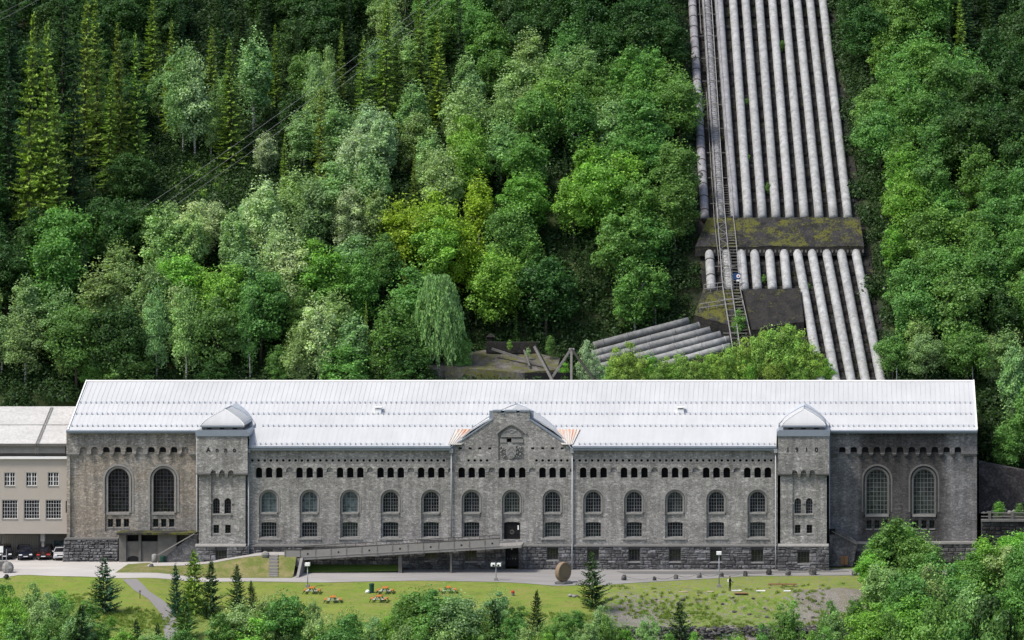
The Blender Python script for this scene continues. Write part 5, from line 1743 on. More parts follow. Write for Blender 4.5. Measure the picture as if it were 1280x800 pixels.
# tall conifers and single trees read off the photograph: kind, x, top y, base y, tone, width
MAN = [('spruce_tree', 210, 20, 175, 'olive', .75), ('spruce_tree', 345, 40, 150, 'olive', .85), ('spruce_tree', 373, 30, 130, 'dark', .8), ('spruce_tree', 425, 30, 140, 'olive', .7), ('spruce_tree', 575, -10, 120, 'dark', .8), ('spruce_tree', 90, 40, 290, 'dark', .8), ('spruce_tree', 135, 90, 250, 'olive', .8), ('spruce_tree', 33, 18, 300, 'olive', .75), ('spruce_tree', 56, 25, 305, 'olive', .8), ('spruce_tree', 12, 60, 260, 'dark', 1.0), ('spruce_tree', 76, 90, 315, 'olive', .85),
       ('spruce_tree', 104, -5, 235, 'olive', .9), ('spruce_tree', 122, 5, 215, 'olive', 1.0), ('spruce_tree', 150, 38, 240, 'olive', .85), ('spruce_tree', 172, 48, 235, 'olive', .8), ('spruce_tree', 190, -20, 120, 'olive', .9),
       ('spruce_tree', 78, -25, 170, 'dark', 1.0), ('spruce_tree', 10, -30, 150, 'dark', 1.0), ('spruce_tree', 225, -20, 90, 'dark', 1.0), ('spruce_tree', 262, 30, 200, 'olive', .9), ('spruce_tree', 290, 45, 215, 'olive', 1.1),
       ('spruce_tree', 282, -30, 110, 'dark', .9), ('spruce_tree', 330, -30, 70, 'dark', 1.0), ('spruce_tree', 400, 115, 265, 'olive', .9), ('spruce_tree', 355, 165, 262, 'olive', .8), ('spruce_tree', 452, 45, 170, 'olive', 1.0), ('spruce_tree', 480, -5, 170, 'olive', 1.05), ('spruce_tree', 496, 40, 165, 'olive', .9),
       ('spruce_tree', 528, -15, 160, 'olive', 1.0), ('spruce_tree', 548, 20, 165, 'olive', .9), ('spruce_tree', 437, -20, 90, 'dark', .9), ('spruce_tree', 104, 288, 400, 'dark', .9), ('spruce_tree', 458, 372, 440, 'lime', .7),
       ('spruce_tree', 504, 322, 400, 'olive', .8), ('snag', 486, 225, 300, 'dark', 1.0), ('spruce_tree', 516, 196, 280, 'olive', .7), ('spruce_tree', 622, -20, 60, 'olive', .8), ('spruce_tree', 720, 120, 200, 'olive', .6), ('spruce_tree', 706, 190, 260, 'dark', .8),
       ('spruce_tree', 1202, -10, 100, 'olive', .9), ('spruce_tree', 1185, 10, 110, 'dark', .8), ('spruce_tree', 1238, -20, 90, 'dark', 1.0), ('spruce_tree', 1262, -10, 80, 'dark', 1.0), ('spruce_tree', 645, 330, 400, 'deep', .8), ('spruce_tree', 735, 290, 360, 'dark', .7),
       ('birch_tree', 228, 58, 205, 'birch', .9), ('birch_tree', 243, 62, 207, 'pale', .95), ('birch_tree', 264, 100, 205, 'birch', .8), ('birch_tree', 316, 42, 180, 'birch', 1.2), ('birch_tree', 392, 70, 190, 'birch', .6), ('birch_tree', 413, 62, 165, 'birch', .6),
       ('birch_tree', 195, 355, 482, 'birch', .75), ('birch_tree', 232, 352, 484, 'birch', .9), ('birch_tree', 312, 365, 486, 'mid', .8), ('weeping_birch', 547, 348, 474, 'birch', 1.25), ('birch_tree', 400, 360, 488, 'pale', 1.15), ('birch_tree', 372, 400, 492, 'birch', 1.2),
       ('broadleaf_tree', 505, 245, 360, 'yellow', 1.1), ('broadleaf_tree', 545, 236, 350, 'yellow', 1.2), ('broadleaf_tree', 575, 252, 360, 'yellow', 1.1), ('broadleaf_tree', 620, 262, 380, 'bright', 1.1), ('broadleaf_tree', 590, 165, 270, 'bright', 1.0),
       ('broadleaf_tree', 575, 395, 470, 'mid', .9)]
placed = []
for kind, px, ty, by, tone, wd in MAN:
    p = onslope(px, by, -1.2)
    z = gh(p.x, p.y); k = (430 + p.y) / 430
    h = (by - ty) / 10 * k
    plant(kind, p.x, p.y, z, h, TONE[tone], wd * (.82 if kind == 'spruce_tree' else 1), tone); placed.append((p.x, p.y, 3.3 if kind == 'spruce_tree' else 2.6))

ANC = [(20, 20, 'b', 'deep'), (60, 70, 'b', 'deep'), (115, 60, 'b', 'deep'), (190, 30, 'b', 'deep'), (150, 160, 'b', 'deep'), (215, 90, 'r', 'birch'), (290, 30, 's', 'dark'), (320, 90, 'r', 'birch'), (350, 20, 'b', 'deep'), (400, 30, 'b', 'deep'), (430, 10, 'b', 'deep'),
       (380, 80, 'b', 'mid'), (360, 120, 'b', 'deep'), (410, 140, 'r', 'birch'), (455, 90, 'b', 'deep'), (480, 20, 'r', 'birch'), (520, 100, 'r', 'birch'), (560, 60, 'r', 'birch'), (590, 20, 'b', 'mid'), (620, 60, 'b', 'mid'), (660, 20, 'b', 'deep'), (700, 70, 'r', 'birch'), (730, 50, 'b', 'mid'),
       (770, 30, 'b', 'deep'), (820, 30, 'b', 'deep'), (850, 100, 'b', 'mid'), (20, 130, 'b', 'deep'), (20, 200, 'b', 'deep'), (60, 240, 'b', 'deep'), (120, 250, 'b', 'deep'), (180, 250, 'b', 'deep'), (15, 290, 'b', 'deep'), (210, 250, 'r', 'birch'), (235, 270, 'r', 'pale'), (300, 220, 'r', 'pale'), (340, 215, 'r', 'pale'),
       (375, 215, 'r', 'birch'), (420, 190, 'r', 'pale'), (450, 170, 'r', 'pale'), (500, 190, 'r', 'birch'), (530, 170, 'r', 'birch'), (560, 190, 'r', 'birch'), (470, 250, 'r', 'birch'), (430, 270, 'r', 'pale'), (540, 240, 'b', 'yellow'), (600, 210, 'b', 'bright'), (650, 140, 'r', 'birch'), (700, 140, 'b', 'mid'), (620, 130, 'r', 'birch'),
       (660, 190, 'b', 'mid'), (690, 210, 'b', 'mid'), (740, 160, 'r', 'birch'), (790, 120, 'b', 'mid'), (840, 200, 'b', 'mid'), (760, 220, 'b', 'bright'), (820, 250, 'b', 'mid'), (700, 260, 'b', 'bright'), (640, 240, 'b', 'bright'), (590, 260, 'b', 'yellow'), (480, 290, 'b', 'yellow'), (540, 300, 'b', 'bright'), (610, 300, 'b', 'bright'), (670, 290, 'b', 'mid'), (760, 290, 'b', 'mid'),
       (60, 300, 'b', 'mid'), (90, 290, 'b', 'mid'), (140, 300, 'r', 'birch'), (180, 310, 'r', 'birch'), (220, 300, 'r', 'birch'), (240, 340, 'b', 'bright'), (290, 300, 'r', 'birch'), (330, 290, 'r', 'pale'), (380, 290, 'r', 'pale'), (410, 300, 'r', 'birch'), (260, 360, 'b', 'bright'), (200, 360, 'r', 'birch'), (60, 370, 'r', 'birch'), (20, 400, 'r', 'birch'), (110, 400, 'b', 'mid'), (60, 450, 'b', 'deep'),
       (20, 470, 'b', 'deep'), (130, 360, 'r', 'birch'), (330, 380, 'b', 'mid'), (400, 340, 'b', 'bright'), (360, 360, 'r', 'birch'), (300, 420, 'b', 'mid'), (430, 390, 'r', 'birch'), (480, 340, 'b', 'mid'), (480, 400, 'b', 'mid'), (520, 350, 'b', 'mid'), (600, 340, 'b', 'mid'), (650, 350, 'b', 'deep'), (600, 390, 'b', 'deep'), (700, 360, 'b', 'deep'), (760, 350, 'b', 'mid'), (820, 330, 'b', 'mid'), (700, 410, 'b', 'deep'), (780, 400, 'b', 'deep'), (840, 370, 'b', 'deep'), (150, 440, 'b', 'deep'), (250, 440, 'b', 'deep'),
       (1070, 30, 'b', 'deep'), (1100, 60, 'b', 'mid'), (1150, 30, 'b', 'mid'), (1220, 30, 's', 'dark'), (1270, 60, 'b', 'deep'), (1110, 110, 'b', 'mid'), (1180, 90, 'b', 'mid'), (1110, 170, 'b', 'mid'), (1160, 170, 'b', 'mid'), (1220, 150, 'b', 'deep'), (1270, 170, 'b', 'deep'), (1120, 220, 'b', 'bright'), (1200, 220, 'b', 'mid'), (1140, 270, 'b', 'bright'), (1200, 270, 'b', 'mid'), (1260, 270, 'b', 'mid'), (1130, 330, 'b', 'mid'), (1190, 330, 'b', 'mid'), (1260, 350, 'b', 'mid'), (1150, 380, 'b', 'mid'), (1230, 400, 'b', 'deep'), (1150, 430, 'r', 'birch'), (1200, 440, 'b', 'mid'), (1260, 440, 'r', 'birch'), (1250, 500, 'b', 'mid'), (1250, 570, 'b', 'deep')]
def clearing(px, by):
    if 165 < px < 330 and 196 < by < 262: return True
    if 255 < px < 420 and 190 - (px - 255) * .35 < by < 225 - (px - 255) * .4: return True
    if 480 < px < 520 and 190 < by < 205: return True
    return False
row = 0; y = 26.2
while y < 116:
    step = 4.9 + .010 * y
    x = -97 + (row % 2) * step / 2
    while x < 86:
        xx = x + rng.uniform(-1.4, 1.4); yy = y + rng.uniform(-1.3, 1.3)
        x += step
        if xx < 59 and yy < 25.4: continue
        px, by = proj(xx, yy, gh(xx, yy))
        if px < -45 or px > 1400 or by < -25: continue
        if corridor(xx - 1.1, yy) > .05 or corridor(xx + 1.2, yy) > .05: continue
        if clearing(px, by): continue
        if 528 < px < 1110 and yy < 38.5: continue
        if any((xx - a) ** 2 + (yy - b) ** 2 < r * r for a, b, r in placed): continue
        h0 = rng.uniform(8.5, 13.5)
        tpx, tpy = proj(xx, yy, gh(xx, yy) + h0 * .72)
        a = min(ANC, key=lambda q: (q[0] - tpx - rng.uniform(-14, 14)) ** 2 + ((q[1] - tpy - rng.uniform(-10, 10)) * 1.2) ** 2)
        kind = {'s': 'spruce_tree', 'b': 'broadleaf_tree', 'r': 'birch_tree'}[a[2]]
        if kind == 'broadleaf_tree' and rng.random() < .22: kind = 'birch_tree'
        if kind == 'spruce_tree': h0 = rng.uniform(12, 20)
        if px < 360 and by < 330 or 420 < px < 570 and by < 190: h0 = rng.uniform(7.0, 9.5)
        if 165 < px < 330 and 262 <= by < 350:
            h0 = min(h0, (by - 248) / 10 * (430 + yy) / 430)
            if h0 < 2.5: continue
        w = rng.uniform(.98, 1.3) * (1.2 if kind == 'birch_tree' else 1.0)
        plant(kind, xx, yy, gh(xx, yy), h0, TONE[a[3]], w * (12.0 / h0) ** .35, a[3])
    y += 4.5 * (1 + .0012 * y); row += 1
# low row right behind the roofs
x = -66.0
while x < 59:
    x += rng.uniform(3.4, 4.6); y = rng.uniform(25.6, 27.2)
    px, by = proj(x, y, gh(x, y))
    if 525 < px < 1112 or any((x - a) ** 2 + (y - b) ** 2 < 2.2 for a, b, r in placed): continue
    kd = rng.choice(('broadleaf_tree', 'bush', 'birch_tree'))
    tn = rng.choice(('mid', 'birch', 'mid', 'deep')) if px > 130 else rng.choice(('deep', 'mid', 'birch'))
    plant(kd, x, y, gh(x, y), rng.uniform(4.5, 8.0), TONE[tn], 1.35, tn)
# right of the building
for (x, y, h, t) in ((62.5, 12.5, 9, 'mid'), (66, 14, 12, 'mid'), (70, 13, 11, 'deep'), (63.5, 19, 13, 'birch'), (74, 15, 12, 'mid'), (68, 19.5, 12, 'birch'), (73, 21, 12, 'deep')):
    plant('broadleaf_tree' if t != 'birch' else 'birch_tree', x, y, gh(x, y), h, TONE[t], 1.0, t)
# lime young growth in front of the lower penstocks and small shrubs on the bed
for (px, ty, by, t, k) in ((770, 432, 486, 'lime', 'sapling'), (779, 445, 487, 'lime', 'sapling'), (795, 448, 487, 'lime', 'sapling'), (812, 438, 486, 'bright', 'sapling'), (832, 443, 486, 'lime', 'sapling'), (850, 437, 486, 'lime', 'sapling'), (872, 441, 486, 'lime', 'sapling'), (890, 436, 484, 'lime', 'sapling'), (908, 432, 482, 'lime', 'sapling'), (931, 418, 480, 'lime', 'sapling'), (951, 412, 480, 'lime', 'sapling'), (969, 404, 478, 'lime', 'sapling'), (985, 402, 478, 'lime', 'sapling'), (998, 410, 480, 'lime', 'sapling'), (1016, 428, 482, 'lime', 'sapling'), (760, 450, 487, 'lime', 'sapling'), (788, 425, 488, 'lime', 'sapling'), (802, 440, 488, 'lime', 'bush'), (822, 446, 488, 'lime', 'bush'), (842, 450, 486, 'bright', 'bush'), (862, 448, 486, 'lime', 'bush'), (882, 446, 486, 'lime', 'sapling'), (898, 440, 484, 'lime', 'bush'), (920, 425, 480, 'lime', 'bush'),
                           (944, 418, 480, 'lime', 'sapling'), (958, 408, 478, 'lime', 'bush'), (978, 402, 478, 'lime', 'sapling'), (990, 408, 480, 'lime', 'bush'), (1008, 422, 482, 'lime', 'bush'), (1024, 440, 482, 'lime', 'sapling'), (735, 425, 486, 'pale', 'bush'), (752, 452, 486, 'pale', 'sapling'), (706, 452, 484, 'bright', 'sapling'), (934, 440, 484, 'bright', 'bush'), (966, 440, 486, 'lime', 'bush'), (1000, 446, 486, 'lime', 'bush'),
                           (688, 418, 444, 'mid', 'sapling'), (660, 434, 448, 'pale', 'sapling'), (637, 424, 438, 'bright', 'sapling'), (924, 385, 425, 'mid', 'sapling'), (1030, 448, 484, 'bright', 'bush')):
    p = onslope(px, by, -1.1); zb = zpipe(p.y) - 1.2
    if p.y < 25.5:
        p = Vector((WX(px, 26), 26, 0)); zb = zpipe(26) - 1.1
    h = max(1.0, WZ(ty, p.y) - zb)
    plant(k, p.x, p.y, zb, h, TONE[t], 1.0 if k == 'sapling' else min(1.6, 4.2 / h), t)
for (px, by, h) in ((978, 66, 2.0), (934, 133, 1.3), (945, 182, 1.6), (935, 205, 1.5), (960, 243, 1.8), (948, 182, 1.1), (955, 356, 1.5), (1010, 365, 1.3)):
    p = onslope(px, by, -.9); plant('sapling', p.x, p.y, p.z, h, TONE['mid'], 1.2, 'mid')

# foreground: kind, x, top y, world Y, tone, width
FG = [('young_spruce', 131, 697, -30.5, 'blue', .95), ('young_spruce', 220, 705, -29, 'blue', .55), ('young_spruce', 242, 689, -27, 'olive', .85), ('young_spruce', 263, 702, -30, 'dark', .8), ('young_spruce', 296, 706, -26.5, 'dark', .75), ('young_spruce', 315, 726, -27.5, 'dark', .75), ('young_spruce', 232, 745, -39, 'deep', .9),
      ('young_spruce', 100, 757, -44, 'dark', .9), ('young_spruce', 20, 775, -44, 'dark', .9), ('young_spruce', 171, 774, -42, 'dark', .8), ('young_spruce', 197, 778, -41, 'dark', .9), ('young_spruce', 741, 690, -24, 'dark', .85), ('young_spruce', 670, 738, -37, 'dark', .7), ('young_spruce', 619, 748, -41, 'dark', .8), ('young_spruce', 850, 752, -35, 'dark', .85),
      ('sapling', 978, 750, -33, 'mid', .9), ('sapling', 988, 746, -34, 'mid', .8), ('bush', 1038, 750, -33, 'mid', .8), ('sapling', 1046, 758, -35, 'birch', 1.0),
      ('bush', 10, 735, -38, 'bright', 1.0), ('bush', 40, 728, -34, 'birch', .9), ('bush', 62, 740, -37, 'birch', 1.0), ('bush', 85, 752, -40, 'mid', 1.0), ('bush', 125, 775, -42, 'mid', 1.0), ('bush', 22, 765, -45, 'mid', 1.1), ('bush', 60, 772, -46, 'mid', 1.1), ('bush', 5, 722, -30, 'mid', .7),
      ('bush', 140, 770, -38, 'bright', .8), ('bush', 205, 790, -44, 'mid', .9),
      ('broadleaf_tree', 275, 765, -44, 'mid', .8), ('broadleaf_tree', 300, 748, -42, 'birch', .9), ('bush', 330, 742, -40, 'birch', 1.0), ('broadleaf_tree', 352, 738, -43, 'mid', .9), ('bush', 375, 757, -43, 'mid', 1.0), ('bush', 398, 762, -44, 'birch', 1.0), ('broadleaf_tree', 425, 770, -46, 'mid', .9), ('bush', 440, 755, -42, 'mid', 1.0), ('bush', 465, 772, -44, 'birch', 1.0), ('bush', 392, 745, -38, 'birch', .6),
      ('broadleaf_tree', 520, 735, -41, 'mid', 1.0), ('broadleaf_tree', 545, 728, -42, 'mid', 1.0), ('broadleaf_tree', 572, 738, -43, 'birch', 1.0), ('bush', 497, 760, -42, 'mid', 1.0), ('bush', 600, 765, -43, 'mid', 1.0), ('bush', 560, 775, -46, 'birch', 1.1), ('bush', 525, 775, -46, 'mid', 1.1), ('broadleaf_tree', 622, 733, -39, 'birch', .7), ('bush', 640, 762, -42, 'mid', 1.0), ('bush', 662, 775, -44, 'birch', 1.0),
      ('bush', 648, 752, -38, 'mid', .8), ('bush', 690, 770, -43, 'mid', 1.0), ('bush', 702, 762, -39, 'mid', .8), ('bush', 718, 760, -38, 'mid', .9), ('bush', 752, 757, -36, 'birch', .9), ('bush', 760, 770, -38, 'mid', 1.0), ('bush', 810, 765, -35, 'birch', .9), ('bush', 783, 775, -37, 'bright', .8), ('bush', 735, 775, -40, 'birch', 1.0), ('bush', 920, 788, -36, 'bright', .8), ('bush', 905, 792, -36, 'mid', .6),
      ('broadleaf_tree', 1120, 645, -16, 'mid', 1.05), ('broadleaf_tree', 1098, 668, -17, 'mid', .9), ('broadleaf_tree', 1150, 668, -18, 'mid', .9), ('broadleaf_tree', 1103, 700, -27, 'birch', .9), ('broadleaf_tree', 1135, 712, -30, 'mid', 1.0), ('bush', 1090, 728, -26, 'mid', .9), ('broadleaf_tree', 1165, 705, -28, 'birch', .9), ('broadleaf_tree', 1190, 700, -24, 'mid', 1.0), ('broadleaf_tree', 1215, 688, -14, 'mid', .9), ('broadleaf_tree', 1235, 668, -12, 'bright', .9), ('broadleaf_tree', 1262, 680, -14, 'birch', 1.0),
      ('broadleaf_tree', 1180, 735, -36, 'mid', 1.0), ('broadleaf_tree', 1215, 725, -30, 'birch', 1.0), ('broadleaf_tree', 1245, 735, -34, 'deep', 1.0), ('broadleaf_tree', 1272, 712, -24, 'mid', 1.0), ('bush', 1110, 765, -38, 'mid', 1.1), ('bush', 1075, 775, -36, 'bright', .9), ('bush', 1140, 770, -42, 'mid', 1.1), ('broadleaf_tree', 1290, 670, -20, 'mid', 1.0), ('broadleaf_tree', 1300, 740, -36, 'mid', 1.0), ('bush', 1068, 745, -28, 'mid', .7),
      ('broadleaf_tree', 1128, 650, -13, 'mid', 1.2), ('broadleaf_tree', 1088, 690, -20, 'bright', 1.1), ('broadleaf_tree', 1112, 722, -25, 'mid', 1.1), ('broadleaf_tree', 1160, 690, -22, 'mid', 1.1), ('broadleaf_tree', 1140, 740, -34, 'bright', 1.1), ('broadleaf_tree', 1200, 715, -20, 'bright', 1.1), ('broadleaf_tree', 1250, 690, -10, 'mid', 1.2), ('broadleaf_tree', 1225, 705, -8, 'mid', 1.2), ('broadleaf_tree', 1275, 662, -8, 'bright', 1.2), ('broadleaf_tree', 1175, 760, -40, 'mid', 1.1), ('broadleaf_tree', 1205, 765, -40, 'mid', 1.1), ('broadleaf_tree', 1240, 762, -40, 'mid', 1.1), ('broadleaf_tree', 1095, 750, -36, 'bright', 1.0),
      ('bush', 15, 748, -40, 'bright', 1.2), ('bush', 48, 752, -40, 'birch', 1.2), ('bush', 75, 738, -34, 'bright', 1.1), ('bush', 100, 765, -42, 'birch', 1.2), ('bush', 110, 748, -37, 'mid', .9), ('bush', 155, 782, -43, 'bright', 1.1), ('bush', 184, 786, -43, 'birch', 1.1), ('bush', 228, 778, -43, 'mid', 1.1),
      ('bush', 318, 765, -44, 'bright', 1.2), ('bush', 345, 775, -44, 'birch', 1.2), ('bush', 408, 778, -45, 'bright', 1.1), ('bush', 452, 780, -45, 'birch', 1.1), ('bush', 482, 765, -43, 'bright', 1.0), ('bush', 505, 782, -46, 'birch', 1.2), ('bush', 585, 782, -45, 'bright', 1.2), ('bush', 612, 778, -45, 'mid', 1.2), ('bush', 678, 785, -45, 'bright', 1.1), ('bush', 705, 785, -44, 'mid', 1.1), ('bush', 832, 785, -39, 'mid', .9), ('bush', 870, 790, -39, 'bright', .8),
      ('bush', 1010, 788, -38, 'bright', .9), ('sapling', 1030, 778, -38, 'mid', .9), ('sapling', 955, 776, -36, 'mid', .8),
      ('broadleaf_tree', -20, 730, -36, 'mid', 1.0), ('broadleaf_tree', -45, 735, -38, 'birch', 1.0)]
for kind, px, ty, Y, tone, wd in FG:
    x = WX(px, Y); z = gf(x, Y); h = max(1.5, WZ(ty, Y) - z)
    if kind in ('bush',): wd = wd * min(1.5, max(.75, 4.6 / h))
    if kind == 'broadleaf_tree': wd = wd * min(1.5, 12 / h)
    plant(kind, x, Y, z, h, TONE[tone], wd, tone)

# ------------------------------------------------------------------ undergrowth and tufts (geometry nodes, one object each)
def scatter(name, surf, attr, mesh, density, smin, smax, color, seed):
    o = bpy.data.objects.new(name, mesh); COL.objects.link(o); o.color = (*color, 1)
    ng = bpy.data.node_groups.new(name, 'GeometryNodeTree')
    ng.interface.new_socket(name='Geometry', in_out='INPUT', socket_type='NodeSocketGeometry')
    ng.interface.new_socket(name='Geometry', in_out='OUTPUT', socket_type='NodeSocketGeometry')
    N = ng.nodes.new; Lk = ng.links.new
    gi, go = N('NodeGroupInput'), N('NodeGroupOutput')
    oi = N('GeometryNodeObjectInfo'); oi.inputs[0].default_value = surf; oi.transform_space = 'RELATIVE'
    dp = N('GeometryNodeDistributePointsOnFaces')
    na = N('GeometryNodeInputNamedAttribute'); na.data_type = 'FLOAT'; na.inputs[0].default_value = attr
    mu = N('ShaderNodeMath'); mu.operation = 'MULTIPLY'; mu.inputs[1].default_value = density
    Lk(na.outputs[0], mu.inputs[0]); Lk(oi.outputs['Geometry'], dp.inputs['Mesh']); Lk(mu.outputs[0], dp.inputs['Density'])
    dp.inputs['Seed'].default_value = seed
    ip = N('GeometryNodeInstanceOnPoints')
    rv = N('FunctionNodeRandomValue'); rv.data_type = 'FLOAT'; rv.inputs[2].default_value = smin; rv.inputs[3].default_value = smax
    rr = N('FunctionNodeRandomValue'); rr.data_type = 'FLOAT_VECTOR'; rr.inputs[0].default_value = (0, 0, 0); rr.inputs[1].default_value = (.2, .2, 6.283)
    Lk(dp.outputs['Points'], ip.inputs['Points']); Lk(gi.outputs[0], ip.inputs['Instance'])
    Lk(rv.outputs[1], ip.inputs['Scale']); Lk(rr.outputs[0], ip.inputs['Rotation'])
    Lk(ip.outputs[0], go.inputs[0])
    md = o.modifiers.new('scatter', 'NODES'); md.node_group = ng
    return tag(o, kind='stuff')
def clump(seed, n, r, h, leaf):
    g = np.random.default_rng(seed)
    d = g.normal(size=(n, 3)); d[:, 2] = np.abs(d[:, 2]); d /= np.linalg.norm(d, axis=1, keepdims=True)
    p = d * g.uniform(.4, 1, n)[:, None] * np.array([r, r, h])
    return leaf_mesh('clump', p, d + g.normal(size=(n, 3)) * .6, leaf * g.uniform(.6, 1.2, n), g.uniform(.1, .9, n), M['leaf'])
def blades(seed, n, r, h):
    g = np.random.default_rng(seed); V = []; T = []
    for k in range(n):
        a = g.uniform(0, 6.28); u = g.uniform(0, r); c = np.array([u * math.cos(a), u * math.sin(a), 0])
        hh = h * g.uniform(.4, 1); b = g.uniform(0, 6.28); w = np.array([math.cos(b), math.sin(b), 0]) * .03; t = c + np.array([g.normal() * .12, g.normal() * .12, hh])
        V += [c - w, c + w, t + w * .4, t - w * .4]; T.append(g.uniform(.1, .9))
    return quads('tuft', np.array(V), np.array(T), M['tuft'])
scatter('undergrowth', hillside, 'grow', clump(1, 200, 1.3, 1.6, .17), .6, .5, 1.6, (.032, .075, .018), 3)  # canopy shade between the trees is put into this dark green
scatter('undergrowth', hillside2, 'grow', clump(2, 200, 1.3, 1.6, .17), .6, .5, 1.6, (.032, .075, .018), 4)  # same green, darkened to carry the canopy shade
scatter('glade_shrubs', hillside, 'glade', clump(7, 260, 1.0, .9, .12), .8, .4, 1.3, (.20, .36, .06), 6)
scatter('meadow_growth', ground, 'weeds', blades(3, 46, .34, .35), 2.2, .4, 1.2, (.18, .26, .05), 5)
scatter('meadow_weeds', ground, 'patch', clump(4, 70, .4, .2, .045), .8, .3, 1.5, (.155, .235, .045), 8)
# ------------------------------------------------------------------ entrance ramp
def ramp_z(px):          # deck height along the ramp
    return 1.98 + (WZ(679.5, -2.2) - 1.98) * (px - 372) / (650 - 372)
RP = empty('entrance_ramp', (WX(500, -2.5), -2.5, 0), 0, 'long sloping concrete footbridge rising to the black entrance door', 'ramp')
ya, yb = -3.9, -.6
mb = MB()
n = 28
for k in range(n):
    a = 376 + (652 - 376) * k / n; b = 376 + (652 - 376) * (k + 1) / n
    za, zb = ramp_z(a), ramp_z(b)
    x0, x1 = WX(a, -3.9), WX(b, -3.9)
    mb.add([(x0, ya, za), (x1, ya, zb), (x1, yb, zb), (x0, yb, za), (x0, ya, za - .28), (x1, ya, zb - .28), (x1, yb, zb - .28), (x0, yb, za - .28)],
           [(0, 1, 2, 3), (7, 6, 5, 4), (0, 4, 5, 1), (3, 2, 6, 7)] + ([(0, 3, 7, 4)] if k == 0 else []) + ([(1, 5, 6, 2)] if k == n - 1 else []))
mb.build('deck', M['concrete'], RP)
np_ = 14
for k in range(np_):
    a = 356 + (625 - 356) * k / np_; b = 356 + (625 - 356) * (k + 1) / np_
    x0, x1 = WX(a, -3.9) + .035, WX(b, -3.9) - .035
    za, zb = max(2.0, ramp_z(a)), max(2.0, ramp_z(b)); h = .92
    mb = MB(); mb.prism([(x0, za + .1), (x1, zb + .1), (x1, zb + h), (x0, za + h)], ya - .08, ya + .04)
    pn = mb.build('parapet_panel', M['concrete'], RP)
    if k % 2 == 1:
        xm = (x0 + x1) / 2; zm = (za + zb) / 2 + .45
        MB().box(xm - .1, xm + .1, ya - .1, ya - .07, zm - .1, zm + .1).build('drain_hole', M['black'], pn)
    mb = MB(); mb.box(x0 - .06, x0 + .0, ya - .14, ya - .02, za - .1, za + h + .08); mb.build('parapet_post', M['steel_old'], RP)
mb = MB(); mb.beam((WX(356, -3.9), ya - .03, 2.0 + 1.02), (WX(372, -3.9), ya - .03, 2.0 + 1.02), .12, .09); mb.beam((WX(372, -3.9), ya - .03, ramp_z(372) + 1.02), (WX(625, -3.9), ya - .03, ramp_z(625) + 1.02), .12, .09)
mb.build('handrail', M['steel_dark'], RP)
mb = MB(); mb.beam((WX(380, -.6), yb, ramp_z(380) + 1.0), (WX(625, -.6), yb, ramp_z(625) + 1.0), .07, .07)
for k in range(20):
    p_ = 380 + 245 * k / 19; mb.beam((WX(p_, -.6), yb, ramp_z(p_) - .05), (WX(p_, -.6), yb, ramp_z(p_) + 1.0), .05, .05)
mb.build('back_rail', M['steel_dark'], RP)
mb = MB()
for p_ in (628, 634, 640, 646, 652): mb.beam((WX(p_, -3.9), ya + .05, ramp_z(p_)), (WX(p_, -3.9), ya + .05, ramp_z(p_) + .15), .05, .05)
mb.build('kerb_stub', M['steel_old'], RP)
for p_ in (500.5, 564.0):
    mb = MB(); w_ = .22 if p_ < 520 else .12
    mb.box(WX(p_, -3) - w_, WX(p_, -3) + w_, -3.3, -2.9, -.05, ramp_z(p_) - .27); mb.build('column', M['concrete_dark'], RP)
aw = empty('retaining_wedge', (WX(366), -3.6, 0), 0, 'triangular concrete wall holding the grass bank at the foot of the ramp', 'wall')
mb = MB(); mb.prismx([(-.4, 0), (-.4, 2.02), (-3.95, 2.02), (-7.3, .12), (-7.3, -.1)], WX(377, -3), WX(377, -3) + .32); mb.build('side_wall', M['concrete'], aw)
mb = MB(); mb.prism([W(357, 698.2, -3.98), W(377, 698.2, -3.98), W(377, 713, -3.98)][::1], -4.1, -3.9); mb.build('front_wall', M['concrete'], aw)
sp = empty('garden_steps', (WX(341), -5.5, .2), 0, 'short flight of stone steps set in the grass bank near the ramp', 'steps')
for k in range(9):
    y_ = -3.5 - k * .42; x_ = WX(342, y_)
    mb = MB(); mb.box(x_ - .55, x_ + .55, y_ - .24, y_ + .24, bank_z(x_, y_) - .2, bank_z(x_, y_) + .16); mb.build('step', M['concrete'], sp)
bd = empty('rock', (WX(331.5, -4), -4, 1.6), 0, 'single pale boulder at the top of the grass bank beside the ramp', 'rock')
def boulder(mbx, c, r, sq=(1, 1, .8), seed=0, n=10):
    g = random.Random(seed); vs = []; fs = []
    for j in range(1, 6):
        for i in range(n):
            th = math.pi * j / 6; ph = 2 * math.pi * i / n
            k = r * g.uniform(.82, 1.12)
            vs.append((c[0] + k * sq[0] * math.sin(th) * math.cos(ph), c[1] + k * sq[1] * math.sin(th) * math.sin(ph), c[2] + k * sq[2] * math.cos(th)))
    for j in range(4):
        for i in range(n): fs.append((j * n + i, (j + 1) * n + i, (j + 1) * n + (i + 1) % n, j * n + (i + 1) % n))
    t, b = len(vs), len(vs) + 1
    vs += [(c[0], c[1], c[2] + r * sq[2]), (c[0], c[1], c[2] - r * sq[2])]
    fs += [(t, i, (i + 1) % n) for i in range(n)] + [(b, 4 * n + (i + 1) % n, 4 * n + i) for i in range(n)]
    mbx.add(vs, fs)
xb_ = WX(331.5, -4)
mb = MB(); boulder(mb, (xb_, -4, bank_z(xb_, -4) + .35), .5, (1, .8, .9), 3); mb.build('stone', M['dressed'], bd)

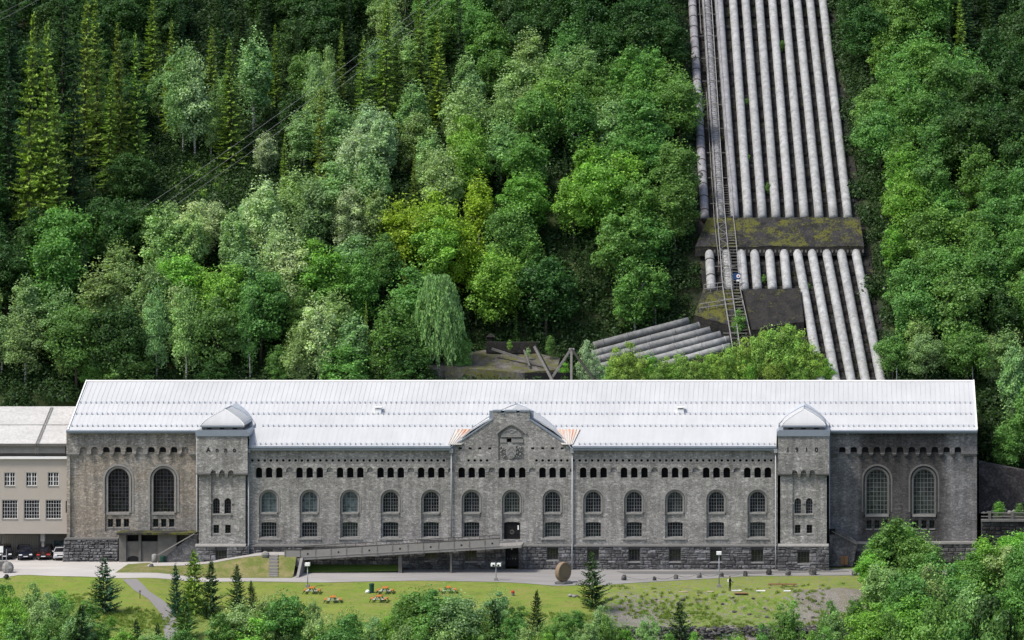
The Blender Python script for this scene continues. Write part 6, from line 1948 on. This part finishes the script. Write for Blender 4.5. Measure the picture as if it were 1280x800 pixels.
# ------------------------------------------------------------------ boulders with a chain along the road
ST = [(780, 725.5, .5), (818, 725.8, .36), (845, 724, .42), (874, 722.5, .48), (902, 721.5, .42), (931.6, 720.3, .46), (961.5, 718.8, .55), (985, 719.4, .52), (1016, 718.8, .72), (1068, 719.2, .55)]
words_ = ['leftmost', 'second', 'third', 'fourth', 'fifth', 'sixth', 'seventh', 'eighth', 'largest and ninth', 'rightmost']
chain_pts = []
for i, (px, py, r) in enumerate(ST):
    r *= .82
    p = onground(px, py)
    mb = MB()
    if i % 3 == 2: mb.prismz([(p.x - r * .55, p.y - r * .5), (p.x + r * .6, p.y - r * .5), (p.x + r * .5, p.y + r * .5), (p.x - r * .5, p.y + r * .55)], p.z - .1, p.z + r * 1.7)
    boulder(mb, (p.x, p.y, p.z + r * .62), r, (.85, .8, 1.15), 20 + i)
    o = mb.build('boulder', M['boulder'])
    tag(o, '%s grey boulder counted from the left in the row along the road edge' % words_[i], 'boulder', 'boulders along the road edge')
    chain_pts.append(Vector((p.x, p.y, p.z + r * 1.5)))
for i, (a, b) in enumerate(zip(chain_pts, chain_pts[1:])):
    mb = MB(); mb.tube([a.lerp(b, k / 8) - Vector((0, 0, .35 * 4 * (k / 8) * (1 - k / 8))) for k in range(9)], .035, 5)
    o = mb.build('chain', M['steel_old'])
    tag(o, 'chain hanging between the %s and the next boulder by the road' % words_[i].replace('largest and ', ''), 'chain', 'chains between the road boulders')

# ------------------------------------------------------------------ lamps
def lamp(px, py, top, heads, label):
    p = onground(px, py); k = (430 + p.y) / 4300
    H = (py - top) * k
    root = empty('street_lamp', p, 0, label, 'street lamp', 'lamp posts along the road')
    mb = MB(); mb.tube([p + Vector((0, 0, -.1)), p + Vector((0, 0, H - .3))], [.07, .05], 8); mb.build('post', M['pipe_grey'], root, True)
    MB().box(p.x - .22, p.x + .22, p.y - .22, p.y + .22, p.z - .05, p.z + .3).build('footing', M['concrete'], root)
    if heads == 1:
        MB().box(p.x - .3, p.x + .3, p.y - .25, p.y + .25, p.z + H - .38, p.z + H + .02).build('lamp_head', M['lamp'], root, bevel=.03)
    else:
        MB().box(p.x - .45, p.x + .45, p.y - .04, p.y + .04, p.z + H - .3, p.z + H - .22).build('cross_arm', M['pipe_grey'], root)
        for s in (-1, 1):
            hd = MB().box(p.x + s * .36 - .26, p.x + s * .36 + .26, p.y - .2, p.y + .2, p.z + H - .42, p.z + H - .02).build('lamp_head', M['lamp'], root, bevel=.03)
            MB().box(p.x + s * .30 - .12, p.x + s * .30 + .12, p.y - .23, p.y - .2, p.z + H - .38, p.z + H - .2).build('lamp_glass', M['glass'], hd)
lamp(384.5, 734, 703.5, 1, 'single white-headed lamp post on the lawn beneath the ramp')
lamp(620, 726, 703.5, 2, 'double-headed white lamp post in front of the lower black door')
lamp(898.8, 734, 689.5, 1, 'single white-headed lamp post right of centre, near the standing person')

# ------------------------------------------------------------------ millstone-like wheel
p = onground(704, 729.5)
wh = empty('stone_wheel', p, 0, 'upright brown stone wheel on a low base at the road edge', 'monument')
mb = MB(); c = Vector((p.x, p.y, p.z + 1.45)); ax = Vector((math.sin(R(52)), -math.cos(R(52)), 0)).normalized()
prof_ = [(-.33, 0.02), (-.33, .72), (-.27, .78), (-.27, .95), (-.36, 1.0), (-.36, 1.12), (-.30, 1.17), (.30, 1.17), (.36, 1.12), (.36, 1.0), (.27, .95), (.27, .78), (.33, .72), (.33, .02)]
vs = []; n = 32; side = Vector((ax.y, -ax.x, 0))
for a, r in prof_:
    for k in range(n):
        t = 6.2832 * k / n; vs.append(c + ax * a * .9 + (side * math.cos(t) + Vector((0, 0, 1)) * math.sin(t)) * r)
mb.add(vs, [(j * n + k, j * n + (k + 1) % n, (j + 1) * n + (k + 1) % n, (j + 1) * n + k) for j in range(len(prof_) - 1) for k in range(n)] + [tuple(range(n)), tuple((len(prof_) - 1) * n + k for k in range(n))])
mb.build('wheel', M['stoneround'], wh)
MB().prismz([(p.x - 1.0, p.y - .6), (p.x + .2, p.y - .75), (p.x + 1.1, p.y - .3), (p.x + .9, p.y + .5), (p.x - .7, p.y + .6)], p.z - .1, p.z + .3).build('base', M['dressed_dark'], wh, bevel=.05)

# ------------------------------------------------------------------ picnic tables, bin, small things on the lawn
def picnic(px, py, label, rz=0):
    p = onground(px, py); root = empty('picnic_table', p, 0, label, 'picnic table', 'orange picnic tables on the lawn')
    ca, sa = math.cos(rz), math.sin(rz)
    def T(mbx):
        mbx.v = [(p.x + x * ca - y * sa, p.y + x * sa + y * ca, p.z + z) for x, y, z in mbx.v]; return mbx
    mb = MB(); mb.box(-.34, .34, -.8, .8, .68, .73)
    T(mb).build('table_top', M['orange'], root)
    for s in (-1, 1):
        mb = MB(); mb.box(s * .85 - .15, s * .85 + .15, -.8, .8, .40, .45); T(mb).build('bench_seat', M['orange'], root)
        for y in (-.6, .6):
            mb = MB(); mb.beam((s * .12, y, .74), (s * .45, y, 0), .08, .09); mb.beam((s * .8, y, .43), (s * 1.05, y, 0), .07, .08); T(mb).build('leg', M['green'], root)
    for y in (-.6, .6):
        mb = MB(); mb.beam((-1.0, y, .38), (1.0, y, .38), .06, .08); T(mb).build('cross_bar', M['lamp'], root)
picnic(390, 741.5, 'orange picnic table just in front of the single lamp post on the lawn')
picnic(416, 753, 'orange picnic table, lowest one, to the right of the lamp post', .1)
picnic(481.5, 741.5, 'orange picnic table beside the dark green bin')
picnic(474, 752, 'orange picnic table below the dark green bin', -.1)
picnic(560, 741, 'orange picnic table half hidden by the bushes at centre', .2)
p = onground(464.6, 741)
bn = empty('rubbish_bin', p, 0, 'dark green rubbish bin on the lawn between the picnic tables', 'bin')
mb = MB(); mb.tube([p, p + Vector((0, 0, 1.0))], [.26, .3], 12); mb.build('body', M['green'], bn)
mb = MB(); mb.tube([p + Vector((0, 0, 1.0)), p + Vector((0, 0, 1.1)), p + Vector((0, 0, 1.16))], [.33, .31, .1], 12); mb.build('lid', M['green'], bn)
p = onground(459.5, 741.6); mb = MB(); boulder(mb, (p.x, p.y, p.z + .2), .3, (1, .9, .8), 9)
tag(mb.build('white_sack', M['white']), 'small white sack lying beside the dark green bin', 'sack')
p = onground(641, 744.5); fl = empty('flower_pot', p, 0, 'small red flower pot alone on the lawn near the centre', 'flower pot')
mb = MB(); mb.tube([p, p + Vector((0, 0, .35))], [.16, .24], 10); mb.build('pot', M['concrete'], fl)
mb = MB(); boulder(mb, (p.x, p.y, p.z + .45), .24, (1, 1, .7), 4); mb.build('flowers', M['red'], fl)
for k, (px, py, r, lb) in enumerate(((713, 746, .3, 'leftmost of three pale stones below the stone wheel'), (717.5, 746.5, .26, 'middle one of three pale stones below the stone wheel'), (721, 745.5, .2, 'rightmost of three pale stones below the stone wheel'))):
    p = onground(px, py); mb = MB(); boulder(mb, (p.x, p.y, p.z + r * .5), r, (1, 1, .7), 30 + k); tag(mb.build('rock', M['dressed']), lb, 'rock', 'pale stones below the wheel')
p = onground(175, 748); mk = empty('path_marker', p, 0, 'short dark marker post beside the narrow footpath', 'post')
mb = MB(); mb.tube([p, p + Vector((0, 0, .85))], .05, 8); mb.build('post', M['steel_dark'], mk); MB().box(p.x - .12, p.x + .12, p.y - .06, p.y + .06, p.z + .75, p.z + .95).build('cap', M['steel_old'], mk)

PL = [(854, 740, .9, .3, 'wood', 'pale plank lying in the grass left of the standing person'), (888, 740.2, .6, .3, 'wood', 'short pale board just below the lamp post by the person'), (920.5, 738.6, 1.0, .4, 'lamp', 'white panel lying at the feet of the standing person'),
      (951, 739, .9, .35, 'lamp', 'white plank lying right of the standing person'), (984, 739.2, .7, .35, 'lamp', 'rightmost white plank lying in the grass'), (926, 742, 1.3, .5, 'wood_red', 'brown board lying on bare earth by the person')]
for px, py, l, w_, m_, lb in PL:
    l *= .6; w_ *= .6
    p = onground(px, py); mb = MB(); mb.box(p.x - l, p.x + l, p.y - w_, p.y + w_, p.z + .02, p.z + .10); tag(mb.build('plank', M[m_]), lb, 'plank')
p = onground(978, 733); bb = empty('low_beam', p, 0, 'long low brown beam on short supports in the meadow', 'beam')
MB().box(p.x - 1.75, p.x + 1.75, p.y - .15, p.y + .15, p.z + .22, p.z + .36).build('beam', M['wood_red'], bb)
for s in (-1.4, 0, 1.4): MB().box(p.x + s - .08, p.x + s + .08, p.y - .12, p.y + .12, p.z - .02, p.z + .22).build('support', M['wood_red'], bb)
g_ = random.Random(77)
for k in range(40):
    px, py = g_.uniform(760, 1075), g_.uniform(745, 799)
    p = onground(px, py); r = g_.uniform(.1, .28); mb = MB(); boulder(mb, (p.x, p.y, p.z + r * .3), r, (1.2, 1, .6), 100 + k, 7)
    if k == 0: RM = []
    RM.append(mb)
mb = MB()
for q in RM: mb.add(q.v, q.f)
for k in range(900):
    px = g_.uniform(745, 1085); p = onground(px, g_.uniform(784, 797)); r = g_.uniform(.08, .26)
    boulder(mb, (p.x, p.y + g_.uniform(-.4, .4), p.z + r * .3), r, (1.2, 1, .7), 300 + k, 6)
tag(mb.build('loose_stones', M['boulder']), kind='stuff')

# ------------------------------------------------------------------ person
def person():
    p = onground(912.5, 738.5)
    root = empty('person', p, R(62), 'person in black standing on the meadow, holding something at waist height', 'person')
    root['local'] = 1
    V = [(0, 0, .92), (0, 0, 1.12), (0, .01, 1.38), (0, 0, 1.50), (0, -.02, 1.56),
         (.09, 0, .86), (.10, -.02, .48), (.11, .03, .08), (.11, -.10, .04),
         (-.09, 0, .86), (-.11, .03, .48), (-.12, .07, .08), (-.12, -.06, .04),
         (.17, 0, 1.40), (.24, -.03, 1.12), (.16, -.25, 1.08),
         (-.17, 0, 1.40), (-.24, .0, 1.12), (-.15, -.24, 1.05)]
    E = [(0, 1), (1, 2), (2, 3), (3, 4), (0, 5), (5, 6), (6, 7), (7, 8), (0, 9), (9, 10), (10, 11), (11, 12), (2, 13), (13, 14), (14, 15), (2, 16), (16, 17), (17, 18)]
    Rr = [(.15, .11), (.13, .10), (.17, .11), (.06, .06), (.055, .055), (.09, .09), (.065, .065), (.045, .045), (.04, .035), (.09, .09), (.065, .065), (.045, .045), (.04, .035), (.06, .06), (.045, .045), (.03, .03), (.06, .06), (.045, .045), (.03, .03)]
    me = bpy.data.meshes.new('body'); me.from_pydata(V, E, [])
    o = bpy.data.objects.new('body', me); COL.objects.link(o); o.parent = root
    md = o.modifiers.new('skin', 'SKIN'); me.skin_vertices
    for i, r in enumerate(Rr): me.skin_vertices[0].data[i].radius = r
    me.skin_vertices[0].data[0].use_root = True
    o.modifiers.new('sub', 'SUBSURF').levels = 1
    me.materials.append(M['cloth'])
    def ell(name, c, r, mat, par=root, cut=None):
        mb = MB(); n = 14; vs = []; fs = []
        for j in range(1, 9):
            for i in range(n):
                th = math.pi * j / 9; ph = 6.2832 * i / n
                vs.append((c[0] + r[0] * math.sin(th) * math.cos(ph), c[1] + r[1] * math.sin(th) * math.sin(ph) * (1.06 if math.sin(ph) < 0 and 3 < j < 7 else 1), c[2] + r[2] * math.cos(th)))
        for j in range(7):
            for i in range(n): fs.append((j * n + i, (j + 1) * n + i, (j + 1) * n + (i + 1) % n, j * n + (i + 1) % n))
        vs += [(c[0], c[1], c[2] + r[2]), (c[0], c[1], c[2] - r[2])]
        fs += [(len(vs) - 2, i, (i + 1) % n) for i in range(n)] + [(len(vs) - 1, 7 * n + (i + 1) % n, 7 * n + i) for i in range(n)]
        mb.add(vs, fs)
        m = mb.mesh(name, mat, True); q = bpy.data.objects.new(name, m); COL.objects.link(q); q.parent = par; return q
    hd = ell('head', (0, -.03, 1.66), (.075, .095, .115), M['skin'])
    ell('hair', (0, -.005, 1.69), (.084, .098, .10), M['hair'], hd)
    ell('nose', (0, -.128, 1.65), (.014, .02, .022), M['skin'], hd)
    for s in (-1, 1):
        ell('ear', (s * .078, -.02, 1.655), (.012, .02, .03), M['skin'], hd)
        ell('eye', (s * .03, -.113, 1.675), (.012, .01, .008), M['black'], hd)
    ell('mouth', (0, -.12, 1.60), (.024, .008, .006), M['red'], hd)
    for s, c in ((1, Vector((.15, -.30, 1.08))), (-1, Vector((-.14, -.29, 1.05)))):
        ell('hand', c, (.035, .05, .022), M['skin'])
        for f in range(4):
            mb = MB(); b_ = c + Vector((s * (-.026 + .017 * f), -.035, 0)); L = (.055, .066, .07, .058)[f]
            mb.tube([b_, b_ + Vector((-s * .005, -L * .6, -.01)), b_ + Vector((-s * .012, -L * .8, -.035 - .004 * f))], [.010, .009, .007], 6)
            q = bpy.data.objects.new('finger', mb.mesh('finger', M['skin'], True)); COL.objects.link(q); q.parent = root
        mb = MB(); b_ = c + Vector((-s * .032, .0, 0)); mb.tube([b_, b_ + Vector((-s * .025, -.03, .01)), b_ + Vector((-s * .025, -.055, 0))], [.012, .010, .008], 6)
        q = bpy.data.objects.new('thumb', mb.mesh('thumb', M['skin'], True)); COL.objects.link(q); q.parent = root
    return root, p
pr, pp = person()
c_ = Matrix.Rotation(R(62), 4, 'Z') @ Vector((0, .19, 1.25))
bg_ = empty('shoulder_bag', pp + c_ - Vector((0, 0, .2)), R(62), 'small white bag on the back of the person in black', 'bag'); bg_['local'] = 1
mb = MB(); mb.box(-.13, .13, -.07, .07, 0, .34); q = mb.build('bag', M['lamp'], None, bevel=.03); q.parent = bg_
c_ = Matrix.Rotation(R(62), 4, 'Z') @ Vector((0, -.37, 1.05))
ob_ = empty('camera', pp + c_, R(62), 'small dark camera held in the hands of the person', 'camera'); ob_['local'] = 1
mb = MB(); mb.box(-.10, .10, -.05, .04, -.05, .06); q = mb.build('camera_body', M['steel_dark'], None); q.parent = ob_
mb = MB(); mb.tube([(0, -.05, 0), (0, -.13, 0)], .035, 10); q = mb.build('lens', M['rubber'], None); q.parent = ob_

# ------------------------------------------------------------------ parked cars
def paint(name, c):
    t = NT(name); t.col(c, .25, .3); t.b.inputs['Coat Weight'].default_value = .6; return t.m
def car(px, Y, rz, mat, label, rear=False, suv=False):
    x = WX(px, Y); z = gf(x, Y) + .036
    root = empty('parked_car', (x, Y, z), rz, label, 'car', 'cars parked under the annexe'); root['local'] = 1
    L = 2.2; Wd = .9; H = 1.62 if suv else 1.46
    def put(mb, name, mt, par=root, sm=False, bev=0):
        o = bpy.data.objects.new(name, mb.mesh(name, mt, sm)); COL.objects.link(o); o.parent = par
        if bev:
            md = o.modifiers.new('bevel', 'BEVEL'); md.width = bev; md.segments = 3; md.limit_method = 'ANGLE'; md.angle_limit = R(30)
        return o
    # body: stations along the length (front at -y), each a cross section
    S = [(-L, .45, .62, .80), (-L + .25, .32, .80, .88), (-L + .9, .30, .92, .9), (-.95, .30, 1.0, .9), (1.2, .30, 1.02, .9), (L - .35, .32, 1.0, .88), (L, .42, .9, .8)]
    vs = []; fs = []
    for y, z0, z1, w in S: vs += [(-w, y, z0), (-w, y, (z0 + z1) / 2), (-w * .93, y, z1), (w * .93, y, z1), (w, y, (z0 + z1) / 2), (w, y, z0)]
    for j in range(len(S) - 1):
        for i in range(6): fs.append((j * 6 + i, j * 6 + (i + 1) % 6, (j + 1) * 6 + (i + 1) % 6, (j + 1) * 6 + i))
    fs += [tuple(range(5, -1, -1)), tuple((len(S) - 1) * 6 + i for i in range(6))]
    mb = MB(); mb.add(vs, fs); body = put(mb, 'body', mat, bev=.05)
    yb_ = L - .25 if suv else L - .7
    mb = MB(); mb.add([(-.83, -1.0, 1.0), (.83, -1.0, 1.0), (.83, yb_ + .15, 1.0), (-.83, yb_ + .15, 1.0), (-.62, -.25, H - .06), (.62, -.25, H - .06), (.62, yb_ - .3, H - .06), (-.62, yb_ - .3, H - .06)],
                      [(0, 1, 5, 4), (1, 2, 6, 5), (2, 3, 7, 6), (3, 0, 4, 7)]); put(mb, 'window', M['glass'])
    mb = MB(); mb.box(-.64, .64, -.28, yb_ - .26, H - .07, H); put(mb, 'roof', mat, bev=.03)
    mb = MB()
    for s in (-1, 1):
        for a, b in (((-1.02, 1.0), (-.26, H - .04)), ((.25, 1.0), (.25, H - .04)), ((yb_ + .15, 1.0), (yb_ - .3, H - .04))):
            mb.beam((s * .84, a[0], a[1]), (s * .635, b[0], b[1]), .06, .07)
    put(mb, 'pillar', mat)
    for s in (-1, 1):
        mb = MB(); mb.box(s * .62 - .2, s * .62 + .2, -L - .02, -L + .2, .66, .80); put(mb, 'tail_light' if rear else 'headlight', M['red' if rear else 'lamp'], bev=.02)
        mb = MB(); mb.box(s * .97 - .09, s * .97 + .09, -.85, -.7, 1.0, 1.14); put(mb, 'mirror', mat, bev=.02)
        for y in (-1.35, 1.35):
            mb = MB(); mb.tube([(s * .72, y, .32), (s * .93, y, .32)], .33, 18); w = put(mb, 'wheel', M['rubber'])
            mb = MB(); mb.tube([(s * .93, y, .32), (s * .945, y, .32)], .2, 12); put(mb, 'rim', M['steel_white'], w)
    mb = MB(); mb.box(-.26, .26, -L - .03, -L, .48, .59); put(mb, 'number_plate', M['lamp'])
    mb = MB(); mb.box(-.45, .45, -L - .015, -L + .02, .64, .76); put(mb, 'grille', M['rubber'])
    return root
pd = paint('dark_blue_car_paint', (.012, .015, .03)); pr_ = paint('maroon_car_paint', (.03, .013, .012)); pw = paint('white_car_paint', (.6, .6, .6)); pg_ = paint('black_car_paint', (.01, .01, .012))
car(6, 5.6, R(14), pg_, 'black car parked at the left edge of the photo beneath the annexe', suv=True)
car(31, 5.2, R(16), pd, 'dark blue car with pale number plate, second from the left edge', suv=True)
car(56, 5.4, R(8), pr_, 'maroon car parked between the dark blue and the white car', True, True)
car(76, 5.0, R(12), pw, 'small white car parked tight against the stone plinth')

# barrier and stones at the left edge of the road
p = onground(6, 714); bw_ = empty('barrier_wall', p, 0, 'low stone barrier with a white board at the left photo edge', 'barrier')
MB().box(WX(-10, p.y), WX(9, p.y), p.y - .5, p.y + .5, p.z - .1, p.z + 1.2).build('base', M['dressed_dark'], bw_)
MB().box(WX(-8, p.y), WX(4, p.y), p.y - .05, p.y + .02, p.z + 2.3, p.z + 3.1).build('board', M['lamp'], bw_)
mb = MB()
for q in (-6, 3, 8): mb.beam((WX(q, p.y), p.y, p.z + 1.1), (WX(q, p.y), p.y, p.z + 2.7), .08, .08)
mb.build('post', M['pipe_grey'], bw_)
p = onground(10, 716); mb = MB(); boulder(mb, (p.x, p.y, p.z + .6), .8, (.9, .9, 1.0), 51); tag(mb.build('boulder', M['dressed']), 'pale boulder at the end of the low barrier, left photo edge', 'boulder')
p = onground(8, 724); mb = MB(); boulder(mb, (p.x, p.y, p.z + .3), .35, (1, 1, .9), 52); tag(mb.build('boulder', M['rubber']), 'small dark stone on the grass verge at the left photo edge', 'boulder')
# pillar, bin and post before the stair flank
p = onground(193, 705); pi_ = empty('stone_pillar', p, 0, 'short round pale pillar at the foot of the left stair', 'pillar')
mb = MB(); mb.tube([p, p + Vector((0, 0, 1.1)), p + Vector((0, 0, 1.25))], [.33, .33, .2], 14); mb.build('shaft', M['dressed'], pi_, True)
p = onground(203.5, 704.5); bi_ = empty('rubbish_bin', p, 0, 'green rubbish bin beside the round pillar at the left stair', 'bin')
mb = MB(); mb.tube([p, p + Vector((0, 0, .85))], [.3, .33], 12); mb.build('body', M['green'], bi_)
mb = MB(); mb.tube([p + Vector((0, 0, .85)), p + Vector((0, 0, .95)), p + Vector((0, 0, 1.0))], [.36, .33, .1], 12); mb.build('lid', M['green'], bi_)
p = onground(189, 710.5); mb = MB(); boulder(mb, (p.x, p.y, p.z + .25), .32, (1, 1, 1.1), 53); tag(mb.build('boulder', M['boulder']), 'small dark stone on the island tip before the round pillar', 'boulder')

# ------------------------------------------------------------------ right of the building: terrace wall, rails, rock
tw_ = empty('terrace_wall', (66, -1.5, 0), 0, 'dark rubble retaining wall with pale coping, right of the power station', 'wall')
MB().box(58.6, 110, -1.4, -.9, -6, 6.2).build('core', M['mortar'], tw_)
MB().box(58.6, 110, -1.75, -.6, 6.2, 6.42).build('coping', M['dressed_dark'], tw_)
g_ = random.Random(5)
z = 6.15
while z > 1.0:
    h = g_.uniform(.45, .65); x = 58.65
    while x < 80:
        w = g_.uniform(.6, 1.3)
        rng.seed(int(x * 100 + z * 10))
        vs, fs = block_mesh((x, x + w, z - h, z, -1.45, .12)); MB().add(vs, fs).build('block', M['rubble_black'], tw_); x += w
    z -= h
rf = empty('terrace_railing', (66, -1.2, 6.4), 0, 'low railing on thick dark posts along the terrace, right of the building', 'railing')
for k in range(8):
    x = WX(1237 + 28.3 * k, -1.2); MB().box(x - .16, x + .16, -1.4, -1.0, 6.0, 7.4).build('post', M['concrete_dark'], rf)
for zz in (7.25, 6.8): MB().box(58.6, 80, -1.25, -1.15, zz - .05, zz + .05).build('rail', M['steel_old'], rf)
rk = empty('rubble_slope_wall', (66, 8, 6.3), 0, 'dark sloping concrete and rock wall behind the terrace railing', 'wall')
mb = MB(); mb.prism([(58.7, 6), (75, 6), (75, 9.2), (67, 11.0), (58.7, 12.6)], 8.2, 9.8); mb.build('face', M['rock'], rk)
mb = MB()
for k in range(26): boulder(mb, (59.2 + k * .55, 5 + (k * 37 % 17) * .17, 6.5), .22 + .02 * (k % 9), (1.1, 1, .8), 200 + k, 7)
tag(mb.build('rubble_heap', M['dressed']), kind='stuff')
for (x, y, h, t) in ((61, 2, 2.2, 'bright'), (63.5, 3, 1.8, 'mid'), (65.2, 2, 2.4, 'bright'), (68, 3, 2.2, 'mid')):
    plant('sapling', x, y, 6.2, h, TONE[t], 1.6, t)
# bridge-like mast ends behind the roof on the right
for px in (1216, 1121):
    Y = 25.5; x = WX(px, Y); tag(MB().tube([(x, Y, 14), (x, Y, WZ(458, Y))], .05, 6).build('pole', M['pipe_grey']), 'thin grey pole standing behind the %s' % ('right end of the white roof' if px > 1200 else 'white roof beside the rightmost penstock'), 'pole')

# ------------------------------------------------------------------ labels of the trees: what, how it looks, where it stands
KN = {'spruce_tree': 'spruce', 'broadleaf_tree': 'leafy tree', 'birch_tree': 'birch', 'young_spruce': 'young spruce', 'bush': 'bush', 'sapling': 'young tree', 'weeping_birch': 'weeping birch', 'snag': 'dead spruce'}
TN = {'pale': 'pale grey-green', 'birch': 'soft green', 'yellow': 'yellow-green', 'bright': 'bright green', 'mid': 'mid-green', 'deep': 'deep green', 'olive': 'olive-green', 'dark': 'dark', 'lime': 'lime-green', 'blue': 'blue-green'}
def where(t):
    px, py, y = t['px'], t['py'], t['y']
    if y < 0:
        if px < 150: return 'in front of the parking area'
        if px < 350: return 'below the footpath'
        if px < 500: return 'below the picnic tables'
        if px < 660: return 'below the double lamp'
        if px < 800: return 'below the stone wheel'
        if px < 1060: return 'on the gravel slope'
        if px < 1180: return 'before the right wing'
        return 'in the bottom right corner'
    v = 'at the very top' if py < 0 else 'at the top edge' if py < 45 else 'in the upper forest' if py < 130 else 'in the middle forest' if py < 215 else 'in the lower forest' if py < 310 else 'close behind the roof'
    if px > 1060:
        if y < 24 and px > 1200: return 'beside the right end wall'
        return v.replace('in the ', 'in ').replace('at the ', 'at ').replace('forest', 'wood') + (', right of the penstocks' if px < 1150 else ' by the right photo edge')
    if 870 < px <= 1060 or (y < 34 and 680 < px <= 870 and py > 400): return 'among the lower penstock pipes' if py > 300 else 'between the upper penstock pipes'
    if px < 110: u = 'above the annexe roof'
    elif px < 240: u = 'above the left wing'
    elif px < 370: u = 'by the left tower'
    elif px < 510: u = 'left of centre'
    elif px < 640: u = 'above the weeping birch'
    elif px < 760: u = 'right of centre'
    else: u = 'beside the leftmost penstock'
    return v + ', ' + u
ORD = ['first', 'second', 'third', 'fourth', 'fifth', 'sixth', 'seventh', 'eighth', 'ninth', 'tenth', 'eleventh', 'twelfth', 'thirteenth', 'fourteenth', 'fifteenth', 'sixteenth', 'seventeenth', 'eighteenth', 'nineteenth', 'twentieth']
groups = {}
for t in TREES: groups.setdefault((t['kind'], t['tone'], where(t)), []).append(t)
GR = {'spruce_tree': 'tall spruces on the hillside', 'broadleaf_tree': 'leafy trees', 'birch_tree': 'birches on the hillside', 'young_spruce': 'young spruces in front of the building', 'bush': 'leafy bushes', 'sapling': 'young trees'}
for (kd, tn, wh_), L in groups.items():
    L.sort(key=lambda t: t['px'])
    for i, t in enumerate(L):
        base = '%s %s' % (TN[tn], KN[kd])
        lab = '%s %s' % (base, wh_) if len(L) == 1 else ('leftmost %s %s' if i == 0 else 'rightmost %s %s' if i == len(L) - 1 else ORD[min(i, 19)] + ' %s from left %s') % (base, wh_)
        tag(t['o'], lab, 'bush' if kd == 'bush' else 'tree', GR.get(kd))
for o in bpy.data.objects:
    if 'local' in o: del o['local']
